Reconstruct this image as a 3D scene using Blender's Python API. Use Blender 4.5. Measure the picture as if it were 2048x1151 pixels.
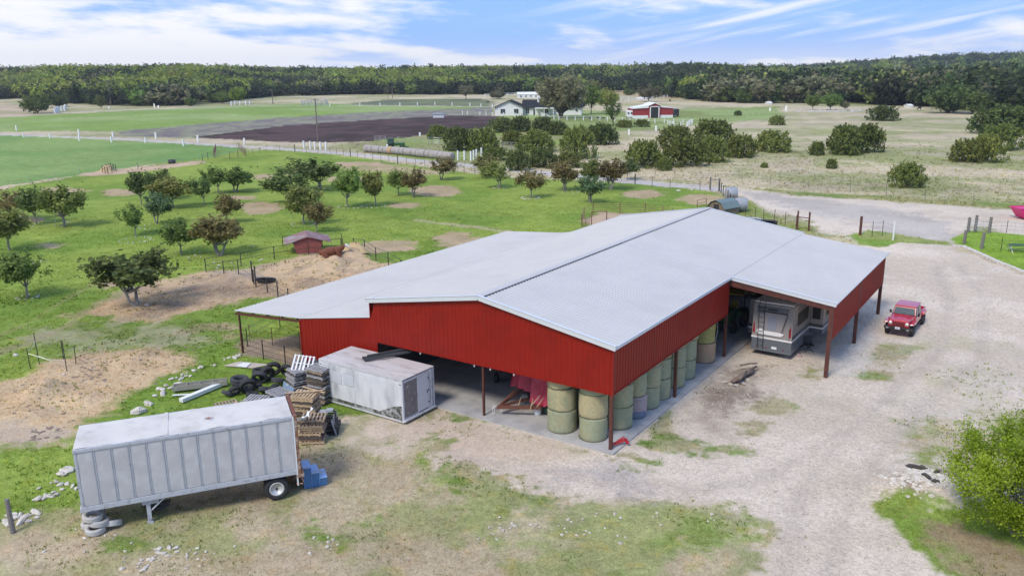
import bpy, math, random
import numpy as np
from mathutils import Vector, Matrix, Euler
for o in list(bpy.data.objects): bpy.data.objects.remove(o)
SC = bpy.context.scene
COL = SC.collection
R = math.radians
PI = math.pi
random.seed(7)
rng = np.random.default_rng(7)

# ------------------------------------------------------------------ camera
F, PITCH, ROLL, YAW = 1653.07, R(14.783), R(-0.632), R(33.888)
CAM = np.array([16.774, -33.533, 18.093])
fw = np.array([-math.sin(YAW)*math.cos(PITCH), math.cos(YAW)*math.cos(PITCH), -math.sin(PITCH)])
rt0 = np.array([math.cos(YAW), math.sin(YAW), 0.0]); up0 = np.cross(rt0, fw)
rt = rt0*math.cos(ROLL)+up0*math.sin(ROLL); up = -rt0*math.sin(ROLL)+up0*math.cos(ROLL)
cam = bpy.data.cameras.new('camera'); cam.sensor_width = 36; cam.lens = F/2048*36
cam.clip_start = 0.5; cam.clip_end = 12000
co = bpy.data.objects.new('camera', cam); COL.objects.link(co)
m = Matrix.Identity(4)
for i in range(3):
    m[i][0], m[i][1], m[i][2], m[i][3] = rt[i], up[i], -fw[i], CAM[i]
co.matrix_world = m
SC.camera = co

# ------------------------------------------------------------------ sky, sun, exposure
SUN_EL, SUN_AZ = R(50), R(182)          # azimuth measured clockwise from +Y
w = bpy.data.worlds.new('World'); SC.world = w; w.use_nodes = True
nt = w.node_tree; nt.nodes.clear()
def N(tree, t, **kw):
    n = tree.nodes.new(t)
    for k, v in kw.items(): setattr(n, k, v)
    return n
def L(tree, a, b): tree.links.new(a, b)
def mth(tree, op, a, b=None, c=None, clamp=False):
    n = N(tree, 'ShaderNodeMath', operation=op); n.use_clamp = clamp
    for i, v in enumerate((a, b, c)):
        if v is None: continue
        if isinstance(v, (int, float)): n.inputs[i].default_value = v
        else: L(tree, v, n.inputs[i])
    return n.outputs[0]
def mixc(tree, fac, a, b, mode='MIX'):
    n = N(tree, 'ShaderNodeMix', data_type='RGBA', blend_type=mode)
    for idx, v in ((0, fac), (6, a), (7, b)):
        if isinstance(v, (int, float)): n.inputs[idx].default_value = v
        elif isinstance(v, tuple): n.inputs[idx].default_value = v if len(v) == 4 else (*v, 1)
        else: L(tree, v, n.inputs[idx])
    return n.outputs[2]
def ss(tree, v, a, b):
    n = N(tree, 'ShaderNodeMapRange', interpolation_type='SMOOTHSTEP')
    L(tree, v, n.inputs[0]); n.inputs[1].default_value = a; n.inputs[2].default_value = b
    return n.outputs[0]
sky = N(nt, 'ShaderNodeTexSky', sky_type='NISHITA'); sky.sun_disc = False
sky.sun_elevation = SUN_EL; sky.sun_rotation = SUN_AZ; sky.altitude = 300; sky.air_density = 1.0; sky.dust_density = 0.6; sky.ozone_density = 1.5
tc = N(nt, 'ShaderNodeTexCoord')
sep = N(nt, 'ShaderNodeSeparateXYZ'); L(nt, tc.outputs['Generated'], sep.inputs[0])
dz = sep.outputs[2]
az = mth(nt, 'ARCTAN2', sep.outputs[0], sep.outputs[1])       # azimuth, clockwise from +Y
def cloudnoise(sx, sz, shear, detail, rough, seed):
    cmb = N(nt, 'ShaderNodeCombineXYZ')
    L(nt, mth(nt, 'MULTIPLY', az, sx), cmb.inputs[0])
    L(nt, mth(nt, 'ADD', mth(nt, 'MULTIPLY', dz, sz), mth(nt, 'MULTIPLY', az, shear)), cmb.inputs[1])
    cmb.inputs[2].default_value = seed
    n = N(nt, 'ShaderNodeTexNoise'); n.inputs['Scale'].default_value = 1; n.inputs['Detail'].default_value = detail
    n.inputs['Roughness'].default_value = rough; L(nt, cmb.outputs[0], n.inputs['Vector']); return n.outputs[0]
n1 = cloudnoise(7, 34, 2.0, 7, .55, 3.3)         # banks
n2 = cloudnoise(4, 75, -14.0, 6, .5, 8.1)        # wind-drawn streaks
leftbank = mth(nt, 'SUBTRACT', 1.0, ss(nt, az, R(-48), R(-36)))      # thicker cloud to the left
lowband = mth(nt, 'SUBTRACT', 1.0, ss(nt, dz, .0, .045))
c1 = mth(nt, 'MULTIPLY', .9, ss(nt, mth(nt, 'ADD', n1, mth(nt, 'ADD', mth(nt, 'MULTIPLY', leftbank, .18), mth(nt, 'MULTIPLY', lowband, .10))), .53, .74))
c2 = mth(nt, 'MULTIPLY', ss(nt, n2, .45, .72), ss(nt, az, R(-40), R(-24)))
haze = mth(nt, 'SUBTRACT', 1.0, ss(nt, dz, -.01, .04))
cm = mth(nt, 'MAXIMUM', mth(nt, 'MAXIMUM', c1, mth(nt, 'MULTIPLY', c2, .75)), mth(nt, 'MULTIPLY', haze, .6), clamp=True)
blue = mixc(nt, .8, sky.outputs[0], (2.0, 4.2, 9.6))
skyc = mixc(nt, cm, blue, (8.6, 8.45, 8.35))
bg = N(nt, 'ShaderNodeBackground'); bg.inputs[1].default_value = 0.1
out = N(nt, 'ShaderNodeOutputWorld')
L(nt, skyc, bg.inputs[0]); L(nt, bg.outputs[0], out.inputs[0])

sl = bpy.data.lights.new('sun', 'SUN'); sl.energy = 2.2; sl.angle = R(15); sl.color = (1, .92, .80)
so = bpy.data.objects.new('sun', sl); COL.objects.link(so)
sd = Vector((math.sin(SUN_AZ)*math.cos(SUN_EL), math.cos(SUN_AZ)*math.cos(SUN_EL), math.sin(SUN_EL)))
so.rotation_euler = (-sd).to_track_quat('-Z', 'Y').to_euler()
so.location = (0, -40, 60)
vs = SC.view_settings
vs.view_transform = 'Standard'; vs.look = 'None'; vs.gamma = 1; vs.exposure = 0.36; vs.use_curve_mapping = False

# ------------------------------------------------------------------ helpers
def un(px, py, z=0.0):
    """point of the place on the level z that the picture position (2048 wide) looks at"""
    d = fw*F+rt*(px-1024)-up*(py-575.5); t = (z-CAM[2])/d[2]
    return CAM+d*t
def G(px, py):
    p = un(px, py); return Vector((p[0], p[1], gz(p[0], p[1])))
def pxm(x, y):
    """picture pixels (2048 wide) per metre at a ground point"""
    return F/float(np.dot(np.array([x, y, 0])-CAM, fw))

def vnoise(x, y, seed=0):
    xi = np.floor(x).astype(np.int64); yi = np.floor(y).astype(np.int64); fx = x-xi; fy = y-yi
    fx = fx*fx*(3-2*fx); fy = fy*fy*(3-2*fy)
    def h(a, b):
        v = (a*374761393+b*668265263+seed*982451653) & 0x7fffffff
        v = ((v ^ (v >> 13))*1274126177) & 0x7fffffff
        v = ((v ^ (v >> 15))*2246822519) & 0x7fffffff
        return ((v ^ (v >> 16)) & 0xffffff)/float(0xffffff)
    return (h(xi, yi)*(1-fx)+h(xi+1, yi)*fx)*(1-fy)+(h(xi, yi+1)*(1-fx)+h(xi+1, yi+1)*fx)*fy
def fbm(x, y, s, seed=0, oct=4):
    v = 0; a = .5; t = 0
    for i in range(oct):
        v = v+a*vnoise(x*s+i*17.3, y*s-i*9.1, seed+i); t += a; a *= .5; s *= 2.03
    return v/t
def sm(a, b, v):
    t = np.clip((v-a)/(b-a), 0, 1); return t*t*(3-2*t)

# terrain height: level round the barn, wooded rises far off
def sxof(x, y):
    dx = x-CAM[0]; dy = y-CAM[1]
    a = dx*rt0[0]+dy*rt0[1]; b = dx*(-math.sin(YAW))+dy*math.cos(YAW)
    ang = np.clip(np.arctan2(a, b), -1.2, 1.2)
    return 1024+F*1.02*np.tan(ang), np.hypot(dx, dy)
edge_x = [-700, 0, 40, 120, 180, 230, 360, 450, 530, 700, 920, 1000, 1080, 1190, 1230, 1290, 1360, 1440, 1500, 1620, 1750, 1850, 1960, 2048, 2500]
edge_y = [200, 199, 196, 206, 208, 212, 211, 205, 194, 189, 189, 189, 186, 187, 185, 186, 197, 204, 206, 206, 209, 214, 224, 232, 240]
EDGE_R = [float(np.hypot(*(un(a_, b_)[:2]-CAM[:2]))) for a_, b_ in zip(edge_x, edge_y)]
MOUNDS = []
def H(x, y):
    x = np.asarray(x, float); y = np.asarray(y, float)
    sx, r = sxof(x, y)
    z1 = np.interp(sx, [-900, 0, 300, 600, 1000, 1200, 1400, 1500, 1600, 2600], [22, 19.5, 15, 13, 10.5, 9.5, 9, 6, 5, 5])
    z2 = np.interp(sx, [-900, 1200, 1450, 1600, 1750, 1850, 2048, 2500], [8, 5, 3, 7, 14, 19, 26, 34])
    er = np.interp(sx, edge_x, EDGE_R)
    h = sm(er-5, np.maximum(er+380, 900), r)*z1
    h = np.where(r > 1150, h+sm(1150, 1700, r)*(z2-z1), h)
    h = h+sm(er+10, er+200, r)*(fbm(x, y, 1/150., 5, 3)-.5)*11
    d = np.maximum(np.maximum(-29-x, x-8), np.maximum(-1.5-y, y-34))
    k = sm(0, 6, d)
    h = h+k*((fbm(x, y, .25, 11, 4)-.5)*.22+(fbm(x, y, 1/22., 12, 2)-.5)*.25*sm(6, 20, d))
    for mx, my, mr, mh in MOUNDS:
        q = ((x-mx)**2+(y-my)**2)/(mr*mr)
        h = h+np.where(q < 4, mh*np.exp(-q*1.6)*(.65+.7*fbm(x, y, 1.3, 21, 3)), 0)
    return h-.1+.0*x
def gz(x, y): return float(H(np.array([x]), np.array([y]))[0])
for px, py, r_, h_ in [(680, 520, 3.2, .7), (640, 540, 3, .5), (720, 540, 3, .45), (600, 560, 2.5, .3), (660, 560, 2.5, .3), (715, 515, 1.4, .8),
                       (75, 790, 1.6, .5), (100, 778, 1.2, .45), (165, 796, 1.2, .35), (55, 830, 1.4, .4), (95, 733, 2.0, .35), (285, 712, 1.2, .35),
                       (245, 722, 1.2, .3), (465, 553, 1.6, .5), (1850, 975, 2.2, .45), (1800, 985, 1.2, .3), (1890, 1000, 1.5, .25), (430, 590, 2.5, .25)]:
    p = un(px, py); MOUNDS.append((p[0], p[1], r_, h_))

# ---- ground cover map: what grows or lies where
def W(poly): return np.array([un(a, b)[:2] for a, b in poly])
def inside_dist(P, x, y):
    """signed distance (positive inside) of points to a polygon"""
    n = len(P); ins = np.zeros(x.shape, bool); d = np.full(x.shape, 1e18)
    for i in range(n):
        a = P[i]; b = P[(i+1) % n]; e = b-a; l2 = max(e@e, 1e-9)
        t = np.clip(((x-a[0])*e[0]+(y-a[1])*e[1])/l2, 0, 1)
        d = np.minimum(d, (x-a[0]-t*e[0])**2+(y-a[1]-t*e[1])**2)
        c = ((a[1] > y) != (b[1] > y))
        with np.errstate(divide='ignore', invalid='ignore'):
            xx = e[0]*(y-a[1])/(e[1] if e[1] != 0 else 1e-12)+a[0]
        ins ^= c & (x < xx)
    d = np.sqrt(d); return np.where(ins, d, -d)
def line_dist(P, x, y):
    d = np.full(x.shape, 1e18)
    for i in range(len(P)-1):
        a = P[i]; b = P[i+1]; e = b-a; l2 = max(e@e, 1e-9)
        t = np.clip(((x-a[0])*e[0]+(y-a[1])*e[1])/l2, 0, 1)
        d = np.minimum(d, (x-a[0]-t*e[0])**2+(y-a[1]-t*e[1])**2)
    return np.sqrt(d)
def ell(cx, cy, rx, ry, n=14):
    return [(cx+rx*math.cos(2*PI*i/n), cy+ry*math.sin(2*PI*i/n)) for i in range(n)]
GRASS = (.155, .235, .040); GRASS2 = (.10, .19, .03); CROP = (.15, .26, .075); LIGHTG = (.25, .32, .12)
TAN = (.48, .415, .285); GRAV = (.53, .45, .36); STRAW = (.50, .365, .225); DIRT = (.33, .24, .165); DRY = (.42, .35, .235)
ROADC = (.45, .405, .36); PLOW = (.048, .034, .030); WEED = (.23, .235, .165); BARE = (.43, .32, .215)
# name, colour, second colour, kind of edge (m), kind (0 grass 1 gravel), zone object
ZONES = []
def Z(poly, col, col2=None, edge=.8, wob=1.2, grav=0.0, zone=None, mixs=.35, mixt=.5, line=None, strength=1.0):
    ZONES.append((W(poly), col, col2 or col, edge, wob, grav, zone, mixs, mixt, line, strength))
Z([(-2500, 390), (-400, 392), (0, 378), (150, 352), (300, 330), (430, 305), (520, 300), (600, 300), (730, 315), (850, 332), (950, 347), (1020, 354), (1270, 364), (1400, 376), (1440, 388), (1480, 405), (1520, 440), (1500, 900), (600, 1151), (-600, 1400), (-2500, 1500)], GRASS, (.215, .285, .055), .5, 1.0, zone='orchard_grass', mixs=.12)
Z([(-2500, 258), (0, 268), (430, 290), (500, 293), (440, 312), (300, 328), (150, 350), (0, 372), (-400, 390), (-2500, 390)], CROP, (.20, .29, .095), .4, .4, zone='crop_field', mixs=.06)
Z([(-2500, 240), (-300, 238), (0, 235), (380, 215), (620, 206), (985, 214), (985, 222), (760, 230), (240, 262), (0, 262), (-300, 262), (-2500, 262)], LIGHTG, (.19, .28, .07), 1, 2, zone='hay_field', mixs=.03)
Z([(690, 208), (780, 199), (960, 197), (990, 203), (985, 213), (760, 211)], (.15, .17, .09), (.11, .13, .08), 2, 4, zone='weedy_field', mixs=.03)
Z([(230, 262), (560, 235), (760, 223), (985, 214), (985, 235), (870, 236), (700, 246), (400, 276), (240, 272)], WEED, (.17, .15, .15), 1.5, 3, zone='weedy_field', mixs=.25)
Z([(385, 274), (560, 252), (720, 240), (900, 231), (1010, 232), (1080, 238), (1000, 250), (870, 275), (700, 284), (560, 284)], PLOW, (.085, .055, .055), .6, .8, .4, zone='plowed_field', mixs=.15)
Z([(1000, 218), (1250, 222), (1560, 212), (1560, 236), (1380, 250), (1230, 264), (1080, 262), (1000, 250)], LIGHTG, (.2, .24, .08), 2, 3, zone='house_lawn', mixs=.05)
Z([(700, 286), (1000, 252), (1080, 262), (1230, 264), (1000, 345), (860, 322), (720, 303)], (.25, .245, .12), (.2, .26, .07), 1, 3, mixs=.08)
Z([(1180, 185), (1340, 176), (1400, 186), (1350, 200), (1230, 190)], (.42, .33, .2), (.36, .3, .17), 2, 4, mixs=.05)
Z([(0, 232), (-2000, 236), (-2000, 225), (0, 205), (130, 216), (50, 232)], (.45, .36, .26), (.33, .3, .18), 2, 4, mixs=.05)
Z([(-2500, 236), (0, 232), (239, 219), (512, 212), (700, 210), (985, 213)], ROADC, None, .3, .3, .5, zone='farm_track', line=2.4)
Z([(-2500, 236), (-100, 262), (0, 268), (240, 277), (430, 289), (560, 297), (700, 307), (833, 320), (906, 326), (1000, 337), (1130, 349), (1254, 360), (1400, 373), (1490, 384)], ROADC, (.47, .44, .42), .25, .4, .8, zone='farm_road', line=2.2)
# yard of pale gravel
Z([(1440, 374), (1486, 378), (1600, 388), (1750, 399), (2048, 416), (2600, 450), (3400, 520), (3400, 640), (2600, 560), (2048, 470), (1960, 452), (1905, 478), (1900, 486), (1960, 504), (2048, 545), (2500, 690), (3200, 1000), (3200, 1900), (1700, 2600), (1480, 1500), (1500, 1151), (1500, 1065), (1440, 1020), (1240, 1008), (1100, 1012), (980, 975), (890, 948), (860, 900), (830, 860), (900, 820), (1219, 860), (1400, 700), (1740, 500), (1700, 470), (1640, 462), (1625, 440), (1540, 425), (1500, 402)], GRAV, (.59, .51, .42), .7, 1.4, 1.0, zone='gravel_yard', mixs=.3)
Z([(1470, 379), (1560, 390), (1680, 402), (1780, 415), (1880, 440), (1930, 462), (1890, 480), (1790, 474), (1700, 440), (1600, 420), (1530, 400)], (.42, .375, .33), (.48, .43, .38), 1.2, 3, 1.0, zone='gravel_yard', mixs=.15)
Z([(1600, 386), (2048, 416), (2600, 450), (3000, 500), (3000, 520), (2048, 432), (1600, 395)], (.58, .50, .40), (.53, .46, .38), .8, 2, 1.0, zone='gravel_yard')
# tan and stony foreground
Z([(880, 940), (860, 900), (830, 865), (640, 850), (600, 880), (520, 920), (190, 1000), (-100, 1080), (-900, 1300), (-900, 2400), (1480, 2400), (1470, 1151), (1490, 1062), (1440, 1016), (1240, 1006), (1100, 1010), (980, 972)], DRY, (.30, .30, .14), 1.0, 1.8, .35, zone='dry_grass', mixs=.5, mixt=.52)
Z([(600, 850), (760, 820), (880, 815), (960, 835), (1100, 880), (1200, 905), (1000, 930), (880, 940), (820, 900), (700, 890)], (.52, .43, .34), (.36, .32, .2), 1, 1.6, .8, zone='gravel_yard', mixs=.55, mixt=.58)
Z([(940, 965), (1100, 1010), (1240, 1006), (1440, 1014), (1480, 1050), (1400, 1110), (1250, 1140), (1080, 1130), (980, 1060), (900, 990)], (.255, .275, .11), (.40, .345, .22), .8, 1.6, zone='dry_grass', mixs=.5, mixt=.55)
Z([(1090, 1060), (1300, 1040), (1480, 1035), (1470, 1080), (1300, 1110), (1120, 1120)], (.185, .255, .06), (.30, .30, .13), .8, 1.5, zone='dry_grass', mixs=.5, strength=.7)
Z([(860, 950), (940, 950), (1010, 972), (1090, 1005), (1110, 1016), (1000, 1000), (900, 975)], (.14, .215, .05), (.26, .27, .11), .5, 1.2, zone='dry_grass', strength=.75)
for e in [(100, 1085, 150, 26), (380, 1110, 160, 22), (760, 1090, 120, 20), (560, 1120, 120, 20)]:
    Z(ell(*e), (.43, .34, .24), (.33, .27, .15), 1, 1.5, .6, zone='dry_grass', strength=.6)
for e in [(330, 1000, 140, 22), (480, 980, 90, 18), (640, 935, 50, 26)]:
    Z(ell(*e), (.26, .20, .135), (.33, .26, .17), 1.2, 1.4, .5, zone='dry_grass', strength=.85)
Z([(1090, 935), (1190, 912), (1250, 920), (1290, 950), (1330, 975), (1260, 985), (1180, 965), (1110, 955)], (.33, .305, .295), (.42, .38, .35), 1.0, 1.4, 1.0, zone='gravel_yard', strength=.8)
Z([(1250, 885), (1300, 850), (1340, 815), (1360, 850), (1400, 872), (1470, 905), (1400, 912), (1330, 905)], (.12, .21, .035), (.3, .28, .15), .5, 1.3, zone='gravel_yard', mixs=.8, strength=.95)
for e in [(1545, 815, 40, 10), (1440, 905, 60, 8), (1500, 845, 30, 6), (1780, 705, 32, 16), (1795, 695, 50, 10), (1745, 750, 25, 6), (1640, 740, 25, 8), (1290, 920, 40, 6), (1250, 905, 30, 8), (930, 935, 30, 6), (905, 958, 30, 8), (915, 835, 30, 5), (1030, 955, 20, 4), (860, 880, 30, 25), (600, 1060, 40, 10), (280, 1080, 70, 14), (700, 1060, 40, 9)]:
    Z(ell(*e), (.15, .225, .045), (.33, .3, .17), .5, 1.4, .2, mixs=.9, strength=.85)
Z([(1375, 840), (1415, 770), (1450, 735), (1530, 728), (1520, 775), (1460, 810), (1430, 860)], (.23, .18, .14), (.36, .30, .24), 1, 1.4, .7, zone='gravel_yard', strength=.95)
Z([(1280, 850), (1340, 790), (1420, 735), (1450, 722), (1430, 745), (1380, 790), (1340, 815), (1300, 850)], (.6, .56, .5), (.42, .37, .31), .5, .8, 1, zone='gravel_yard', strength=.7)
Z([(1655, 745), (1680, 700), (1730, 660), (1760, 670), (1740, 700), (1700, 745)], (.58, .54, .48), (.53, .48, .42), .6, 1, 1, zone='gravel_yard', strength=.8)
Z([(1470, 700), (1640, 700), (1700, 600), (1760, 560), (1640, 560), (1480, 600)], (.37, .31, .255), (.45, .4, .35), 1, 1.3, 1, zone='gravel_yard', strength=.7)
for e in [(1960, 760, 120, 22), (1900, 690, 120, 14), (1980, 820, 130, 25), (1700, 800, 60, 10)]:
    Z(ell(*e), (.40, .375, .22), (.50, .45, .38), 2.0, 2.5, .7, mixs=.25, strength=.6)
Z([(1770, 880), (1820, 850), (1930, 840), (2048, 815), (2500, 830), (2500, 1000), (1980, 960), (1880, 935), (1790, 925)], (.22, .26, .08), (.42, .36, .26), 1.0, 1.8, .4, zone='scrub_grass', mixs=.6)
Z([(1780, 955), (1850, 935), (1930, 935), (1960, 960), (1900, 1005), (1800, 1003)], (.5, .43, .35), (.28, .22, .17), .7, 1.0, 1, mixs=1.0, strength=.9)
Z([(1740, 1008), (1790, 998), (1880, 1008), (2000, 1005), (2500, 1010), (3000, 1400), (2300, 1600), (1990, 1200), (1935, 1151), (1860, 1110), (1790, 1065), (1750, 1030)], (.17, .25, .045), (.2, .25, .06), .5, 1.1, zone='scrub_grass', mixs=.3)
Z([(1870, 1042), (1960, 1045), (2048, 1080), (2400, 1150), (2600, 1600), (2060, 1300), (1990, 1151), (1920, 1110), (1880, 1075)], (.27, .19, .135), (.32, .24, .17), .8, 1.2, .4, zone='scrub_grass', mixs=.4, strength=.85)
for tr_ in ([(1560, 1300), (1570, 1120), (1600, 1000), (1660, 900), (1760, 800), (1880, 700), (1900, 600), (1870, 520)], [(1640, 1300), (1660, 1120), (1700, 1000), (1760, 905), (1850, 810), (1960, 710), (1970, 600), (1910, 520)], [(900, 905), (1050, 930), (1200, 960), (1400, 975), (1540, 950), (1680, 860)]):
    Z(tr_, (.47, .41, .345), (.42, .36, .30), .45, .4, 1, line=.35, strength=.6)
# lawn and verges at the right
Z([(1918, 486), (1905, 476), (1935, 458), (2048, 468), (2600, 545), (2900, 700), (2300, 620), (2048, 540), (1970, 508)], (.17, .29, .035), (.2, .31, .04), .3, .4, zone='lawn', mixs=.1)
Z([(1700, 470), (1735, 460), (1790, 466), (1890, 480), (1905, 488), (1800, 484), (1760, 491), (1720, 486)], (.17, .26, .05), (.24, .27, .09), .35, .7, zone='lawn')
Z([(1500, 400), (1530, 425), (1570, 440), (1628, 455), (1625, 466), (1560, 460), (1490, 440), (1470, 415)], (.19, .24, .06), (.29, .27, .12), .4, .8, zone='lawn', mixs=.3)
Z([(1600, 391), (1750, 400), (2048, 418), (2600, 452), (2600, 440), (2048, 408), (1750, 390), (1560, 380), (1470, 372)], (.17, .225, .06), (.28, .27, .12), .5, 1.2, mixs=.2)
# straw and bare earth
Z([(-600, 750), (0, 757), (49, 752), (98, 722), (171, 703), (293, 688), (366, 700), (395, 716), (354, 737), (305, 757), (244, 786), (232, 813), (170, 835), (140, 872), (0, 884), (-600, 900)], STRAW, (.53, .40, .25), .6, 1.0, .6, zone='straw_bedding', mixs=.7)
Z([(-100, 860), (20, 845), (130, 850), (140, 872), (60, 884), (-100, 890)], (.33, .28, .22), (.4, .33, .26), .6, .8, .8, zone='straw_bedding', strength=.7)
Z([(160, 620), (239, 583), (342, 552), (410, 538), (506, 538), (523, 530), (632, 508), (700, 494), (775, 530), (700, 600), (578, 592), (535, 590), (513, 589), (470, 606), (410, 618), (294, 642), (219, 632)], STRAW, (.36, .265, .18), .6, 1.1, .6, zone='straw_bedding', mixs=.45)
Z([(380, 570), (500, 545), (520, 575), (440, 605), (300, 625), (260, 615)], (.26, .19, .14), (.34, .26, .18), 1, 1.8, .6, zone='straw_bedding', mixs=.8, strength=.7)
Z([(425, 540), (520, 536), (520, 560), (470, 556)], (.42, .33, .24), None, .8, 1, .5, zone='straw_bedding')
Z([(460, 690), (510, 675), (600, 670), (620, 745), (560, 724), (490, 708)], (.30, .235, .18), (.38, .29, .2), .5, .8, .6, zone='straw_bedding', mixs=.6)
Z([(1160, 440), (1200, 424), (1330, 428), (1350, 445), (1200, 460)], (.38, .27, .19), (.44, .33, .23), .5, .7, .6, zone='straw_bedding')
Z([(155, 347), (200, 340), (300, 331), (400, 320), (415, 325), (330, 337), (240, 347), (170, 352)], BARE, (.5, .38, .26), .5, .8, .5, zone='straw_bedding')
Z([(670, 322), (750, 322), (840, 336), (900, 345), (850, 350), (760, 343), (690, 338)], BARE, (.3, .27, .13), .8, 1.2, .5, mixs=.3)
for e in [(777, 490, 62, 13), (912, 477, 46, 15), (520, 414, 42, 13), (870, 380, 52, 11), (806, 409, 32, 6), (240, 383, 42, 7), (125, 378, 52, 5), (1290, 387, 46, 9), (1405, 398, 48, 11), (219, 566, 24, 6), (375, 661, 22, 5), (535, 352, 28, 6), (480, 395, 30, 5), (690, 358, 40, 8), (100, 491, 22, 5), (130, 627, 16, 5), (30, 437, 60, 6), (600, 345, 40, 5), (450, 668, 20, 5), (430, 650, 50, 8)]:
    Z(ell(*e), BARE, (.37, .28, .175), .6, 1.1, .5, zone=None, mixs=.6, strength=.92)
Z([(836, 438), (900, 446), (960, 454), (1010, 461)], (.38, .34, .2), None, .4, .4, .3, line=.7, strength=.8)
Z([(-50, 720), (60, 680), (130, 648), (200, 600), (260, 572)], (.30, .27, .14), None, .3, .4, .3, line=.45, strength=.75)
Z([(-60, 690), (60, 640), (150, 585), (200, 560)], (.27, .26, .11), None, .3, .4, .3, line=.3, strength=.6)
Z([(60, 655), (200, 640), (400, 640), (470, 660), (420, 690), (240, 700), (120, 690)], (.16, .19, .06), (.33, .29, .2), 1.5, 2.5, .1, mixs=.5, strength=.65)

def cover(x, y, want_zone=False):
    sx, r = sxof(x, y); er = np.interp(sx, edge_x, EDGE_R)
    # open pasture: dry tan with greener sweeps
    u = fbm(x, y, 1/26., 31, 4); v = fbm(x*.35+y*.2, y*1.4-x*.5, 1/14., 33, 4); wv = fbm(x, y, 1/3., 35, 3)
    t = sm(.40, .60, .5*u+.3*v+.2*wv)
    base = np.array(TAN)[None]*(1-t[:, None])+np.array((.27, .28, .13))[None]*t[:, None]
    pk = sm(.55, .7, fbm(x, y, 1/9., 37, 3))*.5
    base = base*(1-pk[:, None])+np.array((.42, .345, .27))[None]*pk[:, None]
    far = sm(-15, 25, r-er)[:, None]
    base = base*(1-far)+np.array((.10, .12, .05))[None]*far
    grav = np.zeros(x.shape)+.15
    zid = np.zeros(x.shape, int)
    wobn = fbm(x, y, .55, 41, 4)-.5
    wobf = fbm(x, y, 2.6, 43, 3)-.5
    big = r > 110
    mot = fbm(x, y, .09, 45, 4)
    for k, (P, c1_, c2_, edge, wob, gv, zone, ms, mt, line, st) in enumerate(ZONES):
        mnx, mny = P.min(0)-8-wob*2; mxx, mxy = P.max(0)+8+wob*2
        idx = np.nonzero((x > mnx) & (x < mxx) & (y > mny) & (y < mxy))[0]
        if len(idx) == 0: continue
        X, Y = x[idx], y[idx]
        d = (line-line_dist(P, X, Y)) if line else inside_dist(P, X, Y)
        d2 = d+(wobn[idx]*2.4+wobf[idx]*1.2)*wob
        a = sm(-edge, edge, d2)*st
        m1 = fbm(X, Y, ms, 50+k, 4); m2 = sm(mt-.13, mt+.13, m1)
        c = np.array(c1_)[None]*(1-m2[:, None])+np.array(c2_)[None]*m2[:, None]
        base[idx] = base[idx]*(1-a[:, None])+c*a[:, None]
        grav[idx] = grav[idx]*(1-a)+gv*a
        if zone is not None:
            zi = ZN.index(zone); s = a > .5*st; zid[idx[s]] = zi
    base = base*(.86+.28*mot[:, None])
    return (base, grav, zid)
ZN = ['ground']
for z_ in ZONES:
    if z_[6] and z_[6] not in ZN: ZN.append(z_[6])

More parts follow.
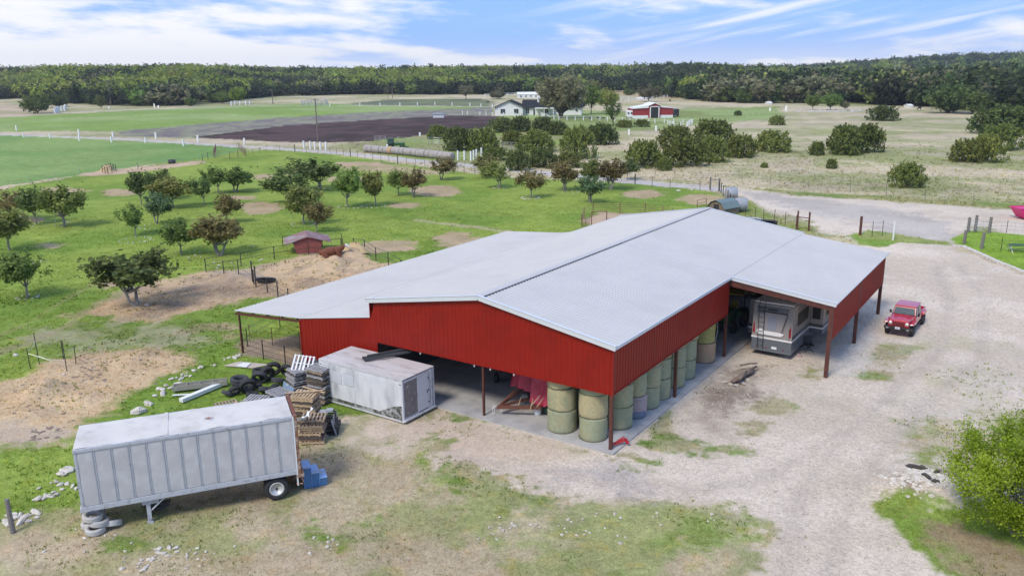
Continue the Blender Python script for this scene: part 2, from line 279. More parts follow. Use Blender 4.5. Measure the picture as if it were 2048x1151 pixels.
class MB:
    def __init__(s): s.v = []; s.f = []; s.c = None
    def add(s, vs, fs):
        b = len(s.v); s.v += [tuple(q) for q in vs]; s.f += [tuple(b+i for i in f) for f in fs]; return s
    def box(s, x0, y0, z0, x1, y1, z1):
        return s.add([(x0, y0, z0), (x1, y0, z0), (x1, y1, z0), (x0, y1, z0), (x0, y0, z1), (x1, y0, z1), (x1, y1, z1), (x0, y1, z1)],
                     [(0, 3, 2, 1), (4, 5, 6, 7), (0, 1, 5, 4), (1, 2, 6, 5), (2, 3, 7, 6), (3, 0, 4, 7)])
    def hexa(s, lo, hi):
        """eight corners: four below, four above, each counter-clockwise"""
        return s.add(list(lo)+list(hi), [(0, 3, 2, 1), (4, 5, 6, 7), (0, 1, 5, 4), (1, 2, 6, 5), (2, 3, 7, 6), (3, 0, 4, 7)])
    def bar(s, a, b, wd, ht, upv=(0, 0, 1)):
        a = Vector(a); b = Vector(b); d = (b-a).normalized(); u = Vector(upv)
        if abs(d.dot(u)) > .97: u = Vector((1, 0, 0))
        sd_ = d.cross(u).normalized()*wd/2; u2 = sd_.cross(d).normalized()*ht/2
        return s.hexa([a-sd_-u2, a+sd_-u2, b+sd_-u2, b-sd_-u2], [a-sd_+u2, a+sd_+u2, b+sd_+u2, b-sd_+u2])
    def tube(s, pts, r, n=8, caps=True):
        pts = [Vector(p) for p in pts]; rs = r if isinstance(r, (list, tuple)) else [r]*len(pts)
        rings = []; b = len(s.v)
        for i, p in enumerate(pts):
            d = (pts[min(i+1, len(pts)-1)]-pts[max(i-1, 0)]).normalized()
            u = Vector((0, 0, 1)) if abs(d.z) < .9 else Vector((1, 0, 0))
            a = d.cross(u).normalized(); c = a.cross(d).normalized()
            for k in range(n):
                t = 2*PI*k/n; s.v.append(tuple(p+(a*math.cos(t)+c*math.sin(t))*rs[i]))
        for i in range(len(pts)-1):
            for k in range(n):
                q = b+i*n; s.f.append((q+k, q+(k+1) % n, q+n+(k+1) % n, q+n+k))
        if caps:
            s.f.append(tuple(b+k for k in range(n))[::-1]); s.f.append(tuple(b+(len(pts)-1)*n+k for k in range(n)))
        return s
    def lathe(s, prof, n=20, axis='Z', c=(0, 0, 0), close=False):
        b = len(s.v); m_ = len(prof)
        for (r_, h_) in prof:
            for k in range(n):
                t = 2*PI*k/n; x_, y_ = r_*math.cos(t), r_*math.sin(t)
                q = (x_, y_, h_) if axis == 'Z' else ((h_, x_, y_) if axis == 'X' else (y_, h_, x_))
                s.v.append((q[0]+c[0], q[1]+c[1], q[2]+c[2]))
        for i in range(m_ if close else m_-1):
            j = (i+1) % m_
            for k in range(n): s.f.append((b+i*n+k, b+i*n+(k+1) % n, b+j*n+(k+1) % n, b+j*n+k))
        if not close:
            if prof[0][0] > 1e-4: s.f.append(tuple(b+k for k in range(n))[::-1])
            if prof[-1][0] > 1e-4: s.f.append(tuple(b+(m_-1)*n+k for k in range(n)))
        return s
    def prism(s, outline, ext):
        n = len(outline); b = len(s.v); e = Vector(ext)
        s.v += [tuple(Vector(p)) for p in outline]+[tuple(Vector(p)+e) for p in outline]
        s.f.append(tuple(b+i for i in range(n))[::-1]); s.f.append(tuple(b+n+i for i in range(n)))
        for i in range(n): s.f.append((b+i, b+(i+1) % n, b+n+(i+1) % n, b+n+i))
        return s
    def mesh(s, name, mat=None, smooth=False):
        me = bpy.data.meshes.new(name); me.from_pydata(s.v, [], s.f)
        if mat: me.materials.append(mat)
        if smooth:
            me.polygons.foreach_set('use_smooth', [True]*len(me.polygons))
        me.update(); return me
    def build(s, name, mat=None, parent=None, smooth=False, loc=None, bevel=0):
        me = s.mesh(name, mat, smooth); return ob(name, me, parent, loc, bevel=bevel)
def ob(name, me, parent=None, loc=None, rot=None, scale=None, bevel=0):
    o = bpy.data.objects.new(name, me); COL.objects.link(o)
    if parent is not None: o.parent = parent
    if loc is not None: o.location = loc
    if rot is not None: o.rotation_euler = rot
    if scale is not None: o.scale = scale
    if bevel:
        b = o.modifiers.new('bevel', 'BEVEL'); b.width = bevel; b.segments = 2; b.limit_method = 'ANGLE'
        for p in me.polygons: p.use_smooth = True
        wn = o.modifiers.new('wn', 'WEIGHTED_NORMAL')
    return o
def thing(name, label, cat, loc=(0, 0, 0), rz=0, group=None):
    o = bpy.data.objects.new(name, None); COL.objects.link(o); o.empty_display_size = .3
    o.location = loc; o.rotation_euler = (0, 0, rz); return tag(o, label, cat, group)
def tag(o, label=None, cat=None, group=None, kind=None):
    if label: o['label'] = label
    if cat: o['category'] = cat
    if group: o['group'] = group
    if kind: o['kind'] = kind
    return o
KIDS = {}
def kids(o):
    return [c for c in bpy.data.objects if c.parent == o]
def dup(root, loc, rz=0, label=None, group=None, scale=None, cache={}):
    if root.name not in cache:
        cache[root.name] = [(c, kids(c)) for c in kids(root)]
    r_ = root.copy(); COL.objects.link(r_); r_.location = loc; r_.rotation_euler = (0, 0, rz)
    if scale is not None: r_.scale = scale
    if label: r_['label'] = label
    if group: r_['group'] = group
    for c, gs in cache[root.name]:
        n = c.copy(); COL.objects.link(n); n.parent = r_
        for g in gs:
            q = g.copy(); COL.objects.link(q); q.parent = n
    return r_

# ------------------------------------------------------------------ materials
def mat(name, col, rough=.7, metal=0., var=.12, vs_=3., bump=0., bs=30., col2=None, c2s=1.2, c2t=.55, c2w=.1, spec=.5, trans=0., coat=0., stretch=None):
    """procedural surface: base colour broken by two noises, a second colour in patches, fine relief"""
    m_ = bpy.data.materials.new(name); m_.use_nodes = True; t = m_.node_tree; b = t.nodes['Principled BSDF']
    b.inputs['Roughness'].default_value = rough; b.inputs['Metallic'].default_value = metal
    b.inputs['Specular IOR Level'].default_value = spec; b.inputs['Coat Weight'].default_value = coat
    g = N(t, 'ShaderNodeNewGeometry'); pos = g.outputs['Position']
    if stretch:
        mp = N(t, 'ShaderNodeMapping'); mp.inputs['Scale'].default_value = stretch; L(t, pos, mp.inputs[0]); pos = mp.outputs[0]
    n = N(t, 'ShaderNodeTexNoise'); n.inputs['Scale'].default_value = vs_; n.inputs['Detail'].default_value = 6; n.inputs['Roughness'].default_value = .6; L(t, pos, n.inputs['Vector'])
    c = tuple(col)+(1,)
    src = c
    if col2:
        n2_ = N(t, 'ShaderNodeTexNoise'); n2_.inputs['Scale'].default_value = c2s; n2_.inputs['Detail'].default_value = 7; n2_.inputs['Roughness'].default_value = .65
        L(t, pos, n2_.inputs['Vector']); src = mixc(t, ss(t, n2_.outputs[0], c2t-c2w, c2t+c2w), c, tuple(col2)+(1,))
    k = mth(t, 'MULTIPLY_ADD', n.outputs[0], var*4, 1-var*2)
    hs = N(t, 'ShaderNodeMix', data_type='RGBA', blend_type='MULTIPLY'); hs.inputs[0].default_value = 1
    if isinstance(src, tuple): hs.inputs[6].default_value = src
    else: L(t, src, hs.inputs[6])
    cb = N(t, 'ShaderNodeCombineColor'); [L(t, k, cb.inputs[i]) for i in range(3)]; L(t, cb.outputs[0], hs.inputs[7])
    L(t, hs.outputs[2], b.inputs['Base Color'])
    if bump:
        bn = N(t, 'ShaderNodeTexNoise'); bn.inputs['Scale'].default_value = bs; bn.inputs['Detail'].default_value = 4; L(t, pos, bn.inputs['Vector'])
        bp = N(t, 'ShaderNodeBump'); bp.inputs['Strength'].default_value = bump; bp.inputs['Distance'].default_value = .03
        L(t, bn.outputs[0], bp.inputs['Height']); L(t, bp.outputs[0], b.inputs['Normal'])
    return m_
def glass(name, col=(.02, .025, .03), rough=.08):
    m_ = mat(name, col, rough, 0, .05, 1.5, spec=.8); return m_
def leafmat(name, ca, cb, cc):
    """leaf colour from dark to light, different leaf by leaf and tree by tree"""
    m_ = bpy.data.materials.new(name); m_.use_nodes = True; t = m_.node_tree; t.nodes.remove(t.nodes['Principled BSDF'])
    o_ = t.nodes['Material Output']
    g = N(t, 'ShaderNodeNewGeometry'); oi = N(t, 'ShaderNodeObjectInfo')
    at = N(t, 'ShaderNodeAttribute'); at.attribute_name = 'clump'
    k = mth(t, 'ADD', mth(t, 'MULTIPLY', g.outputs['Random Per Island'], .45), mth(t, 'MULTIPLY', at.outputs['Fac'], .55))
    r_ = N(t, 'ShaderNodeValToRGB'); e = r_.color_ramp.elements; e[0].position = .1; e[0].color = (*ca, 1); e[1].position = .95; e[1].color = (*cc, 1)
    x_ = e.new(.55); x_.color = (*cb, 1); L(t, k, r_.inputs[0])
    hv = N(t, 'ShaderNodeHueSaturation'); L(t, r_.outputs[0], hv.inputs['Color'])
    L(t, mth(t, 'MULTIPLY_ADD', oi.outputs['Random'], .035, .468), hv.inputs['Hue'])
    L(t, mth(t, 'MULTIPLY_ADD', mth(t, 'FRACT', mth(t, 'MULTIPLY', oi.outputs['Random'], 7.13)), .5, .78), hv.inputs['Value'])
    d = N(t, 'ShaderNodeBsdfPrincipled'); d.inputs['Roughness'].default_value = .6; d.inputs['Specular IOR Level'].default_value = .25; L(t, hv.outputs[0], d.inputs['Base Color'])
    tr = N(t, 'ShaderNodeBsdfTranslucent'); L(t, hv.outputs[0], tr.inputs['Color'])
    mx = N(t, 'ShaderNodeMixShader'); mx.inputs[0].default_value = .42; L(t, d.outputs[0], mx.inputs[1]); L(t, tr.outputs[0], mx.inputs[2]); L(t, mx.outputs[0], o_.inputs[0])
    return m_
M = {}
M['red'] = mat('red_painted_steel', (.25, .012, .006), .45, 0, .05, .8, spec=.25, col2=(.215, .011, .006), c2s=.5)
M['roof'] = mat('galvalume_sheet', (.49, .48, .468), .5, .0, .03, .6, spec=.3, col2=(.455, .445, .435), c2s=.25, c2w=.15)
M['inner'] = mat('shade_dark_inner_sheet', (.07, .065, .065), .7)  # shade of the barn's inside put into the inner wall colour
M['trim'] = mat('white_trim', (.62, .65, .68), .4, .1, .04, 2)
M['brown'] = mat('brown_primer_steel', (.085, .028, .02), .55, 0, .2, 4, col2=(.13, .04, .025), c2s=3)
M['darkgap'] = mat('dark_foam_strip', (.10, .10, .11), .9)
M['slab'] = mat('concrete_floor', (.43, .42, .41), .8, 0, .1, 1.2, .15, 20, col2=(.31, .30, .30), c2s=.55, c2w=.14)
M['concrete'] = mat('weathered_concrete', (.42, .40, .37), .85, 0, .12, 5, .3, 30)
M['bale_green'] = mat('net_wrapped_hay_greenish', (.30, .325, .21), .95, 0, .16, 7, .9, 26, col2=(.36, .34, .20), c2s=1.3)
M['bale_tan'] = mat('net_wrapped_hay_straw', (.42, .37, .215), .95, 0, .18, 7, .9, 26, col2=(.29, .315, .19), c2s=1.5)
M['bale_yellow'] = mat('net_wrapped_hay_yellow', (.36, .34, .12), .95, 0, .18, 7, .9, 26)
M['bale_peach'] = mat('net_wrapped_hay_peach', (.45, .31, .19), .95, 0, .15, 7, .9, 26)
M['bale_pink'] = mat('pink_net_wrap', (.42, .30, .31), .8, 0, .1, 9, .4, 26)
M['bale_blue'] = mat('blue_grey_net_wrap', (.15, .18, .24), .8, 0, .1, 9, .4, 26)
M['bale_grey'] = mat('weathered_hay_grey', (.36, .33, .315), .95, 0, .12, 3, .8, 20, col2=(.29, .27, .25), c2s=1.0)
M['bale_silver'] = mat('grey_blue_bale_wrap', (.29, .31, .35), .6, 0, .15, 4, .5, 20)
M['twine'] = mat('wrap_seam', (.10, .10, .06), .95)
M['tr_side'] = mat('oxidised_aluminium_sheet', (.48, .475, .48), .5, .0, .06, 1.1, .25, 3, col2=(.55, .55, .55), c2s=1.8, c2w=.14)
M['tr_roof'] = mat('dusty_trailer_roof', (.60, .575, .54), .6, .0, .05, .8, .3, 1.2, col2=(.48, .455, .42), c2s=.9, c2w=.12)
M['tr_rail'] = mat('grey_side_rail', (.46, .48, .52), .5, .0, .1, 6, col2=(.30, .30, .31), c2s=5, c2t=.60)
M['rust'] = mat('rusty_steel', (.23, .10, .05), .85, 0, .25, 8, .4, 30, col2=(.42, .36, .31), c2s=4)
M['rustred'] = mat('rust_red_frame', (.15, .055, .035), .8, 0, .2, 5)
M['tyre'] = mat('tyre_rubber', (.028, .028, .030), .82, 0, .2, 6, .3, 40)
M['tyre_dusty'] = mat('dusty_tyre_rubber', (.055, .057, .062), .88, 0, .2, 5, .3, 40, col2=(.035, .035, .04), c2s=2)
M['tyre_grey'] = mat('sun_bleached_tyre', (.46, .45, .43), .9, 0, .12, 5, .3, 40)
M['rim'] = mat('white_rim', (.62, .63, .63), .4, .3, .1, 9, col2=(.35, .3, .27), c2s=9, c2t=.62)
M['hub'] = mat('greasy_hub', (.08, .06, .05), .6, .5)
M['blue_step'] = mat('blue_paint', (.055, .16, .33), .6, 0, .1, 4)
M['ltblue'] = mat('worn_light_blue_tread', (.26, .42, .68), .6, 0, .08, 4, col2=(.36, .31, .26), c2s=2.6, c2t=.56, c2w=.03)
M['cont_side'] = mat('stained_container_side', (.60, .61, .63), .55, .0, .12, .9, .2, 8, col2=(.36, .375, .40), c2s=.7, c2w=.13, stretch=(1.6, 1.6, .5))
M['cont_patch'] = mat('clean_panel_patch', (.60, .63, .68), .55, .1, .06, 2)
M['mildew'] = mat('mildewed_lower_side', (.33, .35, .36), .7, 0, .3, 5, .2, 20, col2=(.07, .075, .06), c2s=3.2, c2t=.5, c2w=.06)
M['cont_roof'] = mat('stained_container_roof', (.50, .475, .465), .7, 0, .1, 1.2, .2, 6, col2=(.33, .29, .285), c2s=.9, c2t=.58, c2w=.1, stretch=(.6, 1.6, 1))
M['cont_trim'] = mat('container_trim', (.60, .62, .66), .5, .1, .1, 3, col2=(.35, .34, .34), c2s=4, c2t=.62)
M['bareply'] = mat('bare_door_panel', (.20, .185, .185), .8, 0, .2, 3, col2=(.42, .42, .42), c2s=4, c2t=.62, c2w=.03)
M['beam_dark'] = mat('dark_treated_timber', (.045, .048, .055), .8, 0, .25, 6, .3, 20, stretch=(.3, 2, 2))
M['wood_light'] = mat('fresh_pallet_wood', (.50, .37, .23), .8, 0, .18, 5, .2, 30)
M['wood_mid'] = mat('pallet_wood', (.33, .25, .18), .85, 0, .2, 5, .2, 30)
M['wood_grey'] = mat('silvered_pallet_wood', (.37, .36, .37), .85, 0, .18, 5, .2, 30)
M['wood_dark'] = mat('dark_pallet_wood', (.10, .08, .07), .9, 0, .25, 5, .2, 30)
M['wood_white'] = mat('white_painted_wood', (.72, .72, .73), .7, 0, .05, 5)
M['wood_old'] = mat('weathered_grey_board', (.30, .285, .24), .9, 0, .15, 5, .3, 30)
M['post_wood'] = mat('grey_cedar_post', (.19, .175, .165), .9, 0, .2, 8, .5, 30)
M['ply'] = mat('weathered_plywood', (.47, .42, .36), .9, 0, .1, 2)
M['plastic_white'] = mat('white_plastic_film', (.75, .77, .8), .35, 0, .05, 3)
M['plastic_black'] = mat('black_plastic', (.035, .037, .042), .5, 0, .15, 5)
M['plastic_grey'] = mat('grey_plastic', (.34, .36, .40), .5, 0, .1, 5)
M['blueprint'] = mat('faded_blue_print', (.10, .22, .38), .7, 0, .2, 6, col2=(.5, .53, .56), c2s=7)
M['rock'] = mat('white_limestone', (.60, .56, .50), .9, 0, .2, 4, .8, 12, col2=(.42, .38, .32), c2s=3)
M['rock2'] = mat('tan_limestone', (.46, .40, .33), .9, 0, .15, 4, .6, 12)
M['char'] = mat('charred_wood', (.07, .066, .062), .95, 0, .3, 8)
M['log'] = mat('old_log_bark', (.20, .15, .12), .9, 0, .25, 6, .6, 20)
M['pipe'] = mat('dark_pipe_steel', (.045, .04, .04), .6, .2, .2, 5)
M['pipe_rust'] = mat('rust_brown_pipe', (.20, .105, .08), .75, .1, .2, 5)
M['wire'] = mat('galvanised_wire', (.17, .165, .16), .5, .5)
M['tpost'] = mat('dark_green_t_post', (.05, .055, .045), .7)
M['white'] = mat('white_paint', (.74, .75, .74), .6, 0, .05, 2)
M['galv'] = mat('galvanised_panel', (.42, .44, .46), .4, .5)
M['bark'] = mat('grey_bark', (.26, .235, .205), .95, 0, .2, 7, .6, 20)
M['bark_d'] = mat('dark_bark', (.09, .075, .06), .95, 0, .2, 7)
M['tarp'] = mat('faded_red_tarp', (.40, .03, .065), .55, 0, .1, 2, .2, 4, col2=(.48, .07, .12), c2s=1.2)
M['canvas_green'] = mat('dark_green_canvas', (.03, .085, .05), .7)
M['white_pl'] = mat('white_bucket_plastic', (.65, .66, .66), .5)
M['machine'] = mat('dark_machine_paint', (.035, .04, .045), .5, .2, .2, 5)
M['machine_g'] = mat('green_machine_paint', (.03, .10, .03), .45)
M['machine_y'] = mat('dull_yellow_paint', (.42, .30, .03), .5)
M['hose'] = mat('pale_hose', (.40, .43, .46), .5)
M['jeep'] = mat('bright_red_car_paint', (.46, .004, .022), .25, 0.0, .03, 2, spec=.6, coat=.8)
M['black'] = mat('black_trim_plastic', (.018, .018, .02), .55)
M['glass'] = glass('dark_vehicle_glass', (.05, .075, .09), .08)
M['lamp'] = mat('clear_lamp_lens', (.75, .74, .72), .15, .1, .03)
M['chrome'] = mat('bright_metal', (.6, .6, .6), .2, .9)
M['plate'] = mat('licence_plate_white', (.75, .77, .78), .4)
M['ink'] = mat('dark_lettering', (.03, .04, .07), .6)
M['rv_up'] = mat('rv_taupe_gelcoat', (.30, .28, .275), .3, 0, .03, 2, coat=.4)
M['rv_lo'] = mat('rv_slate_grey_gelcoat', (.12, .135, .155), .3, 0, .04, 2, coat=.4)
M['rv_band'] = mat('rv_dark_grey_band', (.075, .072, .078), .3, 0, .03, 2, coat=.4)
M['rv_white'] = mat('rv_pearl_white', (.78, .78, .78), .3, 0, .03, 2, coat=.4)
M['rv_panel'] = mat('rv_rear_panel_grey', (.32, .30, .31), .25, 0, .04, 1.5, coat=.5)
M['rv_frame'] = mat('rv_smoke_window', (.26, .28, .34), .15, 0, .05, 1.5, coat=.5)
M['rv_roof'] = mat('rv_dark_awning', (.05, .053, .06), .6)
M['red_lens'] = mat('red_lens', (.3, .01, .015), .25)
M['pink'] = mat('magenta_paint', (.62, .005, .16), .4, 0, .05, 1)
M['greenroof'] = mat('green_grey_metal_roof', (.17, .225, .205), .45, .2, .08, 1)
M['barnred'] = mat('faded_red_boards', (.26, .07, .06), .8, 0, .15, 2, .2, 10)
M['barnroof'] = mat('rusted_red_roof', (.24, .13, .13), .7, 0, .15, 1.2, col2=(.30, .27, .28), c2s=.8)
M['shingle'] = mat('charcoal_shingles', (.032, .034, .042), .95, 0, .12, 1.5, spec=.1)
M['siding'] = mat('white_siding', (.72, .73, .72), .7, 0, .04, 1)
M['wintile'] = glass('dark_window_pane', (.03, .04, .05), .1)
M['barn2red'] = mat('crimson_siding', (.30, .03, .035), .6, 0, .06, 1)
M['dark'] = mat('painted_interior_shade', (.03, .03, .032), .9)  # near-black sheets that paint the shade inside openings
M['cowred'] = mat('rust_brown_hide', (.16, .05, .022), .8, 0, .12, 5, .3, 30)
M['cowwhite'] = mat('white_hide', (.72, .68, .62), .8)
M['cowblack'] = mat('black_hide', (.02, .018, .018), .7)
M['tub'] = mat('black_rubber_tub', (.03, .035, .045), .6)
M['water'] = mat('still_water', (.05, .07, .09), .05)
M['silverpole'] = mat('creosoted_pole', (.17, .14, .115), .9)
M['straw'] = mat('loose_straw', (.47, .35, .19), .95, 0, .2, 6, .8, 20)
LEAF = {
 'green': leafmat('oak_green_leaves', (0.086, 0.141, 0.033), (0.181, 0.265, 0.063), (0.343, 0.433, 0.121)),
 'dark': leafmat('dark_green_leaves', (0.058, 0.098, 0.030), (0.124, 0.191, 0.058), (0.249, 0.327, 0.099)),
 'olive': leafmat('olive_leaves', (0.129, 0.160, 0.042), (0.249, 0.292, 0.079), (0.421, 0.459, 0.144)),
 'brown': leafmat('bronze_green_leaves', (0.122, 0.111, 0.037), (0.237, 0.213, 0.076), (0.358, 0.347, 0.127)),
 'blue': leafmat('blue_green_leaves', (0.086, 0.141, 0.061), (0.164, 0.256, 0.114), (0.292, 0.389, 0.182)),
 'juniper': leafmat('juniper_needles', (0.073, 0.110, 0.028), (0.154, 0.213, 0.051), (0.335, 0.380, 0.099)),
 'juniper2': leafmat('dark_juniper_needles', (0.051, 0.084, 0.028), (0.107, 0.156, 0.045), (0.223, 0.275, 0.079)),
 'bright': leafmat('fresh_lime_leaves', (.12, .22, .014), (.26, .41, .025), (.46, .62, .07)),
 'lime': leafmat('spring_and_sunlit_lime_leaves', (.12, .18, .025), (.25, .345, .05), (.42, .53, .09)),
 'wood_dark': leafmat('woodland_dark_leaves', (.018, .034, .012), (.042, .072, .024), (.095, .14, .045)),
 'wood_ever': leafmat('woodland_evergreen_needles', (.016, .027, .013), (.036, .055, .024), (.08, .11, .042)),
 'grey': leafmat('thin_grey_brown_twigs', (0.114, 0.118, 0.061), (0.208, 0.213, 0.111), (0.308, 0.317, 0.164)),
 'mid': leafmat('mid_green_leaves', (0.064, 0.118, 0.028), (0.136, 0.221, 0.051), (0.250, 0.347, 0.089)),
}

# ------------------------------------------------------------------ ground mesh
def ground_material():
    m_ = bpy.data.materials.new('ground_cover'); m_.use_nodes = True; t = m_.node_tree; b = t.nodes['Principled BSDF']
    b.inputs['Roughness'].default_value = .95; b.inputs['Specular IOR Level'].default_value = .1
    a = N(t, 'ShaderNodeAttribute'); a.attribute_name = 'cover'; gk = N(t, 'ShaderNodeAttribute'); gk.attribute_name = 'gravel'
    pos = N(t, 'ShaderNodeNewGeometry').outputs['Position']
    def nz(s, d=5, r=.6):
        n = N(t, 'ShaderNodeTexNoise'); n.inputs['Scale'].default_value = s; n.inputs['Detail'].default_value = d; n.inputs['Roughness'].default_value = r; L(t, pos, n.inputs['Vector']); return n.outputs[0]
    def mul(c, k):
        cb = N(t, 'ShaderNodeCombineColor'); [L(t, k, cb.inputs[i]) for i in range(3)]; return mixc(t, 1.0, c, cb.outputs[0], 'MULTIPLY')
    g1 = mth(t, 'MULTIPLY_ADD', nz(3.2, 6, .75), 1.5, .28)             # tufty grass
    g1b = mth(t, 'MULTIPLY_ADD', nz(.45, 4), .7, .65)
    vo = N(t, 'ShaderNodeTexVoronoi'); vo.inputs['Scale'].default_value = 11; L(t, pos, vo.inputs['Vector'])
    vr = N(t, 'ShaderNodeSeparateColor'); L(t, vo.outputs['Color'], vr.inputs[0])
    g2 = mth(t, 'MULTIPLY_ADD', vr.outputs[0], .32, .85)                    # stone by stone
    g3 = mth(t, 'MULTIPLY_ADD', nz(.9, 8, .7), .34, .84)
    spk = mth(t, 'MULTIPLY_ADD', ss(t, nz(6, 3, .7), .34, .42), .28, .72)   # dark crumbs
    g0 = mth(t, 'MULTIPLY_ADD', nz(11, 3, .8), 1.7, .15)
    grassc = mul(mul(mul(a.outputs['Color'], g1), g1b), g0)
    grassc = mixc(t, ss(t, nz(1.1, 6, .7), .52, .66), grassc, mixc(t, 1.0, grassc, (1.15, 1.0, .82), 'MULTIPLY'))
    gravc = mul(mul(mul(a.outputs['Color'], g2), g3), spk)
    c = mixc(t, gk.outputs['Fac'], grassc, gravc)
    L(t, c, b.inputs['Base Color'])
    bp = N(t, 'ShaderNodeBump'); bp.inputs['Strength'].default_value = .6; bp.inputs['Distance'].default_value = .09
    L(t, nz(5, 6, .7), bp.inputs['Height']); L(t, bp.outputs[0], b.inputs['Normal'])
    return m_
GM = ground_material()
def build_ground():
    half = R(39)
    front = np.linspace(-half, half, 760)
    rest = np.linspace(half, 2*PI-half, 90)[1:-1]
    th = np.concatenate([front, rest]); nc = len(th)
    y0 = F*CAM[2]
    inv = np.linspace(1/22., 1/420., 760)
    rs = np.concatenate([[.5, 5, 10, 14, 18, 20], 1/inv, np.geomspace(424, 2200, 150), [2500, 2850, 3200]])
    RR, TT = np.meshgrid(rs, th, indexing='ij')
    ang = TT
    dx = -math.sin(YAW)*np.cos(ang)+math.cos(YAW)*np.sin(ang); dy = math.cos(YAW)*np.cos(ang)+math.sin(YAW)*np.sin(ang)
    x = (CAM[0]+RR*dx).ravel(); y = (CAM[1]+RR*dy).ravel()
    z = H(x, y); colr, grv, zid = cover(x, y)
    nr = len(rs)
    i, j = np.meshgrid(np.arange(nr-1), np.arange(nc), indexing='ij')
    a = (i*nc+j).ravel(); b = (i*nc+(j+1) % nc).ravel(); c = ((i+1)*nc+(j+1) % nc).ravel(); d = ((i+1)*nc+j).ravel()
    quads = np.stack([a, d, c, b], 1)
    fz = zid[a]
    V = np.stack([x, y, z], 1)
    for k, nm in enumerate(ZN):
        q = quads[fz == k]
        if len(q) == 0: continue
        uq, invx = np.unique(q, return_inverse=True); q2 = invx.reshape(q.shape)
        me = bpy.data.meshes.new(nm); me.vertices.add(len(uq)); me.vertices.foreach_set('co', V[uq].astype(np.float32).ravel())
        me.loops.add(q2.size); me.loops.foreach_set('vertex_index', q2.astype(np.int32).ravel())
        me.polygons.add(len(q2)); me.polygons.foreach_set('loop_start', np.arange(0, q2.size, 4, dtype=np.int32))
        me.polygons.foreach_set('use_smooth', np.ones(len(q2), bool))
        me.update(calc_edges=True)
        at = me.attributes.new('cover', 'FLOAT_COLOR', 'POINT'); at.data.foreach_set('color', np.concatenate([colr[uq], np.ones((len(uq), 1))], 1).astype(np.float32).ravel())
        at = me.attributes.new('gravel', 'FLOAT', 'POINT'); at.data.foreach_set('value', grv[uq].astype(np.float32))
        me.materials.append(GM); o = ob(nm, me); o['kind'] = 'structure'
build_ground()

# ------------------------------------------------------------------ the barn
WR, WL, W2, W3, LEN = 7.74, 15.62, 21.64, 27.95, 32.2
ZE, ZR, ZB, Z1, Z2, Z3, W4, Z4, ZB4 = 5.39, 6.73, 2.9, 4.35, 3.32, 2.85, 6.37, 4.59, 2.21
barn = thing('red_barn', 'big red metal barn with pale grey ribbed roof, open bays and lean-tos on both sides', 'barn', (0, 0, 0))
def ribbed(o, wdir, n, w_, bot, top, ribs=.3048, rh=.027, th=.012):
    """one sheet: starts at o, runs w_ metres along wdir, ribs standing out along n, from bot(t) to top(t)"""
    o = Vector(o); wdir = Vector(wdir); n = Vector(n); prof = []
    k = 0
    while k*ribs < w_-1e-3:
        s0 = k*ribs
        for q, h in ((0, 0), (.075, 0), (.125, rh), (.165, rh), (.215, 0)):
            if s0+q <= w_: prof.append((s0+q, h))
        k += 1
    prof.append((w_, 0))
    mb = MB(); vs_ = []
    for q, h in prof:
        vs_.append(Vector(bot(q))+n*h); vs_.append(Vector(top(q))+n*h)
    m_ = len(prof)
    fs = [(2*i, 2*i+2, 2*i+3, 2*i+1) for i in range(m_-1)]
    back = [v-n*(th+h) for v, (q, h) in zip(vs_, [p for p in prof for _ in (0, 1)])]
    mb.add(vs_, fs)
    e = [back[0], back[-2], back[-1], back[1]]
    mb.add(e, [(3, 2, 1, 0)])
    return mb
def wall_run(p0, wdir, n, total, bot, top, name='wall_panel', mt='red', parent=barn, wid=.9144):
    """row of sheets along wdir; bot/top give heights at a distance along the run"""
    p0 = Vector(p0); wdir = Vector(wdir); s_ = 0
    share = {}
    while s_ < total-.02:
        w_ = min(wid, total-s_)
        b0, b1, t0, t1 = bot(s_), bot(s_+w_), top(s_), top(s_+w_)
        key = (round(w_, 3), round(t0-b0, 3), round(t1-b1, 3), round(b1-b0, 3))
        if key in share:
            ob(name, share[key], parent, p0+wdir*s_+Vector((0, 0, b0)))
        else:
            mb = ribbed((0, 0, 0), wdir, n, w_, lambda q: wdir*q+Vector((0, 0, (b1-b0)*q/w_)), lambda q: wdir*q+Vector((0, 0, t0-b0+(t1-t0)*q/w_)))
            o = mb.build(name, M[mt], parent, loc=p0+wdir*s_+Vector((0, 0, b0))); share[key] = o.data
        s_ += wid
def ftop(X):
    if X > -WL: return ZE-.06+(WR-abs(X+WR))*(ZR-ZE)/(WR+.05)
    return Z1-(-WL-X)*(Z1-Z2)/(W2-WL)-.03
def seg_run(xa, xb, bot):
    n_ = 1
    wall_run((xa, -.02, 0), (-1, 0, 0), (0, -1, 0), xa-xb, lambda s_: bot, lambda s_: ftop(xa-s_))
seg_run(0, -WR, ZB); seg_run(-WR, -15.2, ZB); seg_run(-15.2, -WL, 0.0)
seg_run(-WL-.001, -W2, 0.0)
# right side: hung wall over the bale bays, then the lean-to's outer wall
wall_run((.02, 0, 0), (0, 1, 0), (1, 0, 0), 16.07, lambda s_: ZB, lambda s_: ZE-.06)
wall_run((W4+.02, 15.95, 0), (0, 1, 0), (1, 0, 0), LEN-15.95, lambda s_: ZB4, lambda s_: Z4-.06)
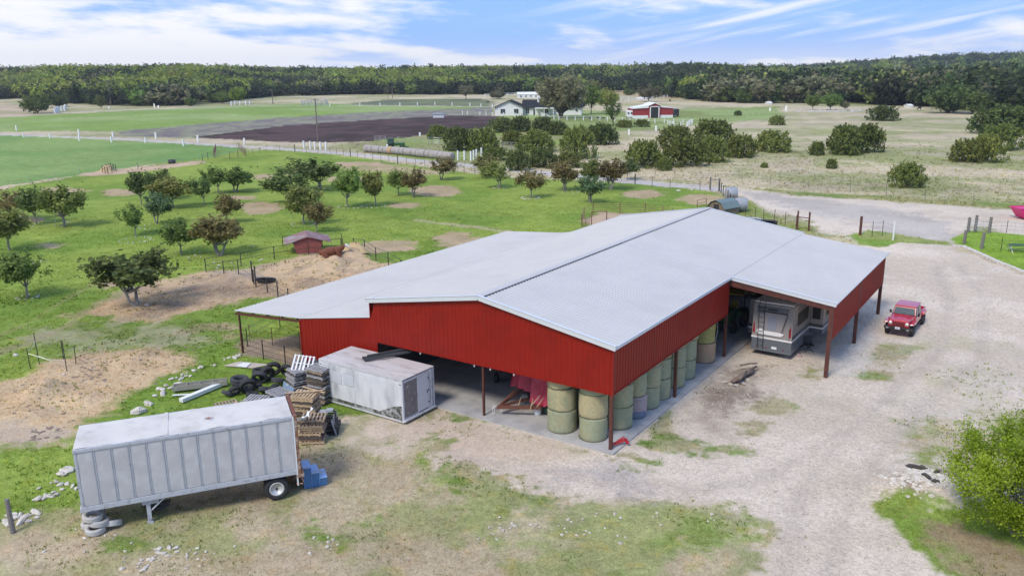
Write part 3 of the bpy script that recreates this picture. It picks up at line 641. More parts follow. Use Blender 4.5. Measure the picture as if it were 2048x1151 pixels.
# back and inner walls
wall_run((0, LEN, 0), (-1, 0, 0), (0, 1, 0), WL, lambda s_: 0, lambda s_: ZE-.06+(WR-abs(WR-s_))*(ZR-ZE)/WR)
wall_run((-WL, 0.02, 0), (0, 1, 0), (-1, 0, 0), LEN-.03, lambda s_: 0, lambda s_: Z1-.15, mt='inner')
wall_run((-W2, 0.02, 0), (0, 1, 0), (-1, 0, 0), 8, lambda s_: 0, lambda s_: Z2-.1)
wall_run((-WL, 0.0, 0), (0, 1, 0), (-1, 0, 0), LEN, lambda s_: Z1+.02, lambda s_: ZE-.08)
# roof sheets run down the slope
def roof_run(xa, za, xb, zb, y0, y1, lift=0.0, name='roof_panel'):
    dx, dz_ = xb-xa, zb-za; ln = math.hypot(dx, dz_); n = Vector((-dz_, 0, dx))/ln
    if n.z < 0: n = -n
    y = y0; share = {}
    while y < y1-.02:
        w_ = min(.9144, y1-y); key = round(w_, 3)
        if key in share: ob(name, share[key], barn, (0, y, 0))
        else:
            A = Vector((xa, 0, za+lift)); B = Vector((xb, 0, zb+lift)); wd = Vector((0, 1, 0))
            mb = ribbed((0, 0, 0), wd, n, w_, lambda q: A+wd*q, lambda q: B+wd*q)
            share[key] = mb.build(name, M['roof'], barn, loc=(0, y, 0)).data
        y += .9144
roof_run(-WR, ZR, .2, ZE, -.16, 16.1)
roof_run(-WR, ZR, .2, ZE, 16.1, LEN+.1)
roof_run(-WR, ZR, -WL-.15, ZE, -.16, LEN+.1)
roof_run(.2, ZE, W4+.2, Z4, 15.87, LEN+.1, -.012)
roof_run(-WL-.01, Z1, -W2, Z2, -.04, LEN)
roof_run(-W2, Z2, -W3, Z3, -.10, LEN, .0)
# ridge cap with the foam closures showing between the ribs
cap = MB()
for s_ in (-1, 1):
    cap.hexa([(-WR, -.2, ZR+.03), (-WR+s_*.22, -.2, ZR+.012), (-WR+s_*.22, LEN+.12, ZR+.012), (-WR, LEN+.12, ZR+.03)][::s_],
             [(-WR, -.2, ZR+.055), (-WR+s_*.22, -.2, ZR+.035), (-WR+s_*.22, LEN+.12, ZR+.035), (-WR, LEN+.12, ZR+.055)][::s_])
cap.build('ridge_cap', M['roof'], barn)
cl = MB(); y = .1
while y < LEN:
    cl.box(-WR+.222, y, ZR-.03, -WR+.275, y+.17, ZR+.008); y += .3048
cl.build('ridge_closure_strip', M['darkgap'], barn)
# white trim: rakes, eaves, knees
def trim(a, b, wd, ht, name='roof_trim', mt='trim'):
    MB().bar(a, b, wd, ht).build(name, M[mt], barn)
for ye in (-.2, LEN+.14):
    trim((-WR, ye, ZR-.05), (.24, ye, ZE-.05), .10, .26); trim((-WR, ye, ZR-.05), (-WL-.2, ye, ZE-.05), .10, .26)
    MB().bar((-WR, ye+.02, ZR+.075), (.24, ye+.02, ZE+.075), .2, .012).build('rake_flashing', M['trim'], barn)
    MB().bar((-WR, ye+.02, ZR+.075), (-WL-.2, ye+.02, ZE+.075), .2, .012).build('rake_flashing', M['trim'], barn)
trim((.225, -.15, ZE-.05), (.225, 15.9, ZE-.05), .05, .16)
trim((-WL-.19, -.1, ZE-.06), (-WL-.19, LEN, ZE-.06), .04, .14)
trim((.24, 15.80, ZE-.09), (W4+.22, 15.80, Z4-.09), .07, .22); trim((W4+.23, 15.8, Z4-.03), (W4+.23, LEN+.1, Z4-.03), .04, .07)
MB().bar((.24, 15.84, ZE+.035), (W4+.22, 15.84, Z4+.035), .2, .012).build('rake_flashing', M['trim'], barn)
trim((-WL, -.055, Z1-.0), (-W2-.02, -.055, Z2-.0), .05, .05)
trim((-WL+.0, -.052, Z1-.02), (-WL+.0, -.052, ZE-.17), .06, .05, mt='red')
trim((.03, -.035, ZB-.02), (.03, -.035, ZE-.2), .12, .10, 'corner_trim', 'red')
trim((0, -.045, ZB), (-15.2, -.045, ZB), .05, .04, 'bottom_trim', 'red'); trim((.045, 0, ZB), (.045, 16.07, ZB), .05, .04, 'bottom_trim', 'red')
trim((-W2-.01, -.045, 0), (-W2-.01, -.045, Z2-.1), .06, .08, 'corner_trim', 'red')
# steel frame
def beam(a, b, w_=.15, h_=.2, name='beam'): MB().bar(a, b, w_, h_).build(name, M['brown'], barn)
def post(x, y, zt, s_=.15): MB().bar((x, y, -.15), (x, y, zt), s_, s_).build('post', M['brown'], barn)
for y in (.0, 8.03, 16.07): post(-.08 if y else -.06, y+(.0 if y else .08), ZE-.2, .16)
for y in (24.1, 32.0): post(-.1, y, ZE-.2)
for x in (-7.73, -15.3): post(x, .10, ftop(x)-.35, .11)
for x in (-7.73, -15.3): post(x, 16.0, ftop(x)-.1)
for y in (15.97, 23.64, 31.75): post(W4-.06, y, Z4-.12, .22)
for y in (.03, 8, 16, 24, 32): post(-W3+.35, y, Z3-.12, .10)
for y in (.06, 8, 16, 24, 32):
    beam((-W2, y-.06, Z2-.21), (-W3+.05, y-.06, Z3-.21), .09, .16, 'rafter')
    beam((-WR, y+.1, ZR-.36), (-.1, y+.1, ZE-.32), .12, .25, 'rafter'); beam((-WR, y+.1, ZR-.36), (-WL, y+.1, ZE-.32), .12, .25, 'rafter')
    if y > 10: beam((0, y-.1, ZE-.42), (W4, y-.1, Z4-.32), .14, .32, 'rafter')
for k in range(5):
    x = -W2-.25-k*1.42; z = Z2+(x+W2)*(Z2-Z3)/(W3-W2)-.065
    beam((x, -.06, z), (x, LEN-.1, z), .07, .11, 'purlin')
for k in range(8):
    x = -.3-k*1.03; z = ZE+(-x)*(ZR-ZE)/WR-.12; beam((x, .05, z), (x, LEN-.1, z), .06, .14, 'purlin')
for k in range(5):
    x = .5+k*1.4; z = ZE-(x-.2)*(ZE-Z4)/W4-.11; beam((x, 15.95, z), (x, LEN, z), .06, .12, 'purlin')
beam((-.05, .05, ZB+.02), (-15.2, .05, ZB+.02), .1, .12, 'girt'); beam((-.05, .1, ZB+.02), (-.05, 16, ZB+.02), .1, .12, 'girt')
for x in (-8.25, -7.2, -5.7, -12.0):
    MB().lathe([(.03, -.16), (.045, -.1), (.03, 0)], 8, c=(x, .02, ZB-.02)).build('hanging_lamp', M['lamp'], barn)

# concrete floor in poured bays, each joint open
def slab_at(x0, y0, x1, y1):
    o = MB().box(x0+.008, y0+.008, -.3, x1-.008, y1-.008, 0).build('slab_bay', M['slab'], slab); return o
slab = tag(MB().box(-WL+.03, -.26, -.32, .24, 32.1, -.018).build('barn_floor', M['concrete']), 'pale concrete floor slab under the red barn', None, None, 'structure')
for i in range(4):
    for j in range(4):
        xs = [-WL+.02, -11.6, -7.73, -3.85, .28]; ys = [-.3, 8.03, 16.07, 24.1, 32.15]
        slab_at(xs[i], ys[j], xs[i+1], ys[j+1])

# ------------------------------------------------------------------ round bales in the barn
def bale_mesh(seed, r_=.735, h_=1.25, sag=.07):
    rr = random.Random(seed); mb = MB(); n = 40; prof = []
    hs = [0, .03, .10, .3, .5, .7, .9, .97, 1.0]
    for q in hs:
        edge = .93 if q in (0, 1.0) else (.985 if q in (.03, .97) else 1.0)
        prof.append((r_*edge*(1+.012*math.sin(q*9+seed)), q*h_))
    b = 0
    mb.v.append((0, 0, 0))
    for (q, z) in prof:
        for k in range(n):
            t = 2*PI*k/n
            w_ = 1+sag*math.sin(2*t+seed)*.5+.012*math.sin(7*t+z*6+seed*3)+rr.uniform(-.008, .008)
            mb.v.append((q*w_*math.cos(t), q*w_*math.sin(t), z+rr.uniform(-.008, .008)))
    mb.v.append((0, 0, h_*1.01)); m_ = len(prof)
    for i in range(m_-1):
        for k in range(n): a = 1+i*n; mb.f.append((a+k, a+(k+1) % n, a+n+(k+1) % n, a+n+k))
    for k in range(n): mb.f.append((0, 1+(k+1) % n, 1+k)); a = 1+(m_-1)*n; mb.f.append((a+k, a+(k+1) % n, len(mb.v)-1))
    return mb
order = ['left stack at the barn front', 'stack behind the brown corner post', 'first stack round the corner',
         'side stack with the pink and blue striped lowest bale', 'third stack along the side', 'side stack just left of the middle post',
         'side stack just right of the middle post', 'last green stack along the side', 'far end stack of two']
stacks = [(1124, 869, ['bale_green', 'bale_tan', 'bale_tan']), (1184, 888, ['bale_green', 'bale_tan', 'bale_green']), (1240, 860, ['bale_green', 'bale_green', 'bale_green']),
          (1269, 838, ['bale_pink', 'bale_green', 'bale_green']), (1299, 820, ['bale_green', 'bale_green', 'bale_green']), (1330, 802, ['bale_green', 'bale_green', 'bale_tan']),
          (1365, 780, ['bale_green', 'bale_green', 'bale_green']), (1388, 763, ['bale_green', 'bale_green', 'bale_tan']), (1413, 727, ['bale_peach', 'bale_yellow'])]
lev = ['bottom', 'middle', 'top']; k = 0
for si, (px, py, ms) in enumerate(stacks):
    p = un(px, py); cx_, cy_ = p[0]-.40, p[1]+.60
    if si >= 2: cx_ = min(cx_, -.98)
    if si < 2: cy_ = max(cy_, .93)
    z = 0.0
    for li, mm in enumerate(ms):
        k += 1
        hh = 1.22+random.uniform(-.05, .05) if si < 8 else 1.3
        t = thing('round_hay_bale', f"{ {'bale_green':'greenish','bale_tan':'straw coloured','bale_pink':'pink and blue wrapped','bale_yellow':'mustard yellow','bale_peach':'peach coloured'}[mm] } round bale, {lev[li]} of {order[si] if mm != 'bale_pink' else 'the second side stack'}",
                  'hay bale', (cx_+random.uniform(-.04, .04)*li, cy_+random.uniform(-.03, .05)*li, z), random.uniform(0, 6), 'round hay bales stacked on end in the barn')
        bale_mesh(k, h_=hh, r_=.735+random.uniform(-.02, .02)).build('hay', M[mm], t, True)
        if mm == 'bale_pink':
            MB().lathe([(.742, .03), (.755, .06), (.755, .40), (.742, .42)], 36).build('blue_wrap', M['bale_blue'], t, True)
            for q in (.55, .78, 1.0): MB().lathe([(.742, q), (.756, q+.03), (.756, q+.09), (.742, q+.12)], 36).build('pale_stripe', M['bale_grey'], t, True)
        MB().lathe([(.70, -.008), (.742, .0), (.742, .022), (.70, .03)], 36).build('wrap_edge', M['twine'], t, True)
        z += hh-.01
# second row of bales deeper in the barn
for i, (x, y) in enumerate([(-2.5, 2.5), (-2.5, 4.1), (-2.4, 5.8), (-2.5, 7.4), (-2.4, 9.0), (-2.4, 10.7)]):
    for l in range(2):
        t = thing('round_hay_bale', 'greenish round hay bale in the dim second row behind the side stacks', 'hay bale', (x, y, l*1.24), i*1.3, 'second row of round hay bales')
        bale_mesh(50+i*2+l).build('hay', M['bale_green'], t, True)

# ------------------------------------------------------------------ things on the barn floor
def wheel_mesh(r_, w_, n=28):
    """tyre standing in the XZ plane, axle along Y"""
    hw = w_/2
    return MB().lathe([(r_*.58, -hw*.85), (r_*.80, -hw), (r_*.95, -hw*.92), (r_, -hw*.6), (r_*1.0, -hw*.2), (r_*.985, 0), (r_, hw*.2), (r_, hw*.6), (r_*.95, hw*.92), (r_*.80, hw), (r_*.58, hw*.85), (r_*.56, 0)], n, 'Y', close=True)
# tarp covered boat-like rig on a rusty trailer frame
t = thing('tarp_covered_trailer', 'rusty trailer frame under a faded red tarp, beside the hay bales', 'trailer', (-5.6, 2.9, 0), R(-12))
MB().bar((-.95, -2.6, .5), (-.15, .2, .62), .1, .14).bar((-.95, -2.6, .5), (-.95, 0, 1.2), .09, .09).bar((.5, -1.2, .6), (-.2, 2.8, .62), .1, .14).build('frame', M['rustred'], t)
MB().bar((-1.0, -2.7, .48), (.9, -1.2, .56), .12, .16).build('tongue', M['rustred'], t)
MB().bar((-.9, 0, .6), (1.0, 0, .6), .1, .1).bar((-.9, 1.8, .6), (1.0, 1.8, .6), .1, .1).bar((-1.0, -2.55, .5), (-.75, -1.3, 1.3), .08, .08).bar((.2, -1.2, .6), (.6, -.4, 1.5), .07, .07).bar((.6, -1.0, .6), (.95, -.2, 1.5), .05, .05).build('cross_members', M['rustred'], t)
tb = MB(); nx, ny = 26, 18; vs2 = []
for i in range(nx+1):
    for j in range(ny+1):
        u = i/nx; v = j/ny
        x = -1.45+3.1*u; prof_ = math.sin(PI*min(1, v*1.6))
        fold = .07*math.sin(u*19+v*2)+.05*math.sin(u*41+1)
        if v < .55: q = (x, -1.05-.25*(1-v/.55)+fold, .78+(1.55*(v/.55))+.18*math.sin(u*7)*(1-v/.55)+(.34*(1-v/.55) if u < .42 else 0)-(.0))
        else: q = (x, -1.05+(v-.55)/.45*3.6, 2.33+.12*math.sin(u*9+v*6)+.25*math.sin((v-.55)/.45*PI))
        if .40 < u < .47 and v < .5: q = (q[0], q[1]+.5, max(q[2], 1.0))
        vs2.append(q)
tb.add(vs2, [(i*(ny+1)+j, (i+1)*(ny+1)+j, (i+1)*(ny+1)+j+1, i*(ny+1)+j+1) for i in range(nx) for j in range(ny)])
o = tb.build('tarp', M['tarp'], t, True); sm_ = o.modifiers.new('thick', 'SOLIDIFY'); sm_.thickness = .01
for s_ in (-1, 1):
    w1 = wheel_mesh(.36, .22).build('wheel', M['tyre'], t, True, loc=(s_*.95, 1.0, .36)); w1.rotation_euler = (0, 0, PI/2)
for q in range(2):
    MB().lathe([(.25, -.012), (.27, 0), (.25, .012)], 24, 'Y', close=True).build('spoked_ring', M['white'], t, loc=(-1.0-.17*q, -2.7-.1*q, .28+.04*q)).rotation_euler = (0, 0, .5-q)
for a, b in (((-.55, -1.3, .75), (-.35, -1.7, .45)), ((.35, -1.25, 1.0), (.6, -1.75, .5)), ((.9, -1.3, 1.3), (.6, -1.7, .7)), ((1.2, -1.2, 1.35), (.95, -1.6, .75))):
    MB().tube([a, b], .025, 6).build('tarp_strap', M['wood_light'], t)
o = tag(MB().lathe([(.17, 0), (.19, .02), (.23, .36), (.22, .38), (.19, .37)], 18).build('bucket', M['white_pl'], None, True, loc=(-5.35, 1.75, 0)), 'white plastic bucket under the rusty trailer frame', 'bucket')
t = thing('green_canvas_bundle', 'dark green canvas bundle lying beside the front left hay bale', 'canvas bundle', (-4.55, 2.15, 0))
bb = MB(); 
for i in range(13):
    for j in range(12):
        u = i/12*PI; v = j/12*2*PI; w_ = 1+.08*math.sin(5*v+i)
        bb.v.append((.62*math.cos(u), .42*math.sin(u)*math.cos(v)*w_, .36+.36*math.sin(u)*math.sin(v)*w_))
bb.f += [(i*12+j, i*12+(j+1) % 12, (i+1)*12+(j+1) % 12, (i+1)*12+j) for i in range(12) for j in range(12)]
bb.build('canvas', M['canvas_green'], t, True); MB().lathe([(.37, -.03), (.385, 0), (.37, .03)], 14, 'X', c=(0, 0, .36), close=True).build('strap', M['black'], t)
t = thing('riding_mower', 'dark zero-turn mower parked in the shade behind the front post', 'mower', (-9.6, 5.3, 0), R(200))
MB().box(-.62, -.75, .18, .62, .55, .36).build('deck', M['machine'], t, bevel=.04); MB().box(-.4, .3, .36, .4, 1.0, .8).build('engine_cover', M['machine'], t, bevel=.06)
MB().box(-.28, -.25, .55, .28, .2, .66).box(-.28, .2, .55, .28, .3, 1.1).build('seat', M['black'], t, bevel=.03)
MB().tube([(-.35, -.2, .4), (-.35, -.45, 1.0), (-.05, -.5, 1.02)], .02).tube([(.35, -.2, .4), (.35, -.45, 1.0), (.05, -.5, 1.02)], .02).build('lap_bars', M['black'], t)
for x in (-.6, .6): wheel_mesh(.3, .28).build('wheel', M['tyre'], t, True, loc=(x, .6, .3)).rotation_euler = (0, 0, PI/2); wheel_mesh(.17, .12).build('caster_wheel', M['tyre'], t, True, loc=(x*.8, -1.1, .17)).rotation_euler = (0, 0, PI/2)
MB().tube([(-.5, .8, .8), (-.5, .8, 1.6), (.5, .8, 1.6), (.5, .8, .8)], .03).build('roll_bar', M['black'], t)
t = thing('oil_drum', 'dark steel drum standing left of the red tarp', 'drum', (-7.45, 4.3, 0))
MB().lathe([(.28, 0), (.29, .02), (.285, .3), (.295, .32), (.285, .34), (.285, .58), (.295, .6), (.285, .62), (.285, .86), (.29, .88), (.27, .88)], 20).build('body', M['machine'], t, True)
MB().lathe([(.0, .87), (.26, .875)], 20).build('lid', M['black'], t)
t = thing('concrete_block', 'grey hollow concrete block on the floor by the dark drum', 'concrete block', (-7.2, 3.35, 0), .3)
MB().box(-.2, -.1, 0, .2, -.07, .2).box(-.2, .07, 0, .2, .1, .2).box(-.2, -.07, 0, -.17, .07, .2).box(-.015, -.07, 0, .015, .07, .2).box(.17, -.07, 0, .2, .07, .2).build('block_shell', M['concrete'], t)
# vehicle and tractor in the dark behind the motorhome
t = thing('parked_tractor', 'green and yellow tractor in the dark bay left of the motorhome', 'tractor', (-1.9, 22.5, 0), R(4))
MB().box(-.4, -1.7, .7, .4, -.1, 1.5).build('hood', M['machine_g'], t, bevel=.06); MB().box(-.75, -.1, .8, .75, 1.1, 1.25).build('platform', M['machine_g'], t, bevel=.05)
MB().box(-.25, .35, 1.25, .25, .8, 1.4).box(-.25, .75, 1.3, .25, .85, 1.8).build('seat', M['machine_y'], t, bevel=.03)
for x in (-.8, .8):
    w1 = wheel_mesh(.72, .42).build('rear_wheel', M['tyre'], t, True, loc=(x, .6, .72)); w1.rotation_euler = (0, 0, PI/2)
    MB().lathe([(.0, -.05), (.4, -.05), (.42, .05), (0, .05)], 18, 'X').build('rim', M['machine_y'], w1, loc=(0, 0, 0)).rotation_euler = (0, 0, PI/2)
    wheel_mesh(.42, .26).build('front_wheel', M['tyre'], t, True, loc=(x*.8, -1.35, .42)).rotation_euler = (0, 0, PI/2)
    MB().bar((x*.8, .25, 1.2), (x*.8, .25, 2.4), .06, .06).bar((x*.8, 1.05, 1.2), (x*.8, 1.05, 2.4), .06, .06).build('roof_post', M['black'], t)
MB().box(-.8, .0, 2.4, .8, 1.25, 2.5).build('canopy', M['machine_y'], t, bevel=.03)
t = thing('dark_car', 'dark grey car parked nose out in the bay behind the last hay bales', 'car', (-3.0, 18.6, 0), R(-8))
def car_body(t, L_=4.4, W_=1.8, mb_='machine'):
    hw = W_/2
    MB().prism([(-hw, -L_/2, .3), (-hw, L_/2, .35), (-hw, L_/2, .85), (-hw, L_/2-.9, .98), (-hw, -L_/2+.2, .95), (-hw, -L_/2, .8)], (W_, 0, 0)).build('body', M[mb_], t, bevel=.08)
    MB().hexa([(-hw+.05, -1.3, .96), (hw-.05, -1.3, .96), (hw-.05, 1.7, .96), (-hw+.05, 1.7, .96)], [(-hw+.2, -.6, 1.5), (hw-.2, -.6, 1.5), (hw-.2, 1.4, 1.5), (-hw+.2, 1.4, 1.5)]).build('glasshouse', M['glass'], t, bevel=.05)
    MB().box(-hw+.2, -.62, 1.495, hw-.2, 1.42, 1.54).build('roof', M[mb_], t, bevel=.02)
    for x in (-hw+.12, hw-.12):
        for y in (-1.35, 1.35):
            w1 = wheel_mesh(.34, .22).build('wheel', M['tyre'], t, True, loc=(x, y, .34)); w1.rotation_euler = (0, 0, PI/2)
            r2 = MB()
            for q in range(5):
                a = q*2*PI/5; r2.bar((0, 0, 0), (.2*math.cos(a), 0, .2*math.sin(a)), .25, .05)
            r2.lathe([(.19, -.12), (.215, 0), (.19, .12)], 20, 'Y').build('rim', M['chrome'], w1)
car_body(t)
tag(MB().tube([(-.35, 15.2, 2.9), (-.3, 15.25, 2.0), (-.38, 15.15, 1.2), (-.3, 15.0, .5), (-.45, 14.9, .04), (-.6, 14.8, .03)], .018, 6).build('hose', M['hose']), 'thin pale hose hanging beside the third post on the barn side', 'hose')
# red floor jack at the corner
t = thing('red_jack_stand', 'small red hitch dolly with wheel and chrome crank at the foot of the corner post', 'trailer dolly', (.02, .5, 0), R(-18))
MB().bar((-.12, -.25, .12), (.12, .65, .22), .12, .1).bar((-.02, .1, .18), (.12, .5, .38), .06, .16).build('frame', M['jeep'], t)
MB().tube([(.08, .35, .3), (.2, .6, .62), (.34, .6, .66)], .018).build('crank', M['chrome'], t)
wheel_mesh(.11, .08, 14).build('wheel', M['black'], t, True, loc=(-.12, -.2, .11)).rotation_euler = (0, 0, 1.2)
MB().lathe([(.09, -.04), (.1, 0), (.09, .04)], 14, 'Y', c=(.2, .6, .12)).build('guard', M['jeep'], t)

# ------------------------------------------------------------------ motorhome under the lean-to
t = thing('motorhome', 'grey and taupe motorhome with open slide-outs parked under the right lean-to', 'motorhome', (2.37, 17.95, -.05), R(-1.2))
X = 1.29
def rv(name, x0, y0, z0, x1, y1, z1, mt, b=.015): return MB().box(x0, y0, z0, x1, y1, z1).build(name, M[mt], t, bevel=b)
rv('body', -X, .0, .45, X, 11.2, 3.45, 'rv_up', .06)
rv('lower_skirt', -X-.012, -.10, .30, X+.012, 11.25, 1.12, 'rv_lo', .05)
rv('white_stripe', -X-.02, -.115, 1.12, X+.02, 11.27, 1.23, 'rv_white', .01)
rv('dark_band', -X-.008, -.02, 1.23, X+.008, 11.21, 1.52, 'rv_band', .01)
rv('bumper_sill', -X+.02, -.17, .30, X-.02, -.10, .42, 'rv_lo', .02)
rv('roof', -X+.03, .05, 3.45, X-.03, 11.1, 3.56, 'rv_white', .04)
# moulded rear cap
MB().hexa([(-X, -.10, 1.24), (X, -.10, 1.24), (X, .0, 1.24), (-X, .0, 1.24)], [(-X, -.02, 3.3), (X, -.02, 3.3), (X, .02, 3.3), (-X, .02, 3.3)]).build('rear_cap', M['rv_up'], t, bevel=.02)
MB().prism([(-.80, -.13, 1.55), (.55, -.13, 1.55), (.72, -.13, 1.68), (.90, -.13, 2.85), (.85, -.13, 2.95), (-.92, -.13, 2.95), (-.95, -.13, 2.6)], (0, .05, 0)).build('rear_panel', M['rv_panel'], t, bevel=.02)
MB().prism([(-.86, -.17, 1.40), (.62, -.17, 1.40), (.8, -.17, 1.6), (.62, -.17, 1.66), (-.7, -.17, 1.66), (-.95, -.17, 1.72), (-1.0, -.17, 1.55)], (0, .07, 0)).build('tail_fairing', M['rv_white'], t, bevel=.03)
MB().prism([(-.98, -.12, 3.0), (.98, -.12, 3.0), (1.02, -.12, 3.25), (-1.02, -.12, 3.25)], (0, .08, 0)).build('top_fairing', M['rv_lo'], t, bevel=.03)
MB().box(-.3, -.145, 3.08, .3, -.12, 3.17).build('rear_camera_slot', M['black'], t)
MB().bar((.62, -.14, 1.6), (.93, -.14, 2.9), .04, .05).bar((-.95, -.14, 2.93), (.93, -.14, 2.93), .05, .05).build('dark_outline', M['rv_band'], t)
MB().prism([(-.28, -.14, 1.75), (.28, -.14, 1.75), (.30, -.14, 2.5), (.2, -.14, 2.62), (-.2, -.14, 2.62), (-.30, -.14, 2.5)], (0, .03, 0)).build('rear_window', M['rv_frame'], t)
for s_ in (-1, 1): MB().prism([(s_*1.10, -.115, 1.45), (s_*1.24, -.115, 1.45), (s_*1.20, -.115, 2.2), (s_*1.13, -.115, 2.0)][::s_], (0, .05, 0)).build('tail_light', M['red_lens'], t)
MB().lathe([(.0, -.19), (.14, -.19), (.16, -.13)], 18, 'Y', c=(-.72, 0, 1.62)).build('spare_cap', M['rv_white'], t)
ld = MB()
for x in (-.86, -.50): ld.tube([(x, -.12, .42), (x, -.22, .5), (x, -.22, 3.35), (x, -.05, 3.72)], .018, 6)
for q in range(9): ld.tube([(-.86, -.22, .7+q*.31), (-.50, -.22, .7+q*.31)], .014, 6)
ld.build('ladder', M['black'], t)
MB().box(.05, -.125, .52, .38, -.105, .68).build('licence_plate', M['plate'], t)
for x in (-.9, -.3, .8): MB().lathe([(0, -.13), (.045, -.13), (.045, -.1)], 12, 'Y', c=(x, 0, .55)).build('reflector', M['red_lens'], t)
MB().tube([(1.12, -.13, 1.25), (1.12, -.16, 2.0)], .012, 6).build('aerial', M['black'], t)
for s_, y0, y1 in ((1, 3.9, 8.6), (-1, 1.7, 6.5)):
    so_ = rv('slide_out', min(s_*X, s_*(X+.85)), y0, .78, max(s_*X, s_*(X+.85)), y1, 3.15, 'rv_up', .03)
    xa, xb = sorted((s_*(X-.0), s_*(X+.862)))
    def sp(name, a, b_, c_, d_, e, f_, mt): return MB().box(a, b_, c_, d_, e, f_).build(name, M[mt], so_, bevel=.006)
    sp('slide_skirt', xa+.01, y0-.014, .76, xb, y1+.014, 1.12, 'rv_lo'); sp('slide_stripe', xa+.01, y0-.02, 1.12, xb+.004, y1+.02, 1.23, 'rv_white'); sp('slide_band', xa+.01, y0-.01, 1.23, xb, y1+.01, 1.45, 'rv_band')
    if s_ > 0: sp('slide_window', X+.14, y0-.02, 1.78, X+.66, y0-.005, 2.78, 'black')
    for q in range(2): sp('side_window', s_*(X+.85)-.008, y0+.7+q*2, 1.9, s_*(X+.85)+.016, y0+1.7+q*2, 2.7, 'black')
    ro = MB().hexa([(xa, y0-.1, 3.16), (xb, y0-.1, 3.16), (xb, y1+.1, 3.16), (xa, y1+.1, 3.16)], [(xa, y0-.1, 3.20+(.12 if s_ > 0 else 0)), (xb, y0-.1, 3.20+(0 if s_ > 0 else .12)), (xb, y1+.1, 3.20+(0 if s_ > 0 else .12)), (xa, y1+.1, 3.20+(.12 if s_ > 0 else 0))]).build('slide_awning', M['rv_roof'], t)
MB().box(X-.01, 1.0, 1.95, X+.02, 3.3, 2.8).build('side_window', M['black'], t); MB().tube([(X+.03, .4, 1.25), (X+.03, 3.8, 1.5)], .015, 6).build('grab_rail', M['chrome'], t)
for y in (2.9, 9.3):
    for s_ in (-1, 1): wheel_mesh(.45, .3).build('wheel', M['tyre'], t, True, loc=(s_*(X-.2), y, .45)).rotation_euler = (0, 0, PI/2)
MB().box(-.8, 4, 3.56, .1, 5, 3.8).build('air_conditioner', M['rv_white'], t, bevel=.05)
t = thing('folding_camp_chair', 'black folding camp chair frame below the right slide-out of the motorhome', 'camp chair', (4.15, 20.3, -.1), .5)
MB().tube([(-.3, -.25, 0), (.3, .25, .5)], .02).tube([(.3, -.25, 0), (-.3, .25, .5)], .02).tube([(-.3, .25, 0), (.3, -.25, .5)], .02).tube([(.3, .25, 0), (-.3, -.25, .5)], .02).build('legs', M['black'], t)
MB().box(-.3, -.25, .44, .3, .25, .48).build('seat', M['black'], t); MB().hexa([(-.3, .25, .48), (.3, .25, .48), (.3, .29, .48), (-.3, .29, .48)], [(-.3, .4, .95), (.3, .4, .95), (.3, .44, .95), (-.3, .44, .95)]).build('backrest', M['black'], t)
tag(MB().box(-.14, -.1, 0, .14, .1, .16).build('small_box', M['bale_pink'], loc=(3.95, 18.9, -.1), bevel=.02), 'small pale pink box on the gravel behind the motorhome', 'box')

# ------------------------------------------------------------------ red pickup
t = thing('red_pickup', 'shiny red four-door off-road pickup parked facing the barn corner on the gravel', 'pickup truck', (8.62, 29.0, -.1), R(-2.5))
hw = .80
def jp(name, mb, mt, b=.02, smooth=False): return mb.build(name, M[mt], t, smooth, bevel=b)
jp('lower_body', MB().box(-hw, -1.0, .55, hw, 1.05, 1.12), 'jeep', .05)
jp('hood', MB().hexa([(-.62, -2.28, .78), (.62, -2.28, .78), (.76, -.85, .78), (-.76, -.85, .78)], [(-.60, -2.2, 1.16), (.60, -2.2, 1.16), (.74, -.85, 1.26), (-.74, -.85, 1.26)]), 'jeep', .05)
jp('hood_bulge', MB().hexa([(-.3, -2.0, 1.16), (.3, -2.0, 1.16), (.38, -.95, 1.22), (-.38, -.95, 1.22)], [(-.27, -1.95, 1.20), (.27, -1.95, 1.20), (.35, -1.0, 1.285), (-.35, -1.0, 1.285)]), 'jeep', .02)
gr = jp('grille', MB().box(-.68, -2.36, .68, .68, -2.27, 1.12), 'jeep', .03)
for q in range(7): MB().box(-.33+q*.11-.035, -2.372, .76, -.33+q*.11+.035, -2.355, 1.06).build('slot', M['black'], gr)
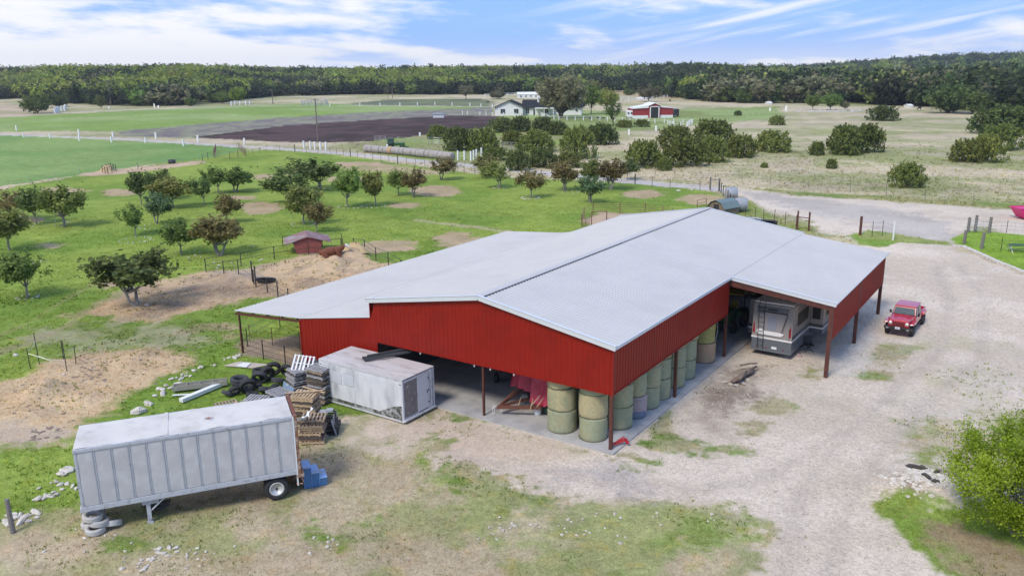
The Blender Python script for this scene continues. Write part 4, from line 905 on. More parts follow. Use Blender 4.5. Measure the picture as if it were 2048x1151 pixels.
for s_ in (-1, 1):
    hl = MB().lathe([(0, -2.40), (.10, -2.39), (.115, -2.36), (.115, -2.33)], 20, 'Y', c=(s_*.53, 0, .95)).build('headlight', M['lamp'], t, True)
    MB().lathe([(.11, -2.375), (.13, -2.37), (.13, -2.34)], 20, 'Y', c=(s_*.53, 0, .95)).build('bezel', M['chrome'], hl, True)
    xa, xb = sorted((s_*.70, s_*.94))
    jp('front_fender', MB().hexa([(xa, -2.32, .90), (xb, -2.32, .90), (xb, -1.05, .72), (xa, -1.05, .72)], [(xa, -2.28, 1.0), (xb, -2.26, .99), (xb, -1.15, 1.0), (xa, -1.10, 1.02)]), 'jeep', .03)
    MB().box(s_*.80-.07, -2.335, .925, s_*.80+.07, -2.315, .965).build('indicator', M['lamp'], t)
    jp('rear_fender', MB().hexa([(xa, 1.35, .80), (xb, 1.35, .80), (xb, 2.35, .80), (xa, 2.35, .80)], [(xa, 1.45, 1.02), (xb, 1.45, 1.0), (xb, 2.25, 1.0), (xa, 2.25, 1.02)]), 'jeep', .03)
    for y in (-1.66, 1.83):
        w1 = wheel_mesh(.41, .27).build('wheel', M['tyre'], t, True, loc=(s_*.79, y, .41)); w1.rotation_euler = (0, 0, PI/2)

        MB().lathe([(0, .12), (.07, .12), (.2, .08), (.235, .125), (.24, 0)], 20, 'Y').lathe([(.24, 0), (.235, -.125), (.2, -.08), (.07, -.12), (0, -.12)], 20, 'Y').build('rim', M['machine'], w1, True)
    # doors
    for y0, y1 in ((-.78, .12), (.16, .98)):
        d = jp('door', MB().box(min(s_*hw, s_*(hw+.02)), y0, .62, max(s_*hw, s_*(hw+.02)), y1, 1.13), 'jeep', .01)
        MB().box(min(s_*(hw+.02), s_*(hw+.045)), y1-.2, 1.0, max(s_*(hw+.02), s_*(hw+.045)), y1-.06, 1.03).build('handle', M['black'], d)
        MB().hexa([(s_*(hw-.01)-.01, y0+.06, 1.15), (s_*(hw-.01)+.01, y0+.06, 1.15), (s_*(hw-.01)+.01, y1-.05, 1.15), (s_*(hw-.01)-.01, y1-.05, 1.15)],
                  [(s_*(hw-.105)-.01, y0+(.3 if y0 < 0 else .06), 1.66), (s_*(hw-.105)+.01, y0+(.3 if y0 < 0 else .06), 1.66), (s_*(hw-.105)+.01, y1-.05, 1.66), (s_*(hw-.105)-.01, y1-.05, 1.66)]).build('side_window', M['glass'], t)
    MB().box(s_*.92-.05, -.72, 1.2, s_*.92+.08, -.60, 1.42).bar((s_*.78, -.66, 1.22), (s_*.92, -.66, 1.25), .04, .04).build('mirror', M['black'], t, bevel=.02)
    MB().box(min(s_*.72, s_*.86), -1.05, .40, max(s_*.72, s_*.86), 1.3, .47).build('side_step', M['black'], t)
# cabin
jp('cabin', MB().hexa([(-hw+.03, -.82, 1.12), (hw-.03, -.82, 1.12), (hw-.03, 1.05, 1.12), (-hw+.03, 1.05, 1.12)], [(-hw+.13, -.45, 1.72), (hw-.13, -.45, 1.72), (hw-.13, 1.0, 1.72), (-hw+.13, 1.0, 1.72)]), 'jeep', .02)
MB().hexa([(-.70, -.842, 1.20), (.70, -.842, 1.20), (.70, -.80, 1.20), (-.70, -.80, 1.20)], [(-.63, -.532, 1.64), (.63, -.532, 1.64), (.63, -.50, 1.64), (-.63, -.50, 1.64)]).build('windshield', M['glass'], t)
jp('roof', MB().box(-.70, -.50, 1.70, .70, 1.04, 1.79), 'jeep', .04)
jp('cowl', MB().box(-.74, -.98, 1.20, .74, -.80, 1.255), 'black', .02)
for x in (-.3, .25): MB().bar((x, -.86, 1.22), (x+.35, -.79, 1.29), .015, .015).build('wiper', M['black'], t)
jp('bumper', MB().hexa([(-.88, -2.52, .52), (.88, -2.52, .52), (.88, -2.30, .50), (-.88, -2.30, .50)], [(-.90, -2.55, .72), (.90, -2.55, .72), (.90, -2.30, .74), (-.90, -2.30, .74)]), 'black', .03)
for s_ in (-1, 1): MB().lathe([(.05, -2.57), (.06, -2.575), (.05, -2.56)], 16, 'Y', c=(s_*.66, 0, .62)).box(s_*.66-.15, -2.566, .575, s_*.66+.15, -2.55, .59).box(s_*.66-.15, -2.566, .655, s_*.66+.15, -2.55, .67).build('fog_lamp', M['chrome'], t)
pl = MB().box(-.155, -2.575, .60, .155, -2.56, .75).build('licence_plate', M['plate'], t)
MB().bar((-.11, -2.579, .67), (.11, -2.579, .67), .004, .035).build('plate_lettering', M['ink'], pl)
bed = jp('bed', MB().box(-.80, 1.10, .60, -.74, 2.55, 1.15).box(.74, 1.10, .60, .80, 2.55, 1.15).box(-.74, 1.10, .60, .74, 2.55, .72).box(-.74, 1.10, .72, .74, 1.15, 1.15), 'jeep', .01)
MB().box(-.74, 2.5, .72, .74, 2.56, 1.14).build('tailgate', M['jeep'], t, bevel=.01)
MB().box(-.73, 1.16, .73, .73, 2.49, .745).build('bed_liner', M['black'], bed)
for s_ in (-1, 1): MB().box(s_*.77-.05, 2.56, .85, s_*.77+.03, 2.59, 1.08).build('tail_light', M['red_lens'], t)

# ------------------------------------------------------------------ old semi trailer
TO = Vector((-14.47, -18.35, 0)); TE = Vector((-9.60, -11.33, 0)); tdir = (TE-TO).normalized(); TL = (TE-TO).length
trz = math.atan2(tdir.y, tdir.x)
t = thing('semi_trailer', 'old silver box trailer with dusty white roof and rusty rear frame, on the dry grass', 'trailer', tuple(TO)[:2]+(-.1,), trz)
TW, TB, TT = 2.5, 1.18, 3.82          # local x along the length, y to the far side
trl = TL
def tp(name, mb, mt, b=0, smooth=False, par=None): return mb.build(name, M[mt], par or t, smooth, bevel=b)
# near and far sides: separate riveted sheets
npan = 13
def dent(x, z): return .012*math.sin(x*5.3+z*2)+.008*math.sin(x*11+z*7)
for side in (0, 1):
    yb = 0 if side == 0 else TW
    for i in range(npan):
        a = .06+i*(trl-.12)/npan; b_ = .06+(i+1)*(trl-.12)/npan
        nx, nz = 7, 9; vsx = []; out_ = -1 if side == 0 else 1
        for u in range(nx+1):
            for v in range(nz+1):
                x = a+(b_-a)*u/nx; z = TB+.16+(TT-TB-.30)*v/nz
                e = 1 if 0 < u < nx and 0 < v < nz else 0
                vsx.append((x, yb+out_*e*(abs(dent(x+i, z))*.9+.004), z))
        fs = [(u*(nz+1)+v, (u+1)*(nz+1)+v, (u+1)*(nz+1)+v+1, u*(nz+1)+v+1) for u in range(nx) for v in range(nz)]
        tp('side_panel', MB().add(vsx, fs), 'tr_side', smooth=True)
    for i in range(npan+1):
        a = .06+i*(trl-.12)/npan; rb = MB()
        for q in ((-.05, -.028), (.028, .05)) if 0 < i < npan else ((-.05, .05),):
            rb.box(a+q[0], yb-.028, TB+.1, a+q[1], yb+.024, TT-.12)
        for q in range(12):
            z = TB+.25+q*.2; rb.box(a-.012, yb-.03, z, a+.012, yb+.03, z+.025)
        tp('side_rib', rb, 'tr_rail')
tp('floor', MB().box(.02, .03, TB-.02, trl-.02, TW-.03, TB+.1), 'wood_dark'); 
tp('front_wall', MB().box(0, .02, TB, .05, TW-.02, TT-.05), 'tr_side', .02)
tp('nose_band', MB().box(-.06, -.02, TB-.12, .10, TW+.02, TB+.08), 'tr_rail', .02)
for yb in (-.04, TW-.05):
    tp('bottom_rail', MB().box(0, yb, TB-.08, trl, yb+.09, TB+.14), 'tr_rail', .01); tp('top_rail', MB().box(0, yb, TT-.14, trl, yb+.09, TT+.02), 'tr_rail', .02)
# roof sheet in two lengths, slightly sagging, with a lap seam and a vent
for a, b_ in ((0.02, trl*.40), (trl*.40+.04, trl-.05)):
    nx = 26; ny = 10; vsx = []
    for u in range(nx+1):
        for v in range(ny+1):
            x = a+(b_-a)*u/nx; y = .02+(TW-.04)*v/ny
            vsx.append((x, y, TT+.025+.012*math.sin(x*2.6+y)+.010*math.sin(y*5+x*6)+.03*math.sin(PI*v/ny)))
    tp('roof_sheet', MB().add(vsx, [(u*(ny+1)+v, (u+1)*(ny+1)+v, (u+1)*(ny+1)+v+1, u*(ny+1)+v+1) for u in range(nx) for v in range(ny)]), 'tr_roof', smooth=True)
sm1 = MB(); sm1.box(trl*.40-.06, .02, TT+.02, trl*.40+.10, TW-.02, TT+.062)
for q in range(14): sm1.lathe([(0, .0), (.02, .0), (.018, .012)], 6, c=(trl*.40-.03, .15+q*.17, TT+.06))
tp('roof_seam', sm1, 'tr_roof')
tp('roof_vent', MB().lathe([(.24, .05), (.20, .075), (.13, .08), (.12, .06)], 20, c=(trl*.60, TW*.42, TT)), 'cont_roof', smooth=True); tp('vent_hole', MB().lathe([(0, .068), (.12, .070)], 16, c=(trl*.60, TW*.42, TT)), 'rust')
tp('roof_stain', MB().lathe([(0, .042), (.34, .043), (.35, .040)], 18, c=(trl*.60, TW*.42, TT)), 'mildew')
# rear door frame, rusty
for y in (-.06, TW-.08): tp('rear_post', MB().box(trl-.02, y, TB-.25, trl+.14, y+.14, TT+.05), 'rust' if y > 0 else 'rust', .01)
tp('rear_edge_trim', MB().box(trl-.05, -.075, TB-.1, trl+.0, -.05, TT), 'white', 0)
tp('rear_header', MB().box(trl-.02, .08, TT-.22, trl+.14, TW-.08, TT+.06), 'rustred', .01)
tp('rear_door_flap', MB().box(trl+.0, .3, TB, trl+.05, 1.35, TT-.25), 'rust'); tp('rear_sill', MB().box(trl-.05, -.05, TB-.25, trl+.26, TW+.05, TB-.02), 'rust', .01)
tp('rear_bumper', MB().tube([(trl+.05, .1, TB-.2), (trl+.22, .05, .72), (trl+.16, 0.0, .6), (trl-.1, .05, .62)], .035).tube([(trl+.2, TW-.3, .7), (trl+.2, .1, .7)], .04), 'rust')
tp('mud_bracket', MB().box(trl-.06, -.02, .55, trl+.0, .06, TB-.1), 'white')
# chassis, axle, wheels
tp('chassis_rail', MB().box(.6, .62, TB-.30, trl, .76, TB-.05).box(.6, TW-.76, TB-.30, trl, TW-.62, TB-.05), 'tr_rail')
wx = float(np.dot(np.array(un(556, 997)[:2])-np.array(TO[:2]), np.array(tdir[:2])))
tp('axle', MB().tube([(wx, .1, .52), (wx, TW-.1, .52)], .07), 'machine'); tp('suspension', MB().box(wx-.5, .6, .5, wx+.5, .78, TB-.1).box(wx-.5, TW-.78, .5, wx+.5, TW-.6, TB-.1), 'rustred')
for y in (.18, .50, TW-.50, TW-.18):
    w1 = wheel_mesh(.52, .27, 36).build('wheel', M['tyre'], t, True, loc=(wx, y, .52))
    s_ = -1 if y < 1 else 1
    MB().lathe([(.33, s_*.10), (.315, s_*.13), (.27, s_*.12), (.21, s_*.02)], 28, 'Y').build('rim', M['rim'], w1, True)
    hb = MB().lathe([(.0, s_*.10), (.07, s_*.10), (.09, s_*.03), (.12, s_*-.02)], 16, 'Y')
    for q in range(5):
        a = q*2*PI/5+.3; hb.bar((.06*math.cos(a), s_*.04, .06*math.sin(a)), (.25*math.cos(a), s_*.06, .25*math.sin(a)), .075, .06)
    hb.build('hub', M['hub'], w1)
# landing gear
lgx = float(np.dot(np.array(un(301, 1034)[:2])-np.array(TO[:2]), np.array(tdir[:2])))
for y in (.12, TW-.3):
    tp('landing_leg', MB().box(lgx-.08, y, .18, lgx+.08, y+.14, TB-.1).box(lgx-.12, y-.05, .0, lgx+.12, y+.2, .06).box(lgx-.05, y+.02, .04, lgx+.05, y+.12, .2).box(lgx-.22, y-.02, TB-.30, lgx+.42, y+.16, TB-.08), 'tr_rail')
    tp('landing_brace', MB().bar((lgx+.04, y+.06, .52), (lgx+.72, y+.06, TB-.1), .05, .05), 'white')
tp('landing_crossbar', MB().bar((lgx, .2, .5), (lgx, TW-.2, .5), .05, .05), 'tr_rail')
# pale tyres carrying the nose
T0 = TO; 
def tl(x, y, z): return Vector((TO.x+tdir.x*x-tdir.y*y, TO.y+tdir.y*x+tdir.x*y, z-.1))
for i, (x, y, z, rx) in enumerate([(.35, .25, .13, .05), (.15, .8, .13, -.1), (.5, .35, .40, .12), (.95, .5, .14, .35), (.3, .4, .66, -.08), (.25, 1.5, .13, .05), (.3, 1.6, .39, .05), (.3, 1.5, .65, .0)]):
    o = wheel_mesh(.40, .25, 24).build('tyre', M['tyre_grey'], None, True, loc=tl(x, y, z)); o.rotation_euler = (PI/2+rx, rx*.7, i*1.1)
    tag(o, ['sun-bleached tyre lowest at the near corner under the trailer nose', 'sun-bleached tyre on the ground left of the nose pile', 'sun-bleached tyre in the middle of the nose pile', 'sun-bleached tyre leaning at the right of the nose pile',
            'topmost sun-bleached tyre touching the near trailer corner', 'sun-bleached tyre at the bottom of the far nose pile', 'sun-bleached tyre second in the far nose pile', 'sun-bleached tyre on top of the far nose pile'][i], 'tyre', 'old tyres propping the trailer nose')
o = tag(MB().bar((-.5, 0, 0), (.5, .15, .12), .5, .12).bar((-.2, -.1, .1), (.6, .3, .3), .3, .1).build('scrap_rubber', M['char'], loc=tl(2.6, 1.3, .1)), 'dark scrap rubber lying under the trailer behind its landing leg', 'scrap')
# blue steps
t = thing('blue_steps', 'small blue wooden steps with worn pale treads at the rear of the trailer', 'steps', tuple(tl(trl+.75, 1.05, 0.0))[:2]+(-.1,), trz)
for i in range(3):
    x0 = -.45+i*.34; h = .98-i*.30
    MB().box(x0, -.45, 0, x0+.34, .42, h).build('step_box', M['blue_step'], t, bevel=.008)
    MB().box(x0-.01, -.47, h+.002, x0+.35, .44, h+.03).build('tread', M['ltblue'], t, bevel=.006)
for i in range(3):
    x0 = -.45+i*.34; h = .98-i*.30
    MB().box(x0-.012, -.46, .02, x0-.002, .43, h).build('riser', M['ltblue'], t)
o = tag(MB().box(-.35, -.5, 0, .35, .5, .5).box(-.3, -.45, .5, .3, .2, .8).build('rusty_metal_frame', M['rust'], loc=tl(trl+.1, 2.0, 0), bevel=.02), 'rusty metal box behind the blue steps by the trailer door', 'metal box'); o.rotation_euler = (0, 0, trz)

# ------------------------------------------------------------------ storage container
t = thing('storage_container', 'white weathered storage box with stained roof standing before the barn', 'container', (-17.0, -2.93, -.02), R(-.5))
CL, CW, CH = 6.25, 2.55, 2.45
c_ = MB()
def cp(name, mb, mt, b=0, par=None, smooth=False): return mb.build(name, M[mt], par or t, smooth, bevel=b)
nsl = 13
for k in range(nsl):        # lap boards on the long sides
    z0 = .34+k*(CH-.46)/nsl; z1_ = z0+(CH-.46)/nsl
    for y, s_ in ((0, -1), (CW, 1)):
        cp('side_board', MB().hexa([(.07, y-.0, z0), (CL-.07, y-.0, z0), (CL-.07, y+s_*.045, z0), (.07, y+s_*.045, z0)][::(1 if s_ > 0 else -1)], [(.07, y-.0, z1_), (CL-.07, y-.0, z1_), (CL-.07, y+s_*.004, z1_), (.07, y+s_*.004, z1_)][::(1 if s_ > 0 else -1)]), 'cont_side')
cp('skirt_board', MB().box(.05, -.014, .10, CL-.05, .01, .34), 'mildew')
cp('mildew_patch', MB().prism([(CL-1.7, -.048, .34), (CL-.1, -.048, .34), (CL-.1, -.048, .95), (CL-.6, -.048, .85), (CL-1.1, -.048, .6)], (0, .003, 0)), 'mildew')
for x0, z0, x1, z1_ in ((.75, 1.25, 1.75, 1.95), (1.9, 1.3, 2.7, 2.0)): cp('patch_panel', MB().box(x0, -.052, z0, x1, -.04, z1_), 'cont_patch')
cp('back_end', MB().box(0, .01, .1, .04, CW-.01, CH-.06), 'cont_side')
cp('roof', MB().box(-.02, -.03, CH-.06, CL+.02, CW+.03, CH), 'cont_roof', .02)
for y in (-.035, CW-.03): cp('top_rail', MB().box(0, y, CH-.15, CL, y+.065, CH-.061), 'cont_trim', .006)
for x, y in ((-.01, -.03), (CL-.09, -.03), (-.01, CW-.07), (CL-.09, CW-.07)): cp('corner_post', MB().box(x, y, .0, x+.10, y+.10, CH-.07), 'cont_trim', .01)
cp('base_frame', MB().box(0, -.02, .0, CL, .08, .11).box(0, CW-.08, 0, CL, CW+.02, .11).box(0, .08, 0, .1, CW-.08, .1), 'cont_trim')
for x in (.12, CL-.14): cp('lamp_socket', MB().lathe([(0, -.05), (.04, -.045), (.045, -.02)], 10, 'Y', c=(x, 0, CH-.28)), 'black')
# door end (toward +x)
cp('end_panel', MB().box(CL-.05, .1, .16, CL-.02, CW-.1, CH-.1), 'cont_side')
cp('bare_panel', MB().box(CL-.02, .12, .25, CL+.005, 1.15, CH-.22), 'bareply')
d = cp('door', MB().box(CL-.02, 1.2, .22, CL+.02, 2.02, CH-.22), 'cont_patch', .01)
cp('door_gap', MB().box(CL-.018, 1.2, .16, CL+.004, 2.02, .215), 'black')
MB().box(CL+.02, 1.92, 1.1, CL+.05, 1.96, 1.25).build('handle', M['black'], d)
for z in (.5, 1.2, 1.9): MB().box(CL+.005, 2.02, z, CL+.04, 2.1, z+.08).build('hinge', M['machine'], d)
cp('door_frame', MB().box(CL-.0, 1.15, .2, CL+.03, 1.19, CH-.18).box(CL-.0, 2.03, .2, CL+.03, 2.12, CH-.18).box(CL-.0, .1, CH-.21, CL+.03, 2.12, CH-.13).box(CL-.0, 2.25, .2, CL+.04, 2.33, CH-.15), 'cont_trim')
cp('sill', MB().box(CL-.05, -.02, .06, CL+.12, CW+.02, .16), 'cont_trim', .01)
def beams():
    ps = [((2.3, 1.15, CH+.06), (4.1, 3.3, CH+.2)), ((2.6, .95, CH+.07), (4.15, 3.15, CH+.22)), ((2.45, 1.35, CH+.17), (4.0, 3.45, CH+.34)), ((2.15, 1.25, CH+.05), (2.7, 1.75, CH+.06))]
    for i, (a, b) in enumerate(ps):
        va = Vector(a)+Vector((-17.0, -2.93, 0)); vb = Vector(b)+Vector((-17.0, -2.93, 0))
        o = MB().bar((0, 0, 0), tuple(vb-va), .13, .11).build('timber_beam', M['beam_dark'], None, loc=va, bevel=.008)
        tag(o, ['dark timber beam lying leftmost on the container roof', 'dark timber beam lying rightmost on the container roof', 'dark timber beam lying on top of the other two on the container roof', 'short dark timber offcut at the left end of the roof beams'][i], 'timber beam', 'dark timbers on the container roof')
beams()

# ------------------------------------------------------------------ pallets
_pm = {}
def pallet(name_mat, n_top=7):
    """pallet as thing with plank parts: L 1.2 x W 1.0 x H .14"""
    key = (name_mat, n_top)
    if key in _pm: return _pm[key]
    tp_ = MB().box(-.045, -.5, 0, .045, .5, .02).mesh('plank', M[name_mat]); st = MB().box(-.6, -.02, .0, .6, .02, .09).mesh('stringer', M[name_mat])
    root = thing('pallet', 'x', 'pallet', (0, 0, -50))
    for k in range(n_top): ob('plank', tp_, root, (-.555+k*1.11/(n_top-1), 0, .112), rot=(0, 0, (random.random()-.5)*.03))
    for y in (-.46, 0, .46): ob('stringer', st, root, (0, y, .02))
    for x in (-.55, 0, .55): ob('bottom_plank', tp_, root, (x, 0, 0))
    _pm[key] = root; root['_u'] = 0
    return root
def put_pallet(mt, x, y, z, rz, label, tilt=(0, 0), n_top=7):
    p = pallet(mt, n_top)
    o = dup(p, (x, y, z), rz, label, 'wooden pallets in the heap by the container')
    o.rotation_euler = (tilt[0], tilt[1], rz); del o['_u']
    return o
def ordn(i): return ['bottom', 'second', 'third', 'fourth', 'fifth', 'sixth', 'seventh', 'eighth', 'ninth', 'tenth', 'eleventh', 'twelfth', 'thirteenth', 'fourteenth', 'fifteenth'][i]
def pstack(px, py, n, mats_, rz, desc, jit=.06, lean=(0, 0), dx=0, dy=0):
    p = un(px, py); x, y = p[0]+dx, p[1]+dy; z = -.08
    for i in range(n):
        mt = mats_[i % len(mats_)] if i < n-1 else mats_[-1]
        cname = {'wood_light': 'fresh tan', 'wood_mid': 'brown', 'wood_grey': 'silvery grey', 'wood_dark': 'dark brown', 'wood_white': 'white painted', 'plastic_black': 'black plastic'}[mt]
        pos_ = 'topmost' if i == n-1 else ordn(i)+'' if i else 'bottom'
        put_pallet(mt, x+lean[0]*z+random.uniform(-jit, jit), y+lean[1]*z+random.uniform(-jit, jit), z, rz+random.uniform(-.08, .08), f'{cname} pallet, {pos_} in the {desc}', (random.uniform(-.015, .015), random.uniform(-.015, .015)))
        z += .142
    return x, y, z
pstack(640, 805, 15, ['wood_dark', 'wood_mid', 'wood_dark', 'wood_grey'], R(5), 'dark stack against the container end', dx=-.2, dy=.35)
pstack(588, 836, 7, ['wood_dark', 'wood_grey', 'wood_mid'], R(-30), 'mixed stack between silvery and tan stacks', .12)
pstack(548, 838, 4, ['wood_light', 'wood_mid'], R(15), 'low tan stack half hidden by the trailer roof', .1)
x1_, y1_, z1_ = pstack(600, 790, 12, ['wood_grey', 'wood_grey', 'wood_dark', 'wood_grey'], R(-20), 'silvery stack under the white pallet')
put_pallet('wood_white', x1_+.1, y1_+.35, z1_+.2, R(28), 'white painted pallet tilted up on top of the silvery stack', (R(48), R(6)), 6)
x3, y3, z3 = pstack(616, 848, 13, ['wood_mid', 'wood_light', 'wood_dark', 'wood_light'], R(25), 'tan stack in the middle of the heap', .07)
pstack(628, 876, 9, ['wood_light', 'wood_mid', 'wood_dark', 'wood_light', 'wood_mid'], R(35), 'leaning stack nearest the trailer door', .09, lean=(-.06, .04))
pstack(516, 815, 5, ['wood_dark', 'wood_grey', 'wood_grey'], R(28), 'low stack beside the tyres', .07)
pstack(562, 806, 6, ['wood_dark', 'wood_dark', 'wood_grey'], R(-10), 'dark low stack between tyres and tan stack', .1)
pstack(655, 858, 4, ['plastic_black', 'wood_dark'], R(40), 'small stack right of the heap', .05)
put_pallet('wood_light', *(Vector(un(480, 818))+Vector((0, 0, .0)))[:3], R(40), 'tan pallet lying tilted beside the low grey stack', (R(8), R(-4)))
put_pallet('wood_mid', *(Vector(un(455, 812)))[:3], R(70), 'brown pallet flat on the grass at the left of the heap', (R(5), R(2)))
for p_ in _pm.values():
    for c in kids(p_): bpy.data.objects.remove(c)
    bpy.data.objects.remove(p_)
# loose boards over the stacks
for i, (a, b, lb) in enumerate([((x3-.9, y3-.6, z3+.02), (x3+.7, y3+.6, z3+.12), 'loose tan board lying aslant over the middle pallet stack'), ((x3-.8, y3+.55, z3+.02), (x3+.9, y3+.5, z3+.06), 'loose tan board along the far edge of the middle pallet stack')]):
    tag(MB().bar((0, 0, 0), tuple(Vector(b)-Vector(a)), .1, .03).build('loose_board', M['wood_light'], None, loc=a), lb, 'board')
for i in range(9):
    p = un(455+i*6, 822-i*2.2); a = random.uniform(0, 3)
    tag(MB().bar((-.55, 0, 0), (.55, 0, .06), .1, .03).build('loose_board', M[['wood_light', 'wood_mid', 'wood_grey'][i % 3]], None, loc=(p[0], p[1], .02+.035*(i % 4))), 'loose board scattered on the grass behind the trailer roof', 'board', 'loose boards behind the trailer').rotation_euler = (0, 0, a)
# white plastic film snagged on the leaning stack
fm = MB(); vsx = []
P0 = Vector(un(628, 876))
for i in range(15):
    for j in range(7):
        u = i/14; v = j/6
        w_ = .10+.16*abs(math.sin(u*7))
        vsx.append((-.45+u*1.0+.06*math.sin(v*9+i), -.62-.12*math.sin(u*PI)+(v-.5)*w_*2, 1.15+.42*u-.35*math.sin(u*5)*v+.05*math.sin(i*2.1+j)))
fm.add(vsx, [(i*7+j, (i+1)*7+j, (i+1)*7+j+1, i*7+j+1) for i in range(14) for j in range(6)])
o = fm.build('plastic_film', M['plastic_white'], None, True, loc=(P0.x-.1, P0.y+.15, 0)); tag(o, 'crumpled white plastic film caught on the stack nearest the trailer door', 'plastic film')
# crates on the small stack
xs, ys = un(655, 858)[:2]
t = thing('plastic_crate', 'grey and black plastic crate rack on top of the small stack right of the heap', 'crate', (xs, ys, .50), R(35))
cr = MB()
for z in (0, .12, .24, .36):
    cr.box(-.45, -.35, z, .45, -.31, z+.05).box(-.45, .31, z, .45, .35, z+.05).box(-.45, -.31, z, -.41, .31, z+.05).box(.41, -.31, z, .45, .31, z+.05)
cr.build('slats', M['plastic_black'], t)
for x in (-.45, .41):
    for y in (-.35, .31): MB().box(x, y, -.02, x+.05, y+.05, .44).build('corner_upright', M['plastic_grey'], t)
MB().box(-.35, -.2, .43, .1, .3, .5).box(.0, -.1, .5, .35, .2, .62).build('grey_tray', M['plastic_grey'], t)
o = tag(MB().box(-.02, -.35, 0, .02, .35, .8).build('leaning_panel', M['plastic_grey'], loc=(xs+.62, ys+.1, -.08)), 'light grey panel leaning on the small crate stack', 'panel'); o.rotation_euler = (0, R(-15), R(35))
# old printed board on the silvery stack
o = tag(MB().box(-.75, -.02, 0, .75, .02, .5).build('printed_board', M['blueprint'], loc=(x1_-.15, y1_-.75, .35)), 'board with faded blue print leaning on the silvery pallet stack', 'board'); o.rotation_euler = (R(-12), 0, R(-20))

# tyres of the heap
def tyre_at(px, py, r_, w_, rot, label, mt='tyre', dz=0):
    p = un(px, py)
    o = wheel_mesh(r_, w_, 32).build('tyre', M[mt], None, True, loc=(p[0], p[1], -.1+dz)); o.rotation_euler = rot
    return tag(o, label, 'tyre', 'scrap tyres heaped beside the pallets')
tyre_at(482, 775, .52, .34, (R(90), 0, 0), 'big truck tyre lying flat at the bottom of the left end of the tyre heap', 'tyre', .17)
tyre_at(480, 772, .54, .34, (R(88), R(4), 0), 'big truck tyre lying flat on top at the left end of the tyre heap', 'tyre_dusty', .50)
tyre_at(497, 784, .50, .30, (R(22), 0, R(60)), 'truck tyre leaning upright against the big flat tyres', 'tyre', .5)
tyre_at(456, 790, .36, .22, (R(62), R(12), R(20)), 'car tyre leaning outward at the far left of the heap', 'tyre_dusty', .24)
tyre_at(470, 788, .38, .24, (R(35), 0, R(70)), 'car tyre tucked behind the leftmost leaning tyre', 'tyre', .33)
for i, (px, py, r_, rx, rz, dz_, lb) in enumerate([
    (520, 765, .48, 30, 40, .45, 'truck tyre leaning right of the big flat ones'), (535, 760, .50, 15, 75, .5, 'truck tyre standing in the middle of the heap'),
    (548, 752, .48, 20, 50, .6, 'truck tyre standing behind the middle of the heap'), (557, 768, .42, 70, 10, .35, 'tyre sloping toward the silvery pallets'),
    (520, 745, .46, 82, 0, .2, 'tyre lying flat at the back of the heap'), (505, 790, .36, 80, 0, .15, 'tyre lying flat before the low grey stack'),
    (532, 785, .42, 60, 30, .3, 'tyre sloping behind the low grey stack'), (548, 792, .42, 18, 100, .45, 'tyre standing upright just behind the low grey stack'), (575, 752, .44, 25, 20, .5, 'tyre leaning on the silvery pallets at the back'),
    (590, 745, .4, 80, 0, .2, 'tyre lying flat beyond the silvery pallets'), (510, 775, .42, 75, 30, .2, 'tyre lying low in the front of the heap')]):
    tyre_at(px, py, r_, .28, (R(rx), 0, R(rz)), lb, 'tyre' if i % 3 else 'tyre_dusty', dz_)
tyre_at(618, 742, .62, .38, (R(88), 0, 0), 'large tyre lying lowest by the red wall behind the pallets', 'tyre', .2)
tyre_at(616, 741, .60, .38, (R(80), R(-8), 0), 'large tyre on top of another by the red wall', 'tyre_dusty', .58)
tyre_at(634, 750, .60, .38, (R(12), 0, R(-20)), 'large tyre standing on edge by the red wall', 'tyre_dusty', .55)

# troughs, planks, sheet
def plank(pa, pb, wd, ht, mt, name, label, cat, za=0, zb=0):
    a = Vector(un(*pa)); b = Vector(un(*pb)); a.z = -.02+za; b.z = -.02+zb
    return tag(MB().bar((0, 0, 0), tuple(b-a), wd, ht).build(name, M[mt], None, loc=a, bevel=.01), label, cat)
t = thing('wooden_trough', 'long weathered wooden trough on the grass left of the tyres', 'trough', tuple(un(346, 781)))
a = Vector(un(346, 781)); b = Vector(un(455, 768)); dv = b-a
nrm = Vector((-dv.y, dv.x, 0)).normalized()
MB().bar((0, 0, .06), tuple(dv+Vector((0, 0, .06))), .5, .05).build('bottom_board', M['wood_old'], t)
for s_ in (-1, 1): MB().bar(tuple(nrm*s_*.26+Vector((0, 0, .2))), tuple(dv+nrm*s_*.26+Vector((0, 0, .2))), .04, .28).build('side_board', M['wood_old'], t)
for q in range(5): MB().bar(tuple(dv*(.02+q*.24)-nrm*.25+Vector((0, 0, .2))), tuple(dv*(.02+q*.24)+nrm*.25+Vector((0, 0, .2))), .04, .2).build('divider', M['wood_old'], t)
plank((362, 803), (448, 768), .32, .22, 'wood_white', 'white_beam', 'thick white beam lying on the grass behind the trailer', 'beam', .1, .12)
plank((345, 790), (385, 788), .12, .06, 'wood_white', 'white_board', 'short white board beside the thick white beam', 'board', .03, .03)
P = [Vector(un(*q)) for q in ((448, 730), (480, 722), (540, 728), (505, 735))]
o = MB(); c0 = P[0]; 
o.hexa([tuple(p-c0+Vector((0, 0, .0))) for p in P], [tuple(p-c0+Vector((0, 0, .04))) for p in P]); tag(o.build('plywood_sheet', M['ply'], None, loc=(c0.x, c0.y, -.04)), 'pale weathered plywood sheet lying flat on the grass', 'board')
o = MB(); P = [Vector(un(*q)) for q in ((472, 732), (487, 726), (502, 727), (493, 735))]; c0 = P[0]
o.hexa([tuple(p-c0) for p in P], [tuple(p-c0+Vector((0, 0, .05))) for p in P]); tag(o.build('white_sheet', M['wood_white'], None, loc=(c0.x, c0.y, .01)), 'small white sheet on top of the weathered plywood', 'board')

